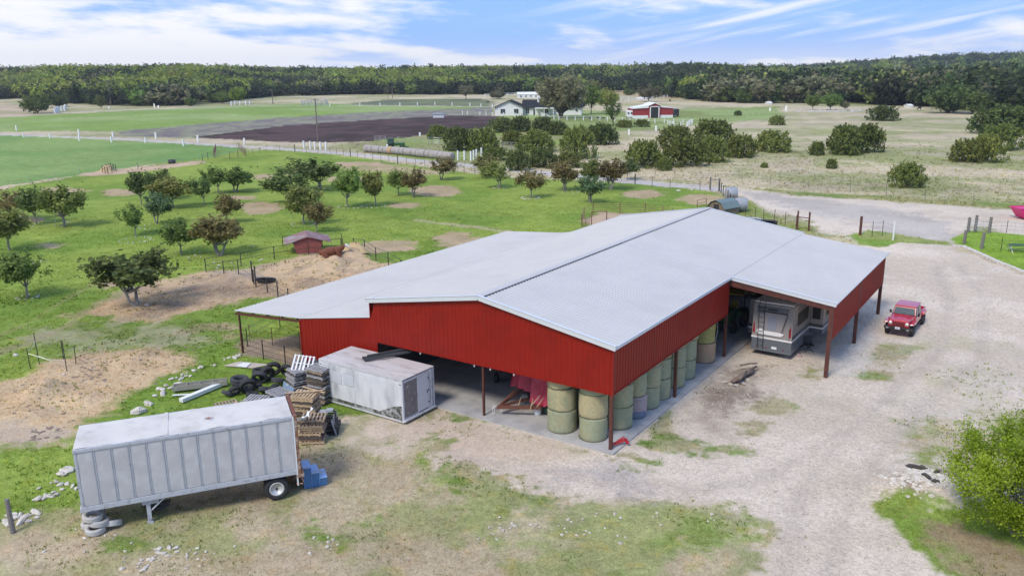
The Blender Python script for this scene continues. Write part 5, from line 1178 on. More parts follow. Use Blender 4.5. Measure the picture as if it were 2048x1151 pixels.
# ------------------------------------------------------------------ foliage
def leaf_cloud(name, pts, nrm_, size, clump, mt, sd_):
    """many leaf-sized two-triangle faces at pts"""
    g = np.random.default_rng(sd_); n = len(pts)
    a = g.normal(size=(n, 3)); a /= np.linalg.norm(a, axis=1)[:, None]
    b = np.cross(a, nrm_+g.normal(size=(n, 3))*.6); b /= (np.linalg.norm(b, axis=1)[:, None]+1e-9)
    s_ = size*(.55+.9*g.random(n))[:, None]
    v = np.empty((n, 4, 3)); v[:, 0] = pts-a*s_*.5; v[:, 1] = pts+b*s_*.36; v[:, 2] = pts+a*s_*.5; v[:, 3] = pts-b*s_*.36
    me = bpy.data.meshes.new(name); me.vertices.add(n*4); me.vertices.foreach_set('co', v.astype(np.float32).ravel())
    me.loops.add(n*4); me.loops.foreach_set('vertex_index', np.arange(n*4, dtype=np.int32)); me.polygons.add(n)
    me.polygons.foreach_set('loop_start', np.arange(0, n*4, 4, dtype=np.int32)); me.update(calc_edges=True)
    at = me.attributes.new('clump', 'FLOAT', 'POINT'); at.data.foreach_set('value', np.repeat(clump, 4).astype(np.float32))
    me.materials.append(mt); return me
def crown(sd_, rx, rz, zc, K, per, cr, size, mt, shell=.45, up_=.0, flat=0.0, lop=.18):
    g = np.random.default_rng(sd_); P = []; Nn = []; C = []; cen = []
    for k in range(K):
        d = g.normal(size=3); d /= np.linalg.norm(d); d[2] = d[2]*.85+up_
        r_ = shell+(1-shell)*g.random()**.6
        lob = 1+lop*math.sin(3*math.atan2(d[1], d[0])+sd_)+lop*.6*math.sin(5*math.atan2(d[1], d[0])+sd_*2)
        c = np.array([d[0]*rx*r_*lob, d[1]*rx*r_*lob, zc+d[2]*rz*r_*(1-flat*(d[2] < 0))])
        cen.append(c); cs = cr*(.6+.8*g.random()); m_ = int(per*(.5+g.random()))
        q = g.normal(size=(m_, 3))*cs*.42; ax_ = d*.7+np.array([0, 0, .6]); q = q+ax_[None]*(g.normal(size=(m_, 1))*cs*.55)
        P.append(c+q); Nn.append(np.tile(d, (m_, 1))); C.append(np.clip(np.full(m_, g.random())*.6+.4*g.random(m_), 0, 1))
    return leaf_cloud('crown', np.concatenate(P), np.concatenate(Nn), size, np.concatenate(C), mt, sd_), cen
def trunk_mesh(sd_, base_r, fork, cen, mt, n_l=7, stems=1, spread=.35, height=1.0):
    rr = random.Random(sd_); mb = MB()
    for s_ in range(stems):
        a = rr.uniform(0, 6.28)+s_*2*PI/max(1, stems); ox = spread*(0 if stems == 1 else 1)
        fk = Vector((ox*math.cos(a)*fork*.8+rr.uniform(-.08, .08), ox*math.sin(a)*fork*.8+rr.uniform(-.08, .08), fork))
        b0 = Vector((.08*math.cos(a)*(stems > 1), .08*math.sin(a)*(stems > 1), -.25))
        mid = (b0+fk)/2+Vector((rr.uniform(-.07, .07), rr.uniform(-.07, .07), 0))
        mb.tube([b0, b0+Vector((0, 0, .3)), mid, fk], [base_r*1.35, base_r, base_r*.8, base_r*.62], 8)
        pick = sorted(cen, key=lambda c: rr.random())[:n_l]
        for c in pick:
            c = Vector(c)*.86; c.z = max(c.z, fork+.1)
            m2 = fk.lerp(c, .5)+Vector((0, 0, -.12))
            mb.tube([fk, m2, c], [base_r*.5, base_r*.3, base_r*.08], 5, False)
    return mb.mesh('trunk', mt, True)
def hash_(s_): return sum(ord(c)*(i+3) for i, c in enumerate(s_)) % 997
VAR = {}
def orchard_variant(leaf, v, stems=1):
    key = (leaf, v, stems)
    if key not in VAR:
        sd_ = hash_(leaf)+v*31+stems
        cm_, cen = crown(sd_, 1.45, 1.5, 2.35, 50 if leaf != 'brown' else 42, 62, .40, .23, LEAF[leaf], .35, .08, .30, .22)
        VAR[key] = (cm_, trunk_mesh(sd_+1, .10, .95, cen, M['bark'], 8, stems))
    return VAR[key]
def juniper_mesh(sd_, mt):
    """dense cone-tipped evergreen bush down to the ground, radius 1, height 1"""
    g = np.random.default_rng(sd_); P = []; Nn = []; C = []
    K = 150
    for k in range(K):
        th_ = g.random()*2*PI; e = g.random()**.8; ph = e*PI/2*.98
        lob = 1+.14*math.sin(2*th_+sd_)+.1*math.sin(5*th_+sd_*1.7)
        cr_ = math.cos(ph)**.62; d = np.array([math.cos(th_)*cr_*lob, math.sin(th_)*cr_*lob, math.sin(ph)**.85*(.86+.2*g.random())])
        tip = d*(.86+.2*g.random()); tip[2] = max(.03, tip[2]); dirv = d*np.array([1, 1, .8])+np.array([0, 0, .38]); dirv /= np.linalg.norm(dirv)
        ln = .30*(.7+.6*g.random()); m_ = 34
        tt = g.random(m_); w_ = (1-tt)*.085+.012
        q = tip-dirv[None]*(ln*(1-tt))[:, None]+g.normal(size=(m_, 3))*w_[:, None]
        q[:, 2] = np.maximum(q[:, 2], .01)
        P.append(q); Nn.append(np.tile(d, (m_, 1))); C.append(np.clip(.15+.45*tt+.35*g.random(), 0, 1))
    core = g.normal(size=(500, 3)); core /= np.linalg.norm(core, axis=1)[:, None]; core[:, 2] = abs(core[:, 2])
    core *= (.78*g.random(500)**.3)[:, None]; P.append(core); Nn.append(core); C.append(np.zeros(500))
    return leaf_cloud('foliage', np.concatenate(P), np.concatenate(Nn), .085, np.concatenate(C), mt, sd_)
def stem_mesh(sd_):
    rr = random.Random(sd_); mb = MB()
    for k in range(4):
        a = rr.uniform(0, 6.28); mb.tube([(0, 0, -.06), (.1*math.cos(a), .1*math.sin(a), .2), (.35*math.cos(a), .35*math.sin(a), .6)], [.05, .035, .012], 5, False)
    return mb.mesh('stem', M['bark_d'], True)
STEM = stem_mesh(3)

# planted trees in the paddock: base x, base y, crown left, crown right, top y, leaf kind, stems, label
ORCH = [
 (55, 593, 0, 94, 499, 'green', 1, 'green tree with slim pale trunk, lowest at the left edge of the paddock'),
 (273, 608, 205, 359, 490, 'dark', 2, 'largest paddock tree, forked trunk rising from the bare straw-covered ground'),
 (20, 500, -32, 62, 412, 'olive', 1, 'olive tree at the left edge above the lowest left tree'),
 (30, 440, -10, 73, 382, 'brown', 1, 'bronze-tinted tree at the far left behind the olive one'),
 (72, 447, 40, 97, 374, 'dark', 1, 'dark tree with leaning trunk just left of the white stone ring'),
 (128, 452, 92, 181, 370, 'green', 2, 'wide green tree standing in the stone ring at the left'),
 (272, 470, 241, 294, 406, 'green', 1, 'small round green tree on a thin stem left of the blue-green pair'),
 (314, 446, 294, 352, 384, 'blue', 2, 'blue-green tree with pale twin stems in front of the olive tree'),
 (283, 410, 256, 303, 342, 'dark', 1, 'dark green tree at the left of the left clump'),
 (330, 398, 298, 358, 338, 'dark', 1, 'dark green tree at the back of the left clump'),
 (347, 415, 300, 382, 354, 'olive', 1, 'broad olive tree at the right of the left clump'),
 (408, 409, 383, 424, 354, 'dark', 1, 'small dark tree on a thin stem right of the left clump'),
 (437, 385, 405, 455, 333, 'green', 1, 'green tree with visible trunk left of the wide-topped one'),
 (472, 383, 443, 514, 333, 'green', 2, 'wide-topped green tree in the middle distance left of the long clump'),
 (455, 444, 427, 484, 384, 'brown', 1, 'bronze-tinted tree beside a round patch of bare earth'),
 (363, 507, 320, 392, 434, 'green', 1, 'green tree with thin trunk before the tall bronze tree'),
 (440, 508, 378, 489, 427, 'brown', 3, 'broad bronze tree with several stems by the pen fence corner'),
 (578, 404, 527, 616, 338, 'dark', 1, 'dark dense tree at the left of the long clump'),
 (635, 378, 574, 682, 316, 'dark', 2, 'widest dark tree at the back of the long clump'),
 (608, 446, 566, 647, 369, 'olive', 1, 'olive tree ringed with white stones above the small red shelter'),
 (634, 462, 612, 667, 398, 'brown', 1, 'sparse bronze tree leaning over the small red shelter'),
 (696, 413, 665, 730, 334, 'green', 1, 'green tree at the left of the stone-ringed pair'),
 (751, 409, 722, 776, 338, 'olive', 1, 'olive tree at the right of the stone-ringed pair'),
 (797, 388, 775, 820, 334, 'green', 1, 'green half of the pair beside the round bare patch'),
 (828, 392, 803, 856, 335, 'brown', 2, 'bronze half of the pair beside the round bare patch'),
 (883, 358, 863, 918, 312, 'brown', 2, 'small bronze tree standing alone close to the road fence'),
 (972, 354, 944, 1002, 309, 'brown', 1, 'bronze tree near the road at the left of the right row'),
 (998, 374, 964, 1017, 324, 'olive', 2, 'olive tree with stone ring in front of the bronze tree by the road'),
 (1062, 394, 1038, 1097, 337, 'brown', 1, 'bronze tree in a neat white stone ring'),
 (1130, 380, 1096, 1160, 319, 'brown', 3, 'dense bronze tree on several stems in the right row'),
 (1181, 404, 1152, 1207, 349, 'blue', 3, 'blue-green tree on pale bare stems nearest the barn in the right row'),
 (1178, 372, 1158, 1206, 318, 'olive', 1, 'olive tree behind the pale-stemmed tree'),
 (1222, 377, 1194, 1259, 315, 'brown', 3, 'large bronze tree at the right end of the right row'),
 (1255, 358, 1242, 1279, 317, 'dark', 1, 'dark green tree behind the right end of the right row')]
for i, (bx, by, x0, x1, ty, leaf, stems, lab) in enumerate(ORCH):
    p = G(bx, by); s_ = pxm(p.x, p.y); wdt = (x1-x0)/s_; hgt_ = (by-ty)/s_/.955*1.0
    cmh, tm = orchard_variant(leaf, i % 4, stems)
    kx = wdt/3.1; kz = hgt_/4.2
    root = thing('paddock_tree', lab, 'tree', p, random.uniform(0, 6), 'trees planted in the green paddock')
    # crown sits over the middle of its outline, trunk at its foot
    off = ((x0+x1)/2-bx)/s_*.8; ox_, oy_ = rt0[0]*off, rt0[1]*off
    rz_ = root.rotation_euler.z; lx = ox_*math.cos(-rz_)-oy_*math.sin(-rz_); ly = ox_*math.sin(-rz_)+oy_*math.cos(-rz_)
    ob('crown', cmh, root, (lx, ly, 0), scale=(kx, kx, kz)); ob('trunk', tm, root, scale=(kx*.9, kx*.9, kz))

JUN = [(1326, 1410, 276, 337), (1382, 1469, 243, 288), (1396, 1452, 276, 328), (1447, 1513, 274, 319), (1507, 1582, 265, 307), (1468, 1483, 223, 233), (1540, 1568, 233, 252), (1617, 1650, 286, 313),
 (1653, 1728, 253, 312), (1700, 1764, 251, 308), (1738, 1791, 213, 244), (1651, 1675, 320, 339), (1521, 1536, 327, 337), (1779, 1846, 328, 378), (1946, 2066, 213, 272), (1962, 2037, 252, 302), (1902, 1962, 280, 327), (1940, 2003, 272, 327),
 (857, 897, 253, 280), (890, 945, 256, 304), (936, 997, 257, 306), (980, 1030, 238, 268), (1020, 1064, 235, 266), (1060, 1110, 236, 270), (1095, 1137, 244, 272), (1001, 1050, 264, 292), (1038, 1106, 264, 306), (1122, 1186, 257, 321), (1172, 1233, 249, 292),
 (966, 1018, 297, 322), (1014, 1058, 303, 344), (1054, 1118, 300, 338), (1112, 1162, 308, 338), (1249, 1325, 284, 338), (1314, 1343, 315, 343), (1315, 1384, 255, 300), (1232, 1266, 242, 257), (1268, 1298, 241, 256), (2010, 2080, 228, 262)]
JLAB = ['round juniper left front of the row of five behind the road', 'juniper at the back of the roadside row, wide and dark', 'juniper second in the roadside row', 'juniper at the right of the roadside row', 'broad juniper standing just right of the roadside row',
 'tiny juniper far off by the wire fence', 'small juniper alone in the middle of the dry pasture', 'small round juniper beside the large double one', 'large domed juniper, left half of the double one', 'juniper forming the right half of the double one',
 'dark flat-topped juniper far out in the pasture', 'small juniper below the large double one', 'tiniest juniper close to the roadside fence', 'leaning juniper nearest the gravel turnaround', 'largest dark juniper at the right edge of the pasture', 'juniper in front of the largest one at the right edge',
 'juniper forming the left half of the lowest pair at the right edge', 'juniper forming the right half of the lowest pair at the right edge', 'small juniper by the white pen gate left of the juniper clump', 'dark juniper at the left of the clump by the bale row', 'dense juniper beside the end of the bale row',
 'low juniper at the back left of the clump', 'low juniper at the back of the clump near the plowed field', 'juniper at the back right of the clump', 'juniper at the far right of the back line of the clump', 'juniper in the middle of the clump left of the pen panels', 'broad juniper in the centre of the clump',
 'tallest juniper of the clump, pale green', 'round dark juniper standing right of the clump', 'low juniper in front of the bale row end by the road', 'juniper by the road behind the bronze tree', 'wide juniper by the road in front of the clump centre', 'juniper by the road at the right of the clump front',
 'big juniper alone between the paddock trees and the roadside row', 'small pale juniper beside the big lone one', 'juniper behind the roadside row at its left', 'low shrub by the slender green tree near the red and white barn, left', 'low shrub by the slender green tree near the red and white barn, right', 'juniper behind the largest one at the right edge']
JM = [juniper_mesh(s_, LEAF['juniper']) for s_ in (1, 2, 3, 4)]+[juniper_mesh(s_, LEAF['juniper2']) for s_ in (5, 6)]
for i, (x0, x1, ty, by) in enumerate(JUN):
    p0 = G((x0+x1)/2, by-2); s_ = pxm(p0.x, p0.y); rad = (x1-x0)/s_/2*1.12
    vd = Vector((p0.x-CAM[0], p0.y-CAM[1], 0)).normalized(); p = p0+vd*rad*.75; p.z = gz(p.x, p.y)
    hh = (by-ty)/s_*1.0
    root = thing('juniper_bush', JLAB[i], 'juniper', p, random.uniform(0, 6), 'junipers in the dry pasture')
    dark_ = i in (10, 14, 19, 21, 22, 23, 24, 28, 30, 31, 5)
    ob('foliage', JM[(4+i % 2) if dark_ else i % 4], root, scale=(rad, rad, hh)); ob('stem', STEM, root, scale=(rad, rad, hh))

# larger free-standing trees
def big_tree(bx, by, x0, x1, ty, leaf, label, name='broadleaf_tree', stems=1, fork=.9, open_=False, group=None, low=.18):
    p = G(bx, by); s_ = pxm(p.x, p.y); wd = (x1-x0)/s_; ht = (by-ty)/s_
    rx = wd/2*.88; lowz = ht*low; rz_ = (ht-lowz)/2*.95; zc = lowz+rz_
    k = max(.5, wd/10)
    cm_, cen = crown(hash_(label), rx, rz_, zc, 60 if open_ else 75, 34 if open_ else 55, .95*k, .55*k, LEAF[leaf], .35, .02, .1)
    root = thing(name, label, 'tree', p, 0, group)
    off = ((x0+x1)/2-bx)/s_
    ob('crown', cm_, root, (rt0[0]*off, rt0[1]*off, 0)); ob('trunk', trunk_mesh(hash_(label), .22*k, max(.6, lowz*1.1), cen, M['bark_d'], 12, stems, .5), root)
    return root
big_tree(1122, 236, 1071, 1176, 148, 'grey', 'broad spreading oak with thin brownish foliage shading the white house', 'oak_tree', 4, low=.10)
big_tree(1182, 228, 1156, 1206, 168, 'mid', 'dense green tree right of the broad oak')
big_tree(1212, 222, 1190, 1242, 176, 'olive', 'greyish tree between the green tree and the slender one')
big_tree(1226, 250, 1207, 1246, 196, 'mid', 'slender fresh green tree before the white post fence', stems=2, open_=True)
big_tree(1297, 203, 1272, 1321, 172, 'grey', 'rounded grey-green tree behind the red and white barn')
big_tree(932, 198, 917, 951, 168, 'grey', 'thin pale tree left of the white house beyond the field', open_=True)
big_tree(996, 197, 978, 1012, 184, 'grey', 'low flat grey tree by the long white building')
big_tree(1625, 220, 1607, 1642, 187, 'mid', 'left one of two fresh green trees by the stone heap')
big_tree(1660, 221, 1640, 1684, 187, 'mid', 'right one of two fresh green trees by the stone heap')
big_tree(1690, 221, 1678, 1700, 200, 'grey', 'thin greyish small tree at the right of the two fresh green ones', open_=True)
big_tree(1895, 226, 1848, 1950, 172, 'dark', 'wide dark live oak standing forward of the woods', 'oak_tree', 2, low=.05)
big_tree(1945, 228, 1915, 1978, 182, 'juniper2', 'dark oak at the right of the wide live oak', 'oak_tree', low=.02)
big_tree(478, 208, 459, 496, 174, 'lime', 'bright yellow-green tree at the edge of the left woods')
big_tree(446, 207, 427, 462, 184, 'mid', 'green tree just left of the bright yellow-green one')
big_tree(202, 216, 189, 214, 190, 'juniper2', 'small dark tree standing alone by the tall wooden pole', low=.04)
big_tree(75, 226, 44, 106, 191, 'dark', 'large dark clump-like tree at the left by the far track', low=.03)
big_tree(115, 214, 95, 140, 188, 'juniper2', 'dark tree right of the large one at the left track', low=.03)
big_tree(148, 204, 130, 166, 181, 'dark', 'dark tree standing in the clearing at the left', low=.03)
big_tree(1450, 204, 1428, 1478, 178, 'mid', 'bright green tree low at the edge of the right woods, left', low=.05)
big_tree(1490, 206, 1465, 1517, 180, 'mid', 'bright green tree low at the edge of the right woods, right', low=.05)
big_tree(382, 212, 368, 396, 196, 'mid', 'small round tree at the track edge below the left woods', low=.05)
big_tree(1385, 196, 1368, 1402, 168, 'dark', 'dark tree at the edge of the hillside clearing', low=.03)
big_tree(1350, 190, 1337, 1362, 174, 'juniper2', 'small dark tree in the middle of the hillside clearing', low=.03)
big_tree(1260, 190, 1246, 1272, 179, 'juniper2', 'dark bush on the tan hillside above the house', low=.03)

# bright green tree at the lower right, close to the camera
p = G(2008, 1072); p.z -= .05
cm_, cen = crown(91, 2.6, 2.25, 2.35, 105, 480, .46, .085, LEAF['bright'], .5, .10, .0, .26)
root = thing('young_pecan_tree', 'bushy bright lime-green tree at the lower right corner', 'tree', p+Vector((.35, .55, 0)), 0)
ob('crown', cm_, root); ob('trunk', trunk_mesh(92, .09, .5, cen, M['bark'], 14, 4, .8), root)

# ------------------------------------------------------------------ the woods
FT = {}
def forest_kind(k):
    spec = {'juniper2': (.92, 'wood_ever', 34), 'dark': (.9, 'wood_dark', 34), 'mid': (.9, 'mid', 34), 'lime': (.9, 'lime', 34), 'olive': (.9, 'olive', 34), 'grey': (.9, 'grey', 30)}[k]
    out_ = []
    for v in range(2):
        cm_, cen = crown(300+hash_(k)+v, .50, .44, .50, 30, 16, .17, .15, LEAF[spec[1]], .45, .05, .0, .12)
        out_.append((cm_, trunk_mesh(hash_(k)+v, .035, .2, cen, M['bark_d'], 3)))
    return out_
for k in ('juniper2', 'dark', 'mid', 'lime', 'olive', 'grey'): FT[k] = forest_kind(k)
FK = list(FT.keys())
def P_at(sx, r_):
    """ground point at picture column sx and range r_ from the camera foot"""
    a = math.atan((sx-1024)/(F*1.02)); d = (-math.sin(YAW)*math.cos(a)+math.cos(YAW)*math.sin(a), math.cos(YAW)*math.cos(a)+math.sin(YAW)*math.sin(a))
    return CAM[0]+d[0]*r_, CAM[1]+d[1]*r_
def rng_of(sx, py):
    p = un(sx, py); return float(np.hypot(p[0]-CAM[0], p[1]-CAM[1]))
fg = np.random.default_rng(77); FP = []
def band(x0, x1, r0f, r1f, spacing, kinds, hgt_lo, hgt_hi, keep=None):
    sx = x0
    a0 = math.atan((x0-1024)/F); a1 = math.atan((x1-1024)/F); rmax = r1f if not callable(r1f) else 1000
    area = (a1-a0)*(1200 if rmax > 1000 else 700)*(rmax-350)
    nt_ = int((a1-a0)*.5*(rmax**2-300**2)/spacing**2)
    A = fg.uniform(a0, a1, nt_); RR = np.sqrt(fg.uniform(300**2, rmax**2, nt_))
    for a, r_ in zip(A, RR):
        sx = 1024+F*math.tan(a); lo = r0f(sx) if callable(r0f) else r0f
        if r_ < lo: continue
        if keep and not keep(sx, r_): continue
        h_ = fg.uniform(hgt_lo, hgt_hi)
        xx, yy = P_at(sx, r_)
        FP.append((r_-lo, sx, r_, xx, yy, h_, kinds(sx, r_, xx, yy)))
def edge_r(sx): return rng_of(sx, float(np.interp(sx, edge_x, edge_y)))
def pick(ws):
    ks = list(ws); w_ = np.array([ws[k] for k in ks], float); return ks[int(fg.choice(len(ks), p=w_/w_.sum()))]
def kindL(sx, r_, x, y):
    n = float(fbm(np.array([x]), np.array([y]), 1/70., 91, 3)[0])
    if r_-edge_r(sx) < 22: return pick({'dark': 3, 'juniper2': 4, 'mid': 1.5, 'grey': 1})
    if sx < 900 and r_ > 600 and n > .48: return pick({'lime': 6, 'olive': 3, 'mid': 1, 'juniper2': 1})  # sunlight on the far left crests put in as yellow-green tree colour
    if n > .53: return pick({'lime': 3, 'olive': 1.5, 'mid': 4, 'dark': .6})
    if n < .44: return pick({'juniper2': 5, 'dark': 3, 'grey': 1})
    return pick({'mid': 2, 'dark': 4, 'juniper2': 4, 'olive': .8, 'grey': 1, 'lime': .3})
def keepL(sx, r_):
    if 1180 < sx < 1335 and r_ < 700: return fg.random() < .35      # hillside clearing
    if 30 < sx < 110 and 400 < r_ < 470: return fg.random() < .3
    return True
band(-260, 1480, edge_r, 1010, 7.4, kindL, 5.5, 12.5, keepL)
def kindR(sx, r_, x, y):
    if r_-edge_r(sx) < 25: return pick({'dark': 4, 'juniper2': 3, 'grey': 3, 'mid': 1, 'olive': 1})
    return pick({'dark': 5, 'juniper2': 4, 'grey': 2, 'mid': 1.5, 'olive': .7})
band(1400, 2500, edge_r, 640, 7.0, kindR, 7, 14.5)
def kindF(sx, r_, x, y):
    n = float(fbm(np.array([x]), np.array([y]), 1/110., 97, 3)[0])
    return pick({'mid': 3, 'lime': 2, 'olive': 2, 'dark': 2}) if n > .5 else pick({'juniper2': 5, 'dark': 4, 'mid': 1})
band(1430, 2500, 820, 1010, 11, lambda s_, r_, x, y: pick({'lime': 4, 'mid': 3, 'olive': 2}) if s_ < 1800 else pick({'mid': 3, 'juniper2': 2, 'lime': 1}), 7, 10, keep=lambda s_, r_: not (1600 < s_ < 1960 and fg.random() < .8))
band(1150, 2500, 1180, 1900, 14, kindF, 7, 15, keep=lambda s_, r_: fg.random() < .85)
band(-260, 1500, 1010, 1500, 19, lambda s_, r_, x, y: pick({'mid': 3, 'olive': 2, 'dark': 2, 'juniper2': 2}), 8, 12)
FP.sort(key=lambda q: q[2]/q[5])
vis = [q for q in FP if -40 < q[1] < 2090 and q[0] < 60]
vis = vis[:290]; vset = set(id(q) for q in vis)
side = lambda sx: 'left' if sx < 700 else ('middle' if sx < 1400 else 'right')
kn = {'juniper2': 'dark evergreen', 'dark': 'dark green', 'mid': 'mid green', 'lime': 'yellow-green', 'olive': 'olive green', 'grey': 'greyish thin-leaved'}
for q in vis:
    _, sx, r_, x, y, h_, kd = q
    root = thing('woodland_tree', f'{kn[kd]} tree in the front of the distant woods on the {side(sx)}', 'tree', (x, y, gz(x, y)-.3), fg.uniform(0, 6), f'{kn[kd]} trees along the edge of the {side(sx)} woods')
    cm_, tm = FT[kd][int(fg.integers(2))]; wd = h_*fg.uniform(.95, 1.35)
    ob('crown', cm_, root, scale=(wd, wd, h_)); ob('trunk', tm, root, scale=(wd, wd, h_))
rest_ = [q for q in FP if id(q) not in vset]
print('forest', len(FP), 'rest', len(rest_))
# the remaining woods: one object of instances over real points
pts = np.array([(q[3], q[4], 0) for q in rest_]); pts[:, 2] = H(pts[:, 0], pts[:, 1])-.3
me = bpy.data.meshes.new('distant_woods'); me.vertices.add(len(pts)); me.vertices.foreach_set('co', pts.astype(np.float32).ravel()); me.update()
def fattr(nm, vals):
    a_ = me.attributes.new(nm, 'FLOAT', 'POINT'); a_.data.foreach_set('value', np.array(vals, np.float32))
fattr('kid', [FK.index(q[6])*2+int(fg.integers(2)) for q in rest_]); fattr('hz', [q[5] for q in rest_]); fattr('wx', [q[5]*fg.uniform(.95, 1.4) for q in rest_]); fattr('rz', fg.uniform(0, 6.28, len(rest_)))
fo = ob('distant_woods', me); fo['kind'] = 'stuff'; fo['label'] = 'unbroken distant woodland rolling up to the skyline'; fo['category'] = 'woods'
gt = bpy.data.node_groups.new('woods', 'GeometryNodeTree'); gt.interface.new_socket('Geometry', in_out='INPUT', socket_type='NodeSocketGeometry'); gt.interface.new_socket('Geometry', in_out='OUTPUT', socket_type='NodeSocketGeometry')
gi = N(gt, 'NodeGroupInput'); go = N(gt, 'NodeGroupOutput'); jn = N(gt, 'GeometryNodeJoinGeometry')
def named(nm):
    n = N(gt, 'GeometryNodeInputNamedAttribute', data_type='FLOAT'); n.inputs[0].default_value = nm; return n.outputs[0]
srcs = {}
for o in list(COL.objects):
    if o.name.startswith('crown') and o.data and o.parent and o.parent.name.startswith('woodland'):
        srcs.setdefault(o.data.name, o)
for ki, k in enumerate(FK):
    for v in range(2):
        mesh_ = FT[k][v][0]; o = srcs.get(mesh_.name)
        if o is None: continue
        oi = N(gt, 'GeometryNodeObjectInfo'); oi.inputs[0].default_value = o; oi.transform_space = 'ORIGINAL'; oi.inputs['As Instance'].default_value = True
        # geometry is taken in the crown's own unit size
        cmp_ = N(gt, 'FunctionNodeCompare', data_type='FLOAT', operation='EQUAL'); cmp_.inputs['Epsilon'].default_value = .1
        L(gt, named('kid'), cmp_.inputs[0]); cmp_.inputs[1].default_value = ki*2+v
        sc_ = N(gt, 'ShaderNodeCombineXYZ'); L(gt, named('wx'), sc_.inputs[0]); L(gt, named('wx'), sc_.inputs[1]); L(gt, named('hz'), sc_.inputs[2])
        ro = N(gt, 'ShaderNodeCombineXYZ'); L(gt, named('rz'), ro.inputs[2])
        ip = N(gt, 'GeometryNodeInstanceOnPoints'); L(gt, gi.outputs[0], ip.inputs['Points']); L(gt, cmp_.outputs[0], ip.inputs['Selection']); L(gt, oi.outputs['Geometry'], ip.inputs['Instance'])
        L(gt, ro.outputs[0], ip.inputs['Rotation']); L(gt, sc_.outputs[0], ip.inputs['Scale']); L(gt, ip.outputs[0], jn.inputs[0])
L(gt, jn.outputs[0], go.inputs[0])
md = fo.modifiers.new('woods', 'NODES'); md.node_group = gt

# ------------------------------------------------------------------ rocks
def rock_mesh(sd_, mt):
    rr = random.Random(sd_); mb = MB(); ph = []
    n, m_ = 7, 5
    vs3 = [(0, 0, -.35)]
    for i in range(1, m_):
        for j in range(n):
            a = PI*i/m_; b = 2*PI*j/n; q = rr.uniform(.75, 1.15)
            vs3.append((math.sin(a)*math.cos(b)*q*.5, math.sin(a)*math.sin(b)*q*.42, -math.cos(a)*.33*q))
    vs3.append((0, 0, .33))
    fs = [(0, 1+(j+1) % n, 1+j) for j in range(n)]
    for i in range(m_-2):
        for j in range(n): a = 1+i*n; fs.append((a+j, a+(j+1) % n, a+n+(j+1) % n, a+n+j))
    e = 1+(m_-2)*n; fs += [(e+j, e+(j+1) % n, len(vs3)-1) for j in range(n)]
    return mb.add(vs3, fs).mesh('rock', mt)
RK = [rock_mesh(s_, M['rock']) for s_ in range(5)]+[rock_mesh(s_+9, M['rock2']) for s_ in range(3)]
ROCKS = []; ROCKREST = []
def rock(x, y, s_, label, group, tan=False):
    z = gz(x, y)+s_*.12
    ROCKS.append((s_*pxm(x, y), x, y, z, s_, label, group, tan))
def place_rock(x, y, z, s_, label, group, tan):
    o = ob('rock', RK[random.randrange(5, 8) if tan else random.randrange(5)], None, (x, y, z), (random.uniform(-.3, .3), random.uniform(-.3, .3), random.uniform(0, 6)), (s_*random.uniform(.8, 1.4), s_*random.uniform(.7, 1.2), s_*random.uniform(.6, 1)))
    tag(o, label, 'rock', group)
def rock_line(pts_, n, s0, s1, jit, label, group, tan=False):
    P_ = [Vector(un(*q)) for q in pts_]; L_ = [0]
    for a, b in zip(P_, P_[1:]): L_.append(L_[-1]+(b-a).length)
    for i in range(n):
        d = random.uniform(0, L_[-1]); k = max(j for j in range(len(P_)-1) if L_[j] <= d+1e-9); u = (d-L_[k])/max(1e-6, L_[k+1]-L_[k])
        q = P_[k].lerp(P_[k+1], u); rock(q.x+random.gauss(0, jit), q.y+random.gauss(0, jit), random.uniform(s0, s1), label, group, tan)
for px, py, s_, lb in [(278, 822, .85, 'largest white rock, standing just above the trailer roof'), (296, 806, .6, 'flat white rock right of the largest one'), (325, 786, .5, 'white rock left of the trough, lower of two'),
                       (318, 776, .42, 'white rock left of the trough, upper of two'), (358, 767, .5, 'white rock at the near end of the stone row above the trough'), (135, 938, .75, 'tall white rock left of the trailer side'), (123, 945, .5, 'white rock beside the tall one left of the trailer')]:
    p = un(px, py); rock(p[0], p[1], s_, lb, 'white rocks on the grass by the trailer')
rock_line([(310, 790), (345, 765), (375, 742), (400, 732), (425, 728)], 26, .15, .38, .25, 'white limestone rock in the row above the wooden trough', 'row of white rocks above the trough')
rock_line([(432, 722), (462, 712), (475, 710)], 12, .12, .32, .2, 'white limestone rock in the row near the open lean-to', 'row of white rocks near the lean-to')
rock_line([(96, 965), (105, 958), (140, 968), (150, 972)], 12, .15, .34, .2, 'white rock beside the left flank of the trailer', 'rocks left of the trailer')
rock_line([(60, 1000), (95, 988), (105, 985)], 10, .15, .38, .15, 'white rock in the short row left of the trailer nose', 'short row of rocks left of the trailer nose')
rock_line([(-10, 1052), (20, 1040), (60, 1025), (75, 1020)], 26, .2, .5, .28, 'pale stone in the heaped row by the grey wooden post', 'stone row at the lower left edge')
rock_line([(270, 1130), (300, 1112), (330, 1092)], 34, .10, .24, .28, 'pale broken stone in the rubble heap before the trailer', 'stone rubble in the dry grass')
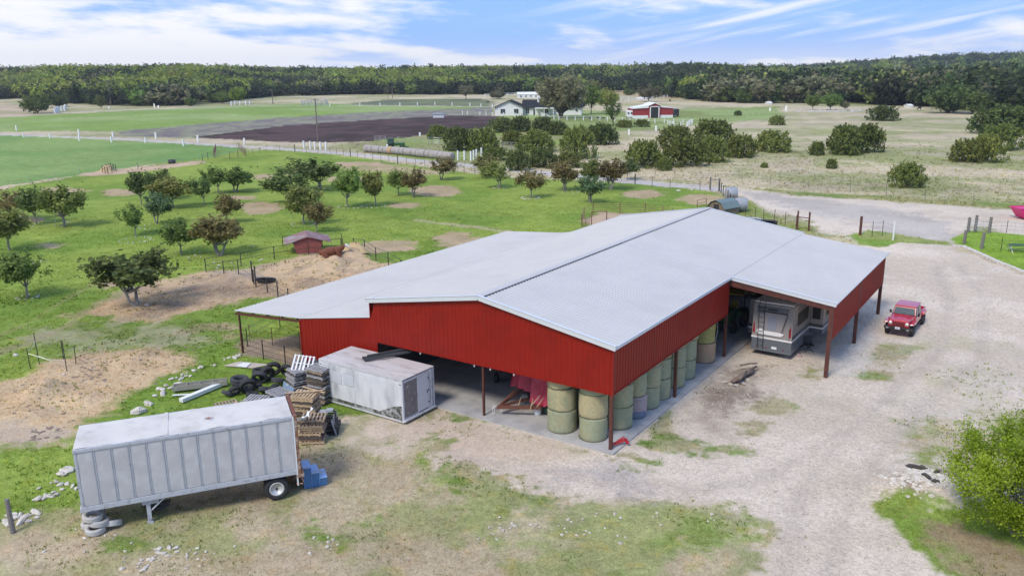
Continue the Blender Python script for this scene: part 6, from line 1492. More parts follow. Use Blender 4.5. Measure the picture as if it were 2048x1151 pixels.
for (px, py, n, jt) in [(240, 1115, 2, .1), (395, 1118, 8, .45), (385, 1095, 4, .3), (440, 1100, 4, .3), (350, 1095, 4, .25), (625, 1085, 6, .3), (665, 1080, 6, .3), (560, 1095, 4, .25), (985, 1062, 10, .4), (1010, 1050, 8, .4), (1150, 1050, 6, .4), (1180, 1045, 8, .5), (1210, 1035, 8, .4), (1320, 1035, 4, .4), (200, 1090, 6, .6), (160, 1080, 6, .6), (1075, 1055, 5, .3), (1440, 1028, 4, .3), (1240, 1075, 3, .3)]:
    c = un(px, py)
    for q in range(n): rock(c[0]+random.gauss(0, jt), c[1]+random.gauss(0, jt), random.uniform(.07, .20), 'small pale stone half sunk in the foreground grass', 'stones in the foreground grass', random.random() < .6)
def ring(cx, cy, rx, n, label, arc=(0, 2*PI), s0=.12, s1=.28):
    c = un(cx, cy); s_ = pxm(c[0], c[1]); r_ = rx/s_
    for i in range(n):
        a = arc[0]+(arc[1]-arc[0])*i/n+random.uniform(-.06, .06); rock(c[0]+r_*math.cos(a), c[1]+r_*math.sin(a), random.uniform(s0, s1), label, 'stones ringing the paddock trees')
ring(607, 446, 24, 20, 'white stone in the ring round the olive tree above the red shelter')
ring(1061, 394, 18, 22, 'white stone in the neat ring round the bronze tree', s0=.2, s1=.36)
ring(998, 374, 12, 12, 'white stone in the small ring round the olive tree near the road')
ring(700, 412, 24, 14, 'white stone round the left tree of the ringed pair', s0=.14, s1=.3)
ring(748, 410, 22, 12, 'white stone round the right tree of the ringed pair', s0=.14, s1=.3)
ring(100, 447, 32, 24, 'white stone in the loose ring at the left of the paddock')
ring(305, 452, 26, 16, 'white stone round the blue-green twin-stemmed tree')
ring(270, 478, 30, 20, 'white stone round the small round green tree')
ring(55, 592, 20, 10, 'white stone at the foot of the lowest left tree')
ring(1140, 384, 18, 10, 'white stone at the foot of the dense bronze tree')
ring(370, 505, 30, 10, 'white stone near the thin-trunked green tree'); 
for px, py, n, s_ in [(88, 522, 5, .3), (20, 435, 8, .3), (440, 525, 7, .3), (395, 512, 4, .25), (512, 492, 3, .3), (1375, 380, 2, .9), (1462, 371, 2, .9), (525, 525, 2, .3), (287, 610, 2, .45), (130, 735, 1, .3), (10, 706, 1, .4)]:
    c = un(px, py)
    for q in range(n): rock(c[0]+random.gauss(0, .7), c[1]+random.gauss(0, .7), random.uniform(.6, 1)*s_, 'white stone lying loose in the paddock grass', 'loose white stones in the paddock')
# fire-pit of stones and logs beside the slab
for i, (px, py, s_) in enumerate([(1449, 762, .40), (1461, 768, .42), (1473, 768, .36), (1487, 765, .45), (1495, 757, .32), (1440, 742, .3)]):
    c = un(px, py); rock(c[0], c[1], s_, ['leftmost', 'second', 'third', 'fourth', 'rightmost', 'uppermost'][i]+' pinkish stone edging the log heap beside the slab', 'stones edging the log heap', True)
ROCKS.sort(key=lambda q: -q[0])
for q in ROCKS[:298]: place_rock(*q[1:])
ROCKREST = [(q[1], q[2], q[3], q[4]) for q in ROCKS[298:]]
if ROCKREST:
    mb = MB()
    for x, y, z, s_ in ROCKREST:
        me_ = random.choice(RK); a = random.uniform(0, 6); ca, sa = math.cos(a), math.sin(a)
        mb.add([(x+s_*(v.co.x*ca-v.co.y*sa)*1.1, y+s_*(v.co.x*sa+v.co.y*ca), z+s_*v.co.z*.8) for v in me_.vertices], [tuple(p.vertices) for p in me_.polygons])
    tag(mb.build('scattered_stones', M['rock']), 'small pale stones scattered over the paddock', 'stones', None, 'stuff')
# burnt brush and stone heap at the right
mb = MB(); 
for i in range(620):
    px = random.gauss(1850, 36); py = random.gauss(972, 13); c = un(px, py); s_ = random.uniform(.07, .15+.25*random.random()**2); me_ = random.choice(RK)
    z = gz(c[0], c[1])
    mb.add([(c[0]+s_*v.co.x, c[1]+s_*v.co.y, z+s_*v.co.z) for v in me_.vertices], [tuple(p.vertices) for p in me_.polygons])
tag(mb.build('rubble_heap', M['rock']), 'heap of pale rubble and ash beside the bright green tree', 'rubble', None, 'stuff')
CHM = [rock_mesh(40+q, M['char']) for q in range(3)]
for i, (px, py, ln, a) in enumerate([(1830, 943, .9, .3), (1846, 947, .5, -.3), (1872, 957, .4, 1.0), (1850, 978, .5, -.5), (1868, 985, .4, .4)]):
    c = un(px, py); z = gz(c[0], c[1])
    o = ob('charred_log', CHM[i % 3], None, (c[0], c[1], z+.12), (.2, .1, a), (ln*1.1, .22, .30))
    tag(o, ['longest charred log on the top of the rubble heap', 'charred log just right of the longest one', 'short upright charred stub at the right of the heap', 'charred piece in the middle of the rubble', 'charred piece at the lower right of the rubble'][i], 'log', 'charred wood on the rubble heap')
for i, (a, b, r_) in enumerate([((1465, 765), (1503, 742), .13), ((1473, 764), (1508, 744), .11), ((1480, 760), (1512, 738), .09), ((1480, 738), (1514, 734), .07), ((1478, 768), (1492, 752), .1)]):
    A = Vector(un(*a)); B = Vector(un(*b)); o = MB().tube([(0, 0, 0), tuple((B-A)*.5+Vector((0, 0, .05))), tuple(B-A)], [r_, r_*.9, r_*.7], 8).build('log', M['log'], None, True, loc=(A.x, A.y, .08+.06*i))
    tag(o, ['thickest old log in the heap beside the slab', 'second old log lying along the thickest one', 'thin old log at the back of the heap', 'thin crooked branch at the far side of the log heap', 'short old log at the near end of the heap'][i], 'log', 'old logs beside the slab')

# ------------------------------------------------------------------ fences
_fm = {}
def post_mesh(kind, h_, r_, mt):
    key = (kind, round(h_, 2), round(r_, 3), mt)
    if key not in _fm:
        mb = MB()
        if kind == 't': mb.box(-r_, -r_*.3, -.15, r_, r_*.3, h_).box(-r_*.3, -r_, -.15, r_*.3, r_, h_)
        elif kind == 'round': mb.tube([(0, 0, -.2), (0, 0, h_)], r_, 8)
        else: mb.box(-r_, -r_, -.15, r_, r_, h_)
        _fm[key] = mb.mesh('post', M[mt])
    return _fm[key]
def fence(name, label, pts, spacing, h_, r_, mt, rails=(), rail_r=.01, rmt=None, kind='t', mesh_step=0, closed=False, jit=.0, cat='fence', world=False, alt=None):
    P_ = [Vector(q) if world else G(*q) for q in pts]
    if closed: P_.append(P_[0])
    o0 = P_[0].copy(); t = thing(name, label, cat, o0)
    st = []
    for a, b in zip(P_, P_[1:]):
        n = max(1, round((b-a).length/spacing))
        for i in range(n): st.append(a.lerp(b, i/n))
    if not closed: st.append(P_[-1])
    for q in st: q.z = gz(q.x, q.y)
    for i, q in enumerate(st):
        hh = h_*(1+random.uniform(-jit, jit)); mm = mt
        if alt and i % alt[0] == 0: ob('post', post_mesh(alt[1], alt[2], alt[3], alt[4]), t, q-o0, (0, 0, 0))
        else: ob('post', post_mesh(kind, h_, r_, mt), t, q-o0, (random.uniform(-jit, jit)*.4, random.uniform(-jit, jit)*.4, random.uniform(0, .3)), (1, 1, hh/h_))
    rr = rmt or mt
    for z in rails:
        mb = MB(); pts_ = [(st[i]-o0)+Vector((0, 0, z)) for i in range(len(st))]
        if closed: pts_.append(pts_[0])
        mb.tube(pts_, rail_r, 5 if rail_r > .02 else 3); mb.build('rail' if rail_r > .015 else 'wire', M[rr], t)
    if mesh_step:
        mb = MB()
        for a, b in zip(st, st[1:]+([st[0]] if closed else [])):
            n = max(1, int((b-a).length/mesh_step))
            for i in range(1, n):
                q = a.lerp(b, i/n)-o0; mb.tube([q+Vector((0, 0, .05)), q+Vector((0, 0, h_-.1))], .006, 3, False)
        tag(mb.build('wire_mesh', M['wire'], t), kind='stuff')
    return t
# pen of pipe and mesh behind the barn
fence('pipe_fence', 'dark pipe and mesh fence along the back of the cow pen', [(412, 541), (549, 518), (683, 500)], 3.0, 1.35, .045, 'pipe', (1.33, .7), .022, None, 'round', .35)
fence('pipe_fence', 'dark pipe fence from the pen corner down to the lean-to roof', [(508, 566), (512, 570), (535, 583), (556, 593), (600, 618)], 2.4, 1.35, .05, 'pipe', (1.33, .9, .5), .018, None, 'round', .35)
fence('pipe_fence', 'short pipe fence between the bare ground and the pen gate', [(412, 541), (448, 548), (478, 554), (506, 562)], 2.6, 1.3, .045, 'pipe', (1.28, .65), .02, None, 'round', .35)
fence('pipe_fence', 'pipe fence on the right of the straw heap running under the roof', [(708, 499), (730, 510), (752, 520), (777, 533), (830, 560)], 2.8, 1.35, .05, 'pipe', (1.33, .8), .022, None, 'round', .35)
fence('pipe_fence', 'low pipe fence round the red animal shelter', [(566, 493), (600, 486), (684, 484), (686, 498)], 2.2, 1.2, .035, 'pipe', (1.18, .6), .018, None, 'round', .5)
fence('pipe_gate', 'leaning pipe gate post with wire left of the water tub', [(505, 560), (512, 571)], 3, 1.9, .06, 'pipe', (1.85, 1.0), .02, None, 'round', 0, cat='gate')
# fence under the open lean-to
fence('wire_fence', 'wire and pipe fence from the lean-to post to the red wall, nearest the pallets', [(487, 702), (527, 716), (571, 728), (607, 742)], 2.0, 1.35, .04, 'pipe', (1.32, 1.0, .65, .3), .014, None, 'round', .22)
fence('wire_fence', 'thin wire panel fence under the open lean-to, second row', [(500, 682), (545, 688), (600, 697)], 2.6, 1.3, .025, 'pipe_rust', (1.28, .9, .5), .010, None, 'round', .3)
fence('wire_fence', 'wire fence running back from the lean-to front post', [(487, 702), (495, 690), (560, 652), (640, 610)], 3.5, 1.3, .035, 'pipe', (1.28, .7), .014, None, 'round', 0)
# round pen beyond the barn
fence('pipe_corral', 'rust-brown pipe corral behind the left far end of the barn roof', [(1163, 452), (1168, 437), (1186, 429), (1240, 427), (1290, 429), (1325, 434), (1345, 440)], 3.6, 1.55, .05, 'pipe_rust', (1.5, 1.22, .94, .66, .38), .022, None, 'round', 0, cat='corral')
fence('pipe_gate', 'rust-brown gate frame standing at the near left of the corral', [(1183, 452), (1213, 451)], 9, 1.9, .06, 'pipe_rust', (1.85,), .05, None, 'round', 0, cat='gate')
fence('pipe_gate', 'leaning criss-crossed gate panels at the left corner of the corral', [(1165, 452), (1178, 458)], 1.0, 1.4, .03, 'pipe_rust', (1.35, 1.05, .75, .45), .018, None, 'round', .3, cat='gate')
# roadside fence with dark T-posts
fence('t_post_fence', 'long dark post and wire fence between the paddock and the farm road', [(590, 303), (660, 306), (730, 316), (850, 334), (950, 349), (1020, 357), (1150, 364), (1270, 366), (1340, 374), (1400, 379), (1437, 381)], 3.4, 1.5, .035, 'tpost', (1.3, .95, .6), .008, 'wire', 't', 0, jit=.08, alt=(6, 'round', 1.75, .09, 'pipe'))
fence('t_post_fence', 'dark post fence turning down toward the green-roofed coop', [(1438, 382), (1446, 392), (1455, 402), (1470, 420)], 2.3, 1.6, .06, 'pipe', (1.4, .9, .5), .010, 'wire', 'round', 0, jit=.05)
fence('t_post_fence', 'dark post fence from the coop to the H-shaped brace posts', [(1490, 436), (1510, 439), (1527, 441), (1548, 446), (1570, 450), (1592, 457)], 3.0, 1.6, .035, 'tpost', (1.4, .8), .008, 'wire', 't', 0, jit=.05)
fence('h_brace', 'H-shaped brace of two brown posts left of the gateway', [(1594, 458), (1617, 461)], 9, 2.2, .10, 'brown', (1.5,), .05, None, 'round', 0, cat='fence brace')
fence('post_fence', 'short fence with a thick brown post and a white end post in the green island', [(1720, 469), (1744, 472), (1764, 471), (1787, 477)], 2.6, 1.75, .03, 'tpost', (1.5, 1.0, .5), .010, 'wire', 't', 0, alt=(99, 'box', 2.1, .12, 'brown'))
p = G(1786, 478); tag(MB().tube([(0, 0, -.2), (0, 0, 2.0)], .09, 10).build('white_post', M['white'], None, loc=p), 'thick white post at the end of the short island fence', 'post')
for i, (px, py, h_) in enumerate([(1936, 462, 1.7), (1950, 461, 1.9), (1978, 464, 1.8), (1928, 484, 1.5), (1963, 494, 1.7)]):
    tag(MB().tube([(0, 0, -.2), (.02*i, 0, h_)], [.17, .15], 9).build('cedar_post', M['post_wood'], None, loc=G(px, py)), ['leftmost tall grey cedar post beside the gravel turnaround', 'second tall grey cedar post, tallest of the corner', 'third tall grey cedar post at the right of the corner', 'short leaning grey cedar post at the lawn corner', 'grey cedar post standing in the lawn above the white kerb'][i], 'post', 'grey cedar corner posts')
fence('wire_fence', 'wire fence along the top of the right lawn', [(1936, 462), (1950, 461), (1978, 464), (2013, 463), (2060, 468), (2150, 478)], 5, 1.4, .03, 'tpost', (1.2, .8, .4), .010, 'wire', 't', .6)
fence('wire_fence', 'wire fence crossing the right lawn below the cedar posts', [(1928, 484), (1963, 494), (2002, 499), (2060, 508), (2150, 520)], 4, 1.4, .03, 'tpost', (1.2, .8, .4), .010, 'wire', 't', 0)
t = thing('farm_gate', 'galvanised farm gate between cedar posts at the top of the lawn', 'gate', G(1937, 463))
d_ = G(1978, 464)-G(1937, 463)
g_ = MB(); 
for z in (.4, .7, 1.0, 1.3): g_.tube([(0, 0, z), tuple(d_+Vector((0, 0, z)))], .025, 6)
g_.tube([tuple(d_*.33+Vector((0, 0, .4))), tuple(d_*.33+Vector((0, 0, 1.3)))], .02, 6).build('frame', M['galv'], t)
# pasture fence beyond the road
fence('pasture_fence', 'long thin wire fence along the far side of the farm road', [(1240, 335), (1350, 356), (1430, 362), (1540, 368), (1700, 383), (1850, 400), (2048, 418), (2200, 432)], 5.2, 1.35, .035, 'post_wood', (1.2, .8, .4), .009, 'wire', 't', 0, jit=.1)
fence('pasture_fence', 'older wire fence running inside the pasture behind the roadside one', [(1260, 322), (1400, 345), (1560, 355), (1700, 369), (1850, 380)], 7, 1.3, .03, 'post_wood', (1.1, .6), .008, 'wire', 't', 0, jit=.1)
fence('pasture_fence', 'wire fence running out across the pasture behind the red and white barn', [(1220, 262), (1360, 252), (1420, 245), (1490, 236), (1560, 222), (1570, 214)], 8, 1.4, .04, 'post_wood', (1.1, .6), .010, 'wire', 't', 0)
fence('field_fence', 'netting fence along the lower edge of the left crop field', [(-60, 385), (0, 374), (60, 366), (110, 357), (160, 347), (220, 341), (330, 331), (400, 322), (430, 316)], 6, 1.35, .035, 'galv', (1.25, .9, .6, .3), .010, 'wire', 't', 1.2)
fence('field_fence', 'thin wire fence between the plowed field and the farm road', [(385, 275), (480, 280), (560, 286), (700, 288), (780, 281)], 5, 1.2, .03, 'post_wood', (1.1, .6), .009, 'wire', 't', 0)
# corral at the left beyond the paddock
fence('pipe_corral', 'rusty pipe cattle pen at the bend of the fence in the left distance', [(428, 315), (432, 300), (478, 298), (492, 312), (460, 318)], 4, 1.7, .06, 'pipe_rust', (1.65, 1.3, .95, .6, .3), .022, None, 'round', 0, closed=True, cat='corral')
fence('t_post_fence', 'dark post fence from the rusty cattle pen to the roadside fence', [(492, 312), (520, 306), (560, 303), (590, 303)], 4, 1.4, .035, 'tpost', (1.2, .7), .009, 'wire', 't', 0)
fence('t_post_fence', 'dark post fence left of the rusty cattle pen', [(405, 322), (416, 318), (428, 315)], 3, 1.6, .05, 'pipe', (1.4, .8), .015, None, 'round', 0)
# white post fences
WHL = ['white rail fence in front of the white house, curving to the barn', 'white rail fence between the red and white barn and the field', 'white fence by the end of the grey bale row', 'white fence behind the long white building', 'white post gate on the farm road right of the tall pole']
fence('white_fence', WHL[0], [(1068, 226), (1082, 231), (1098, 238), (1118, 240), (1200, 241), (1260, 243), (1310, 246), (1385, 247)], 3.2, 1.5, .12, 'white', (1.3, .8), .03, None, 'box', 0)
fence('white_fence', WHL[1], [(1335, 249), (1348, 252), (1374, 252), (1384, 247)], 1.9, 1.5, .11, 'white', (1.3, .8), .03, None, 'box', 0)
fence('white_fence', WHL[2], [(916, 319), (929, 319), (942, 320), (953, 315), (963, 312)], 3.0, 2.0, .15, 'white', (1.5, .9), .03, 'galv', 'box', 0)
fence('white_fence', WHL[3], [(970, 193), (1030, 191), (1075, 193), (1180, 205), (1240, 202), (1290, 200), (1335, 196)], 6, 2.0, .2, 'white', (1.8, 1.0), .12, None, 'box', 0)
fence('white_fence', WHL[4], [(608, 296), (621, 297), (630, 298), (641, 299), (652, 299)], 3.0, 1.9, .16, 'white', (1.6, .9), .03, 'galv', 'box', 0)
fence('white_fence', 'white post fence along the far hay field in front of the weedy strip', [(660, 213), (720, 212), (800, 211), (870, 210), (940, 212), (985, 215)], 12, 1.7, .2, 'white', (1.4,), .03, 'galv', 'box', 0)
fence('white_fence', 'white posts along the lawn left of the white house', [(925, 228), (935, 229), (960, 230), (985, 232), (1030, 233), (1068, 226)], 5, 1.6, .14, 'white', (1.3,), .03, 'galv', 'box', 0)
fence('white_fence', 'white post pen beside the far track at the left', [(110, 226), (118, 222), (130, 221), (132, 218)], 3, 2.6, .35, 'white', (2.2, 1.2), .08, None, 'box', 0)
fence('white_fence', 'white pen on the far track below the yellow-green tree', [(463, 211), (470, 210), (480, 210), (492, 210), (500, 209)], 5, 2.4, .3, 'white', (2.1, 1.2), .1, None, 'box', 0)
fence('pipe_corral', 'grey and white cattle pen on the far track in the left distance', [(604, 211), (632, 212), (655, 210), (650, 204), (634, 204), (604, 208)], 6, 2.2, .14, 'galv', (2.0, 1.5, 1.0, .5), .07, None, 'box', 0, closed=True, cat='corral')
for i, (px, py, h_) in enumerate([(33, 260, 3.0), (158, 270, 3.2), (159, 281, 2.6), (226, 273, 2.6), (223, 284, 2.6), (312, 277, 3.0), (396, 283, 2.8), (489, 287, 2.4), (367, 291, 2.8), (291, 285, 2.4), (100, 275, 2.0), (47, 273, 1.8), (775, 301, 2.6), (840, 271, 1.6), (1258, 269, 2.6), (1312, 261, 2.4), (1572, 222, 3.6), (1540, 222, 2.2), (309, 215, 3.6), (317, 216, 2.6), (218, 217, 2.4)]):
    q = G(px, py); s_ = pxm(q.x, q.y)
    tag(MB().box(-1.9/s_, -.12, -.2, 1.9/s_, .12, h_*.62).build('white_post', M['white'], None, loc=q), 'single white marker post standing by the far road or field edge', 'post', 'white marker posts along the roads and fields')
# galvanised pen panels behind the bale row
fence('pen_panels', 'galvanised pen panels behind the green tractor at its left', [(750, 282), (771, 283)], 2.2, 1.5, .05, 'galv', (1.45, 1.1, .75, .4), .03, None, 'box', 0, cat='pen')
fence('pen_panels', 'long line of pale pen panels behind the grey bale row', [(795, 284), (830, 286), (857, 287)], 2.4, 1.4, .04, 'galv', (1.35, 1.0, .65, .3), .022, None, 'box', 0, cat='pen')
fence('pen_panels', 'dark galvanised panels with an arched gate before the juniper', [(857, 288), (868, 289), (878, 289), (890, 290)], 2.0, 1.8, .06, 'galv', (1.75, 1.3, .85, .4), .04, None, 'box', .5, cat='pen')
fence('pen_panels', 'galvanised panels standing among the clump of junipers', [(1005, 298), (1022, 299), (1034, 300)], 2.0, 1.8, .06, 'galv', (1.75, 1.3, .85, .4), .04, None, 'box', .5, cat='pen')
# poles
def pole(px, py, ty, r_, label, arm=True, mt='silverpole'):
    q = G(px, py); s_ = pxm(q.x, q.y); h_ = (py-ty)/s_*1.03
    t = thing('utility_pole', label, 'utility pole', q)
    MB().tube([(0, 0, -.3), (0, 0, h_)], [r_*1.2, r_*.8], 8).build('shaft', M[mt], t)
    if arm: MB().bar((-1.1*rt0[0], -1.1*rt0[1], h_-.5), (1.1*rt0[0], 1.1*rt0[1], h_-.5), .12, .12).build('crossarm', M[mt], t)
    return Vector((q.x, q.y, q.z+h_-.4))
pa = pole(636, 284, 200, .15, 'tall thin wooden pole beside the farm road and plowed field')
pb = pole(222, 211, 163, .28, 'tall wooden pole in front of the left woods')
pc = pole(546, 208, 180, .22, 'wooden pole before the woods in the left distance')
pd = pole(785, 196, 174, .2, 'thin wooden pole before the far woods left of the house')
pole(776, 198, 176, .14, 'second thin pole beyond the weedy field', False)
def wire(a, b, label):
    m_ = [a.lerp(b, u)+Vector((0, 0, -4*u*(1-u)*2.2)) for u in [i/14 for i in range(15)]]
    tag(MB().tube(m_, .035, 3).build('power_line', M['wire']), label, 'power line')
wire(pb, pc, 'power line sagging between the two poles before the left woods'); wire(pc, pd, 'power line from the left distance to the pole left of the house')
e = Vector((pb.x-(pc.x-pb.x)*.9, pb.y-(pc.y-pb.y)*.9, pb.z)); wire(e, pb, 'power line running out of the picture at the left')
for i, (px, py, ty) in enumerate([(1785, 152, 143), (1793, 152, 142), (1885, 152, 141), (1993, 152, 143)]):
    x, y = P_at(px, 1080); z = gz(x, y); tag(MB().tube([(0, 0, 0), (0, 0, 15)], .28, 6).bar((-1.8*rt0[0], -1.8*rt0[1], 14), (1.8*rt0[0], 1.8*rt0[1], 14), .3, .3).build('light_pole', M['galv'], None, loc=(x, y, z)), ['leftmost far steel light pole above the right woods', 'far steel pole next to the leftmost one', 'far steel light pole in the middle above the right woods', 'rightmost far steel light pole above the right woods'][i], 'light pole')

# ------------------------------------------------------------------ farm buildings far off
def frame_at(px, py, ang):
    """local frame at a ground picture point; x' along the picture to the right turned by ang"""
    q = G(px, py); return q, math.atan2(rt0[1], rt0[0])+ang
def gable_house(t, x0, x1, y0, y1, ze, zr, wallm, roofm, axis='x', over=.5, rt=.18, wname='wall'):
    """box house with gable roof; ridge runs along axis"""
    MB().box(x0, y0, -.2, x1, y1, ze).build(wname, M[wallm], t)
    if axis == 'y':
        xm = (x0+x1)/2
        MB().prism([(x0, y0, ze), (x1, y0, ze), (xm, y0, zr)], (0, y1-y0, 0)).build('gable_wall', M[wallm], t)
        for s_ in (-1, 1):
            xe = x0-over if s_ < 0 else x1+over; dz_ = (zr-ze)/((x1-x0)/2)*over
            MB().hexa([(xe, y0-over, ze-dz_+.02), (xm, y0-over, zr+.02), (xm, y1+over, zr+.02), (xe, y1+over, ze-dz_+.02)][::-s_], [(xe, y0-over, ze-dz_+rt), (xm, y0-over, zr+rt), (xm, y1+over, zr+rt), (xe, y1+over, ze-dz_+rt)][::-s_]).build('roof', M[roofm], t)
    else:
        ym = (y0+y1)/2
        MB().prism([(x0, y0, ze), (x0, ym, zr), (x0, y1, ze)], (x1-x0, 0, 0)).build('gable_wall', M[wallm], t)
        for s_ in (-1, 1):
            ye = y0-over if s_ < 0 else y1+over; dz_ = (zr-ze)/((y1-y0)/2)*over
            MB().hexa([(x0-over, ye, ze-dz_+.02), (x1+over, ye, ze-dz_+.02), (x1+over, ym, zr+.02), (x0-over, ym, zr+.02)][::-s_], [(x0-over, ye, ze-dz_+rt), (x1+over, ye, ze-dz_+rt), (x1+over, ym, zr+rt), (x0-over, ym, zr+rt)][::-s_]).build('roof', M[roofm], t)
def window(t, x, y, z, w_, h_, ax='x'):
    if ax == 'x':
        f_ = MB().box(x-w_/2-.12, y-.06, z-h_/2-.12, x+w_/2+.12, y-.01, z+h_/2+.12).build('window', M['white'], t); MB().box(x-w_/2, y-.09, z-h_/2, x-.04, y-.055, z+h_/2).build('pane', M['wintile'], f_); MB().box(x+.04, y-.09, z-h_/2, x+w_/2, y-.055, z+h_/2).build('pane', M['wintile'], f_)
q, a = frame_at(990, 231, 0)
S = 1/pxm(q.x, q.y)     # metres per picture pixel there
t = thing('farmhouse', 'long white farmhouse with charcoal shingle roof and white chimney', 'house', q, a-R(8))
gable_house(t, 0, 56*S, 0, 9, 17*S, 29*S, 'siding', 'shingle', 'y', .8)
gable_house(t, 56*S, 172*S, 2.5, 9.5, 17*S, 29*S, 'siding', 'shingle', 'x', .8)
for x in (16*S, 43*S): window(t, x, 0, 8.5*S, 9*S, 9*S)
window(t, 64*S, 2.5, 8.5*S, 7*S, 10*S); window(t, 102*S, 2.5, 9*S, 8*S, 9*S)
MB().box(76*S, 2.35, 0, 79*S, 2.5, 11*S).build('door', M['wintile'], t)
MB().box(81*S, -1.6, 13.5*S, 118*S, 2.5, 15*S).build('porch_roof', M['white'], t)
for x in (82*S, 99*S, 117*S): MB().box(x, -1.55, 0, x+1.1*S, -1.3, 13.5*S).build('porch_post', M['white'], t)
MB().box(83*S, 4.5, 20*S, 92*S, 7, 34*S).build('chimney', M['siding'], t)
q, a = frame_at(1040, 196, 0); S = 1/pxm(q.x, q.y)
t = thing('long_white_building', 'long low white building behind the farmhouse roof', 'building', q, a)
gable_house(t, -5*S, 38*S, 0, 9, 7*S, 11*S, 'siding', 'siding', 'x', .3)
for x in (2, 12, 22, 32): window(t, x*S, 0, 3.5*S, 3*S, 3*S)
q, a = frame_at(1264, 236, R(0)); S = 1/pxm(q.x, q.y)
t = thing('red_white_barn', 'small red and white barn with raised centre and open dark doorway', 'barn', q, a+R(6))
def wing(x0, x1):
    MB().box(x0*S, 0, -.2, x1*S, 8, 5.5*S).build('white_base', M['white'], t); MB().box(x0*S, .05, 5.5*S, x1*S, 7.9, 20*S).build('red_wall', M['barn2red'], t)
wing(1, 33); wing(57, 84)
MB().box(33*S, -.4, -.2, 57*S, 8.2, 24*S).build('centre_wall', M['barn2red'], t)
MB().prism([(33*S, -.4, 24*S), (57*S, -.4, 24*S), (45*S, -.4, 29*S)], (0, 8.6, 0)).build('gable_wall', M['barn2red'], t)
for s_ in (-1, 1):
    xe = 45*S+s_*13.5*S
    MB().hexa([(xe, -.8, 23.4*S), (45*S, -.8, 29*S), (45*S, 8.5, 29*S), (xe, 8.5, 23.4*S)][::-s_], [(xe, -.8, 24.6*S), (45*S, -.8, 30.4*S), (45*S, 8.5, 30.4*S), (xe, 8.5, 24.6*S)][::-s_]).build('roof', M['white'], t)
MB().hexa([(0, -.4, 18.6*S), (33*S, -.4, 20*S), (33*S, 8.2, 20*S), (0, 8.2, 18.6*S)], [(0, -.4, 19.6*S), (33*S, -.4, 25*S), (33*S, 8.2, 25*S), (0, 8.2, 19.6*S)]).build('wing_roof', M['white'], t)
MB().hexa([(57*S, -.3, 21*S), (86*S, -.3, 18.4*S), (86*S, 8.2, 18.4*S), (57*S, 8.2, 21*S)], [(57*S, -.3, 22.5*S), (86*S, -.3, 19.6*S), (86*S, 8.2, 19.6*S), (57*S, 8.2, 22.5*S)]).build('wing_roof', M['white'], t)
MB().box(37.5*S, -.46, 0, 53*S, -.38, 21.5*S).build('doorway', M['dark'], t)  # dark sheet over the wall, painting the shade inside the doorway
MB().box(35.5*S, -.52, 0, 37.5*S, -.4, 23*S).box(53*S, -.52, 0, 55*S, -.4, 23*S).box(35.5*S, -.52, 21.5*S, 55*S, -.4, 23*S).build('door_frame', M['white'], t)
def box_trailer(px, py, wpx, hpx, mt, label, ang=0):
    q, a = frame_at(px, py, ang); S = 1/pxm(q.x, q.y)
    t = thing('horse_trailer', label, 'horse trailer', q, a)
    MB().box(-wpx/2*S, 0, .5, wpx/2*S, 4.5, hpx*S).build('body', M[mt], t, bevel=.1)
    for x in (-wpx/2*S+.1, wpx/2*S-.1):
        for y in (1.5, 2.6): wheel_mesh(.4, .25, 14).build('wheel', M['tyre'], t, True, loc=(x, y, .4)).rotation_euler = (0, 0, PI/2)
    for x in (-wpx/4*S, wpx/4*S): MB().box(x-.3, -.03, hpx*S*.55, x+.3, 0, hpx*S*.8).build('window', M['wintile'], t)
box_trailer(1260, 236, 12, 15, 'white', 'white horse trailer parked at the left end of the red and white barn')
box_trailer(1353, 233, 10, 15, 'machine', 'dark horse trailer parked at the right end of the red and white barn')
q, a = frame_at(877, 237, 0); S = 1/pxm(q.x, q.y)
t = thing('white_feed_bin', 'small white slatted bin at the far edge of the plowed field', 'feed bin', q, a)
MB().box(-11*S, 0, .4, 11*S, 2.4, 8*S).build('bin', M['white'], t); MB().box(-13*S, -.2, 8*S, 13*S, 2.6, 10*S).build('lid', M['galv'], t)
for k in range(6): MB().box((-11+k*4.2)*S, -.05, 0, (-10.2+k*4.2)*S, -.0, 8*S).build('slat', M['galv'], t)
for i, (px, py, wp, hp) in enumerate([(1540, 209, 8, 5), (1822, 215, 8, 6), (1610, 154, 14, 6), (1290, 199, 30, 4), (1215, 203, 26, 6)]):
    q, a = frame_at(px, py, 0) if py > 160 else (None, None)
    if q is None:
        x, y = P_at(px, 1050); q = Vector((x, y, gz(x, y)+6)); a = math.atan2(rt0[1], rt0[0]); S = 1.0/1.6
    else: S = 1/pxm(q.x, q.y)
    t = thing('small_white_shed', ['small white shed at the foot of the right woods near the pasture edge', 'small white pointed shed half hidden by the wide live oak', 'white roofed building among trees beyond the right woods', 'low white shed behind the grey-green tree', 'low white shed right of the farmhouse trees'][i], 'shed', q, a)
    gable_house(t, -wp/2*S, wp/2*S, 0, 5, hp*S*.6, hp*S, 'siding', 'siding', 'x', .2)

# stone heap below the fresh green trees
mb = MB()
for i in range(160):
    c = un(random.gauss(1660, 28), random.gauss(222, 1.2)); s_ = random.uniform(.6, 1.6); me_ = random.choice(RK); z = gz(c[0], c[1])
    mb.add([(c[0]+s_*v.co.x, c[1]+s_*v.co.y, z+s_*v.co.z) for v in me_.vertices], [tuple(p.vertices) for p in me_.polygons])
tag(mb.build('stone_heap', M['concrete']), 'low dark stone heap under the two fresh green trees', 'stones', None, 'stuff')

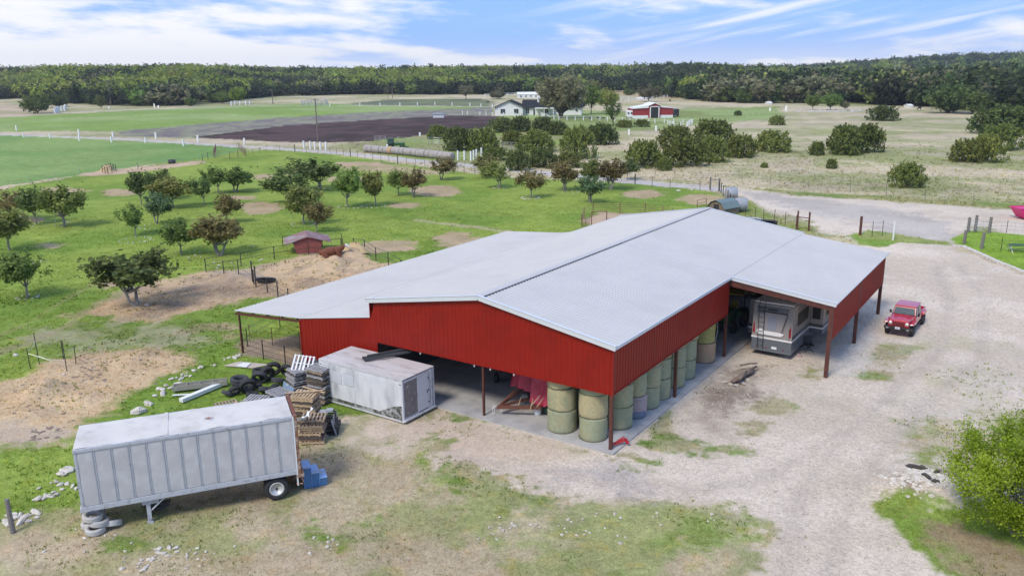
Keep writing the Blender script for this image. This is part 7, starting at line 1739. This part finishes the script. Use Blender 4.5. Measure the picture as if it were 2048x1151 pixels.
# ------------------------------------------------------------------ grey bale row and tractor
A = Vector(un(732, 303)); B = Vector(un(907, 319)); nb = 21
ordb = ['leftmost', 'second', 'third', 'fourth', 'fifth', 'sixth', 'seventh', 'eighth', 'ninth', 'tenth', 'eleventh', 'twelfth', 'thirteenth', 'fourteenth', 'fifteenth', 'sixteenth', 'seventeenth', 'eighteenth', 'nineteenth', 'twentieth', 'rightmost']
rd = (B-A).normalized(); rb_ = math.atan2(rd.y, rd.x); stp = (B-A).length/nb
for i in range(nb):
    c = A.lerp(B, (i+.5)/nb)+Vector((random.uniform(-.1, .1), random.uniform(-.15, .15), 0))
    o = thing('round_bale', f'weathered grey round bale, {ordb[i]} in the long row by the road', 'hay bale', (c.x, c.y, gz(c.x, c.y)), rb_, 'grey round bales in the long row')
    h_ = MB().lathe([(0, -stp*.47), (.78, -stp*.47), (.86, -stp*.40), (.87, 0), (.86, stp*.40), (.78, stp*.47), (0, stp*.47)], 22, 'X', c=(0, 0, .84)).build('hay', M['rust'] if i == 6 else M['bale_grey'], o, True)
    if i == 6: h_.data.materials[0] = M['bale_peach']
    MB().lathe([(.868, -.02), (.885, 0), (.868, .02)], 22, 'X', c=(0, 0, .84), close=True).build('wrap_edge', M['bale_silver'], o)
q, a = frame_at(790, 297, 0)
t = thing('green_tractor', 'green cab tractor parked behind the grey bale row', 'tractor', G(790, 298), a)
MB().box(-.3, -.4, .9, 2.4, .4, 1.6).build('hood', M['machine_g'], t, bevel=.08); MB().box(-1.7, -.7, .9, -.2, .7, 1.5).build('body', M['machine_g'], t, bevel=.05)
MB().box(-1.6, -.68, 1.5, -.25, .68, 2.5).build('cab_glass', M['glass'], t); MB().box(-1.8, -.8, 2.5, -.1, .8, 2.68).build('cab_roof', M['machine_g'], t, bevel=.05)
for x in (-1.62, -.27):
    for y in (-.7, .66): MB().box(x, y, 1.5, x+.07, y+.05, 2.5).build('cab_pillar', M['machine_g'], t)
for y in (-.85, .85):
    wheel_mesh(.8, .4, 18).build('rear_wheel', M['tyre'], t, True, loc=(-1.1, y, .8)); wheel_mesh(.5, .3, 16).build('front_wheel', M['tyre'], t, True, loc=(1.7, y, .5))
    MB().hexa([(-1.9, y-.22, 1.5), (-.3, y-.22, 1.5), (-.3, y+.22, 1.5), (-1.9, y+.22, 1.5)], [(-1.7, y-.22, 1.7), (-.5, y-.22, 1.7), (-.5, y+.22, 1.7), (-1.7, y+.22, 1.7)]).build('fender', M['machine_g'], t)
MB().bar((1.9, -.5, 1.0), (2.9, -.5, .5), .1, .12).bar((1.9, .5, 1.0), (2.9, .5, .5), .1, .12).box(2.8, -.8, .2, 3.2, .8, .7).build('front_loader', M['machine_g'], t)

# ------------------------------------------------------------------ behind the barn
q = G(1432, 428); t = thing('green_roofed_coop', 'small gambrel coop with green-grey metal roof behind the barn ridge', 'animal shed', q, R(-18))
t.location.z = -.1; t.scale = (.82, .82, .85)
MB().prism([(-1.6, 0, 0), (1.6, 0, 0), (1.6, 0, 1.1), (.9, 0, 1.85), (0, 0, 2.15), (-.9, 0, 1.85), (-1.6, 0, 1.1)], (0, 3.6, 0)).build('wall', M['log'], t)
for a_, b_ in (((-1.75, 1.0), (-.95, 1.9)), ((-.95, 1.9), (0, 2.22)), ((0, 2.22), (.95, 1.9)), ((.95, 1.9), (1.75, 1.0))):
    MB().hexa([(a_[0], -.25, a_[1]), (b_[0], -.25, b_[1]), (b_[0], 3.85, b_[1]), (a_[0], 3.85, a_[1])], [(a_[0], -.25, a_[1]+.05), (b_[0], -.25, b_[1]+.05), (b_[0], 3.85, b_[1]+.05), (a_[0], 3.85, a_[1]+.05)]).build('roof_panel', M['greenroof'], t)
MB().box(-.5, -.03, .1, .5, -.005, 1.6).build('door', M['dark'], t)  # dark sheet painting the shaded interior at the door
for px, py, rz, lb in ((1462, 399, R(30), 'blue-grey wrapped round bale behind the coop, farther one'), (1481, 421, R(30), 'blue-grey wrapped round bale behind the coop, nearer one')):
    o = thing('wrapped_bale', lb, 'hay bale', G(px, py), rz, 'blue-grey wrapped bales behind the coop')
    MB().lathe([(0, -.75), (.82, -.75), (.88, -.68), (.89, 0), (.88, .68), (.82, .75), (0, .75)], 26, 'X', c=(0, 0, .88)).build('wrap', M['bale_silver'], o, True)
    MB().lathe([(.0, -.76), (.6, -.762), (.62, -.755)], 22, 'X', c=(0, 0, .88)).build('end_face', M['bale_grey'], o, True)
fence('pipe_feeder', 'rusty pipe hay feeder panels between the coop and the nearer wrapped bale', [(1456, 410), (1466, 406), (1476, 412), (1468, 420)], .9, 1.3, .04, 'pipe_rust', (1.25, .9, .5, .2), .03, None, 'round', 0, closed=True, cat='feeder')
fence('pipe_gate', 'brown pipe gate left of the green-roofed coop', [(1394, 418), (1412, 414)], 2, 1.3, .04, 'pipe_rust', (1.25, .8, .4), .03, None, 'round', 0, cat='gate')
fence('h_brace', 'brace of two wooden posts where the roadside fence ends', [(1420, 379), (1438, 381)], 9, 2.0, .14, 'post_wood', (1.7,), .05, None, 'round', 0, cat='fence brace')
for px, py, lb in ((1505, 447, 'pale metal stock tank just behind the barn roof edge'), (1536, 452, 'black stock tank just behind the barn roof edge')):
    o = thing('stock_tank', lb, 'stock tank', G(px, py), 0); mt = 'galv' if 'pale' in lb else 'tub'
    MB().lathe([(1.0, 0), (1.05, .6), (1.08, .62), (1.0, .62), (.95, .1), (0, .1)], 26).build('tank', M[mt], o, True); MB().lathe([(0, .45), (.98, .45)], 26).build('water', M['water'], o)
# pink skip at the right edge
q = G(2046, 436); t = thing('pink_skip', 'bright magenta open-topped container at the right edge of the yard', 'skip', q, math.atan2(rt0[1], rt0[0]))
MB().hexa([(-.3, -1, .15), (5.2, -1, .15), (5.2, 1, .15), (-.3, 1, .15)], [(-1.15, -1.15, 1.35), (5.6, -1.15, 1.35), (5.6, 1.15, 1.35), (-1.15, 1.15, 1.35)]).build('body', M['pink'], t, bevel=.03)
MB().box(-1.2, -1.2, 1.35, 5.65, -1.1, 1.43).box(-1.2, 1.1, 1.35, 5.65, 1.2, 1.43).box(-1.2, -1.1, 1.35, -1.1, 1.1, 1.43).build('rim', M['pink'], t)
for x in (.4, 4.5): MB().box(x, -.9, -.1, x+.3, .9, .16).build('skid', M['galv'], t)
# picnic table at the right edge
q = G(2038, 500); t = thing('picnic_table', 'dark green picnic table on white legs on the right lawn', 'table', q, R(20))
for k in range(4): MB().box(-1.0, -.36+k*.19, .72, 1.0, -.19+k*.19, .76).build('table_plank', M['canvas_green'], t)
for y in (-.75, .6): MB().box(-1.0, y, .42, 1.0, y+.16, .46).build('bench', M['canvas_green'], t)
for x in (-.8, .75): MB().bar((x, -.8, 0), (x, .2, .72), .06, .06).bar((x, .8, 0), (x, -.2, .72), .06, .06).bar((x, -.75, .38), (x, .75, .38), .06, .06).build('leg_frame', M['white'], t)
# white edging kerb of the lawn
kp = [Vector(un(*q_)) for q_ in [(1905, 492), (1925, 492), (1955, 505), (1990, 521), (2048, 544), (2120, 575), (2250, 640)]]
kb = MB()
for a_, b_ in zip(kp, kp[1:]): a_.z = b_.z = -.03; kb.bar(a_, b_, .42, .26)
tag(kb.build('kerb', M['rock']), None, None, None, 'structure')

# ------------------------------------------------------------------ cow pen
q = G(616, 501); t = thing('red_animal_shelter', 'small faded red A-roofed animal shelter by the pen fence', 'animal shelter', q, R(50))
t.location.z = -.1
MB().prism([(-1.15, -1.3, 0), (1.15, -1.3, 0), (1.5, -1.3, 1.25), (0, -1.3, 1.75), (-1.5, -1.3, 1.25)], (0, 2.9, 0)).build('wall', M['barnred'], t)
for s_ in (-1, 1):
    MB().hexa([(s_*2.35, -1.5, 1.12), (0, -1.5, 1.80), (0, 2.2, 1.80), (s_*2.35, 2.2, 1.12)][::-s_], [(s_*2.35, -1.5, 1.19), (0, -1.5, 1.87), (0, 2.2, 1.87), (s_*2.35, 2.2, 1.19)][::-s_]).build('roof', M['barnroof'], t)
MB().box(1.1, -.6, .5, 1.52, .8, 1.1).build('opening_shade_sheet', M['dark'], t)  # solid dark sheet, the shade of the opening painted on
MB().box(-1.2, -1.33, .0, 1.2, -1.29, .12).build('base_board', M['barnroof'], t)
q = G(532, 562); t = thing('water_tub', 'low black rubber water tub in the pen', 'water tub', q, R(20))
MB().lathe([(.80, 0), (.95, .32), (.99, .34), (.90, .34), (.76, .06), (0, .06)], 24).build('tub', M['tub'], t, True).scale = (1.0, .6, 1.1); MB().lathe([(0, .24), (.84, .24)], 24).build('water', M['water'], t).scale = (1.2, .75, 1.2)

def skin_body(name, verts, edges, radii, mt, parent, sub=2, root=0):
    me = bpy.data.meshes.new(name); me.from_pydata(verts, edges, []); o = ob(name, me, parent)
    s_ = o.modifiers.new('skin', 'SKIN'); s_.use_smooth_shade = True
    for i, r_ in enumerate(radii): me.skin_vertices[0].data[i].radius = (r_, r_) if not isinstance(r_, tuple) else r_
    me.skin_vertices[0].data[root].use_root = True
    sb = o.modifiers.new('sub', 'SUBSURF'); sb.levels = sb.render_levels = sub
    me.materials.append(mt); return o
# resting cow: brown body, white face, legs folded under
q = G(662, 522); t = thing('resting_cow', 'rust-brown cow with white face lying on the straw heap', 'cow', (q.x, q.y, gz(q.x, q.y)-.22), math.atan2(rt0[1], rt0[0])+R(14))
V_ = [(0, 0, .50), (.45, 0, .56), (.85, 0, .60), (1.15, .02, .80), (1.42, .04, 1.02), (-.5, 0, .52), (-.95, 0, .45), (-1.12, .0, .30),
      (.70, -.40, .28), (1.10, -.48, .12), (.75, -.52, .08), (.70, .40, .28), (1.1, .46, .12), (-.70, -.42, .30), (-.25, -.60, .16), (-.65, -.68, .08), (-.70, .40, .28), (-.3, .55, .12)]
Ed = [(0, 1), (1, 2), (2, 3), (3, 4), (0, 5), (5, 6), (6, 7), (2, 8), (8, 9), (9, 10), (2, 11), (11, 12), (5, 13), (13, 14), (14, 15), (5, 16), (16, 17)]
Rd = [.46, .44, .38, .25, .17, .44, .33, .12, .20, .09, .06, .20, .09, .24, .12, .06, .24, .12]
skin_body('body', V_, Ed, Rd, M['cowred'], t)
skin_body('face', [(1.40, .04, 1.08), (1.60, .02, 1.04), (1.82, -.02, .88), (1.92, -.03, .80)], [(0, 1), (1, 2), (2, 3)], [.21, .19, .14, .11], M['cowwhite'], t)
for s_ in (-1, 1):
    MB().tube([(1.40, .04+s_*.12, 1.16), (1.38, .04+s_*.30, 1.14), (1.36, .04+s_*.38, 1.08)], [.03, .07, .015], 8).build('ear', M['cowred'], t, True)
    MB().lathe([(0, -.02), (.025, 0), (0, .02)], 8, c=(1.66, .0+s_*.125, 1.06)).build('eye', M['black'], t)
    MB().tube([(1.12, s_*.44, .12), (.95, s_*.52, .07)], [.07, .05], 8).build('white_sock', M['cowwhite'], t, True)
MB().tube([(-1.15, 0, .45), (-1.32, -.1, .25), (-1.30, -.2, .06)], [.045, .03, .05], 7).build('tail', M['cowred'], t, True)
skin_body('brisket', [(1.02, 0, .55), (1.14, 0, .72), (1.22, .02, .86)], [(0, 1), (1, 2)], [.20, .19, .16], M['cowwhite'], t)
def stand_cow(px, py, rz, label, lying=False):
    q = G(px, py); t = thing('cattle', label, 'cow', q, rz); z0 = .25 if lying else .95
    V_ = [(0, 0, z0), (.6, 0, z0+.05), (-.7, 0, z0), (1.0, 0, z0+.2), (1.35, 0, z0+.15), (.55, .2, z0-.3), (.55, .22, .05), (.55, -.2, z0-.3), (.55, -.22, .05), (-.65, .2, z0-.3), (-.7, .22, .05), (-.65, -.2, z0-.3), (-.7, -.22, .05)]
    E_ = [(0, 1), (0, 2), (1, 3), (3, 4)]; R_ = [.38, .34, .36, .2, .12]+[.14, .07]*4
    if not lying: E_ += [(1, 5), (5, 6), (1, 7), (7, 8), (2, 9), (9, 10), (2, 11), (11, 12)]
    else: V_ = V_[:5]; R_ = R_[:5]
    skin_body('body', V_, E_, R_, M['cowblack'], t, 1)
stand_cow(1206, 237, 1.2, 'black cow lying in the shade left of the slender green tree', True)
stand_cow(1180, 237, 2.4, 'black cow resting beneath the green tree by the house', True)
stand_cow(1196, 236, .3, 'black cow between the two others under the trees', True)
stand_cow(1340, 203, 2.2, 'dark horse-like animal standing alone on the green right of the red barn')
stand_cow(1838, 219, .6, 'black cow standing left of the wide live oak')
stand_cow(975, 206, .8, 'dark animal standing beyond the field left of the farmhouse')
# broken hay ring at the lower left
t = thing('hay_ring', 'ring of leaning posts and wire round a trampled hay bale at the left', 'hay feeder', G(95, 735), 0)
c0 = G(95, 735)
for i, (px, py, h_, tx) in enumerate([(62, 739, 1.3, -.12), (80, 733, 2.1, -.1), (134, 742, 2.0, -.03), (128, 722, 1.3, .0), (152, 728, 1.2, .1)]):
    q = G(px, py)-c0; o = MB().tube([(0, 0, -.2), (tx*1.0, 0, h_)], .03, 6).build('post', M['pipe'], t, loc=q)
for (a_, b_, z0, z1) in (((62, 739), (80, 733), 1.2, 1.6), ((80, 733), (134, 742), .6, .5), ((62, 739), (134, 742), 1.0, .7), ((134, 742), (152, 728), 1.5, 1.1)):
    MB().tube([(G(*a_)-c0)+Vector((0, 0, z0)), ((G(*a_)+G(*b_))/2-c0)+Vector((0, 0, (z0+z1)/2-.15)), (G(*b_)-c0)+Vector((0, 0, z1))], .012, 4).build('wire', M['galv'], t)
def hay_mound(px, py, r_, h_, label, mt='straw', name='hay_mound'):
    q = G(px, py); g = np.random.default_rng(int(px*7+py)); n = 26; mb = MB(); rings = 9
    for i in range(rings+1):
        u = i/rings
        for k in range(n):
            a = 2*PI*k/n; q_ = r_*u*(1+.16*math.sin(3*a+px)+.1*g.normal()*.6)
            mb.v.append((q_*math.cos(a), q_*math.sin(a)*.8, h_*(1-u*u)**1.2*(1+.22*g.normal()*.5)-.06*u-.02))
    mb.f += [(i*n+k, i*n+(k+1) % n, (i+1)*n+(k+1) % n, (i+1)*n+k) for i in range(rings) for k in range(n)]
    o = mb.build(name, M[mt], None, True, loc=q); tag(o, label, 'hay')
hay_mound(712, 512, 1.5, .75, 'brownish hay pile right behind the resting cow')
hay_mound(216, 340, 1.7, 1.1, 'broken hay bale heap on the bare strip below the crop field')
fence('pipe_feeder', 'small pipe feeder frame around the hay heap below the crop field', [(205, 343), (222, 338), (232, 341), (216, 347)], 2, 1.3, .06, 'pipe', (1.2, .7), .03, None, 'round', 0, closed=True, cat='feeder')
o = tag(MB().lathe([(.7, 0), (.8, .8), (.7, .8), (.6, .1), (0, .1)], 16).build('feed_tub', M['tub'], None, True, loc=G(344, 326)), 'black feed tub with a white patch on the bare strip', 'feed tub')
# dung and dark litter on the pens
mb = MB(); g = np.random.default_rng(5)
for (x0, x1, y0, y1, n) in ((170, 400, 690, 770, 70), (20, 180, 750, 840, 50), (350, 510, 560, 610, 90), (540, 760, 510, 580, 90), (60, 130, 850, 875, 40), (160, 215, 700, 760, 70)):
    for _ in range(n):
        c = un(g.uniform(x0, x1), g.uniform(y0, y1)); s_ = g.uniform(.08, .28); me_ = RK[int(g.integers(5))]; z = gz(c[0], c[1])
        mb.add([(c[0]+s_*1.3*v.co.x, c[1]+s_*v.co.y, z+s_*.35*v.co.z) for v in me_.vertices], [tuple(p.vertices) for p in me_.polygons])
tag(mb.build('dark_litter', M['log']), 'dark clods scattered over the straw and pens', 'litter', None, 'stuff')
# leaning cedar post at the lower left corner
tag(MB().tube([(0, 0, -.2), (-.05, 0, .7), (-.1, .02, 1.5)], [.11, .10, .09], 9).build('cedar_post', M['post_wood'], None, loc=G(26, 1060)), 'weathered grey post leaning by the stones at the lower left corner', 'post')
0 and fence('wire_fence', 'thin wire strands from the lower left post toward the trailer', [(26, 1060), (85, 990), (60, 900)], 3, 1.2, .02, 'pipe', (.9, .5), .006, 'wire', 't', 0)

# ------------------------------------------------------------------ grass tufts and loose gravel (uncountable)
def in_barn(x, y): return ((x > -28.2) & (x < .35) & (y > -.4) & (y < 32.4)) | ((x > -17.1) & (x < -10.6) & (y > -3) & (y < 0))
def tufts(name, label, n, rmin, rmax, select, blade_h, blade_w, nb=3, seed=1, tint=None):
    g = np.random.default_rng(seed)
    a = g.uniform(-R(34), R(34), n*3); rr_ = rmin+(rmax-rmin)*g.random(n*3)**1.25
    dx = -math.sin(YAW)*np.cos(a)+math.cos(YAW)*np.sin(a); dy = math.cos(YAW)*np.cos(a)+math.sin(YAW)*np.sin(a)
    x = CAM[0]+rr_*dx; y = CAM[1]+rr_*dy
    c, gv, zid = cover(x, y); keep = select(c, gv, x, y, g) & ~in_barn(x, y); x, y, c = x[keep][:n], y[keep][:n], c[keep][:n]
    m_ = len(x); z = H(x, y)
    sc_ = (rr_[keep][:n]/40)**.6
    V = np.empty((m_, nb, 3, 3)); 
    for b in range(nb):
        an = g.uniform(0, 2*PI, m_); ox = g.normal(size=m_)*.06*sc_; oy = g.normal(size=m_)*.06*sc_; w_ = blade_w*sc_*g.uniform(.6, 1.3, m_); h_ = blade_h*sc_*g.uniform(.5, 1.3, m_)
        le = g.normal(size=(m_, 2))*.5*h_[:, None]
        V[:, b, 0] = np.stack([x+ox-w_*np.cos(an), y+oy-w_*np.sin(an), z-.02], 1); V[:, b, 1] = np.stack([x+ox+w_*np.cos(an), y+oy+w_*np.sin(an), z-.02], 1)
        V[:, b, 2] = np.stack([x+ox+le[:, 0], y+oy+le[:, 1], z+h_], 1)
    nt_ = m_*nb; me = bpy.data.meshes.new(name); me.vertices.add(nt_*3); me.vertices.foreach_set('co', V.astype(np.float32).ravel())
    me.loops.add(nt_*3); me.loops.foreach_set('vertex_index', np.arange(nt_*3, dtype=np.int32)); me.polygons.add(nt_); me.polygons.foreach_set('loop_start', np.arange(0, nt_*3, 3, dtype=np.int32)); me.update(calc_edges=True)
    k = g.uniform(.7, 1.35, (m_, 1)); cc = np.clip(c*k*(np.array(tint) if tint else 1), 0, 1); cc = np.concatenate([cc, np.ones((m_, 1))], 1)
    at = me.attributes.new('cover', 'FLOAT_COLOR', 'POINT'); at.data.foreach_set('color', np.repeat(cc, nb*3, 0).astype(np.float32).ravel())
    me.materials.append(M['tuft']); o = ob(name, me); tag(o, label, 'grass', None, 'stuff'); return o
def tuft_mat():
    m_ = bpy.data.materials.new('grass_blades'); m_.use_nodes = True; t = m_.node_tree; b = t.nodes['Principled BSDF']; b.inputs['Roughness'].default_value = .8; b.inputs['Specular IOR Level'].default_value = .1
    a = N(t, 'ShaderNodeAttribute'); a.attribute_name = 'cover'; L(t, a.outputs['Color'], b.inputs['Base Color'])
    tr = N(t, 'ShaderNodeBsdfTranslucent'); L(t, a.outputs['Color'], tr.inputs['Color']); mx = N(t, 'ShaderNodeMixShader'); mx.inputs[0].default_value = .45
    L(t, b.outputs[0], mx.inputs[1]); L(t, tr.outputs[0], mx.inputs[2]); L(t, mx.outputs[0], t.nodes['Material Output'].inputs[0]); return m_
M['tuft'] = tuft_mat()
green_ = lambda c: (c[:, 1] > c[:, 0]*1.12)
tufts('grass', 'green grass tufts over the paddock and verges', 70000, 26, 125, lambda c, gv, x, y, g: green_(c) & (g.random(len(x)) > (np.hypot(x-CAM[0], y-CAM[1])-60)/70) & (fbm(x, y, .8, 81, 3) > .42), .075, .022, 3, 1, (1.5, 1.42, 1.3))
tufts('dry_grass_tufts', 'dry tan grass tufts over the foreground', 26000, 26, 75, lambda c, gv, x, y, g: (~green_(c)) & (gv > .2) & (gv < .62), .08, .018, 3, 2, (1.35, 1.3, 1.2))
tufts('dark_weeds', 'small dark green weeds dotted through dry ground and gravel', 6500, 26, 85, lambda c, gv, x, y, g: (fbm(x, y, .35, 71, 3) > .56) & (g.random(len(x)) < .6) & (gv < .97), .09, .04, 4, 3, (.6, .85, .4))
tufts('pasture_tufts', 'clumps of pale grass across the far pasture', 14000, 70, 240, lambda c, gv, x, y, g: (gv < .2) & ~green_(c) & (g.random(len(x)) > (np.hypot(x-CAM[0], y-CAM[1])-90)/150), .12, .05, 3, 4, (1.25, 1.25, 1.1))
def pebbles(n, seed):
    g = np.random.default_rng(seed); a = g.uniform(-R(34), R(34), n*2); rr_ = 26+62*g.random(n*2)**1.1
    dx = -math.sin(YAW)*np.cos(a)+math.cos(YAW)*np.sin(a); dy = math.cos(YAW)*np.cos(a)+math.sin(YAW)*np.sin(a)
    x = CAM[0]+rr_*dx; y = CAM[1]+rr_*dy; c, gv, zid = cover(x, y); keep = (gv > .62) & ~in_barn(x, y); x, y = x[keep][:n], y[keep][:n]; m_ = len(x); z = H(x, y)
    s_ = .012+.032*g.random(m_)**4*(1+rr_[keep][:n]/60); oc = np.array([(1, 0, 0), (0, 1, 0), (-1, 0, 0), (0, -1, 0), (0, 0, .8), (0, 0, -.5)])
    V = np.stack([x, y, z+s_*.2], 1)[:, None, :]+oc[None]*s_[:, None, None]*(1+.4*g.normal(size=(m_, 6, 1)))
    f_ = np.array([(0, 1, 4), (1, 2, 4), (2, 3, 4), (3, 0, 4)]); Fi = (np.arange(m_)[:, None, None]*6+f_[None]).reshape(-1, 3)
    me = bpy.data.meshes.new('loose_gravel'); me.vertices.add(m_*6); me.vertices.foreach_set('co', V.astype(np.float32).ravel()); me.loops.add(Fi.size); me.loops.foreach_set('vertex_index', Fi.astype(np.int32).ravel())
    me.polygons.add(len(Fi)); me.polygons.foreach_set('loop_start', np.arange(0, Fi.size, 3, dtype=np.int32)); me.update(calc_edges=True)
    me.materials.append(M['pebble']); tag(ob('loose_gravel', me), 'loose pale gravel scattered over the yard', 'gravel', None, 'stuff')
M['pebble'] = mat('pebble_stone', (.50, .44, .37), .9, 0, .3, 14)
pebbles(42000, 9)

# ------------------------------------------------------------------ thin summer haze
hz_ = MB().box(-3400, -3400, -4, 3400, 3400, 85).build('haze'); hz_['kind'] = 'stuff'
hm = bpy.data.materials.new('haze_air'); hm.use_nodes = True; ht = hm.node_tree; ht.nodes.remove(ht.nodes['Principled BSDF'])
pv = N(ht, 'ShaderNodeVolumePrincipled'); pv.inputs['Color'].default_value = (.86, .92, 1, 1); pv.inputs['Density'].default_value = .00012; pv.inputs['Anisotropy'].default_value = .3
L(ht, pv.outputs[0], ht.nodes['Material Output'].inputs['Volume']); hz_.data.materials.append(hm)
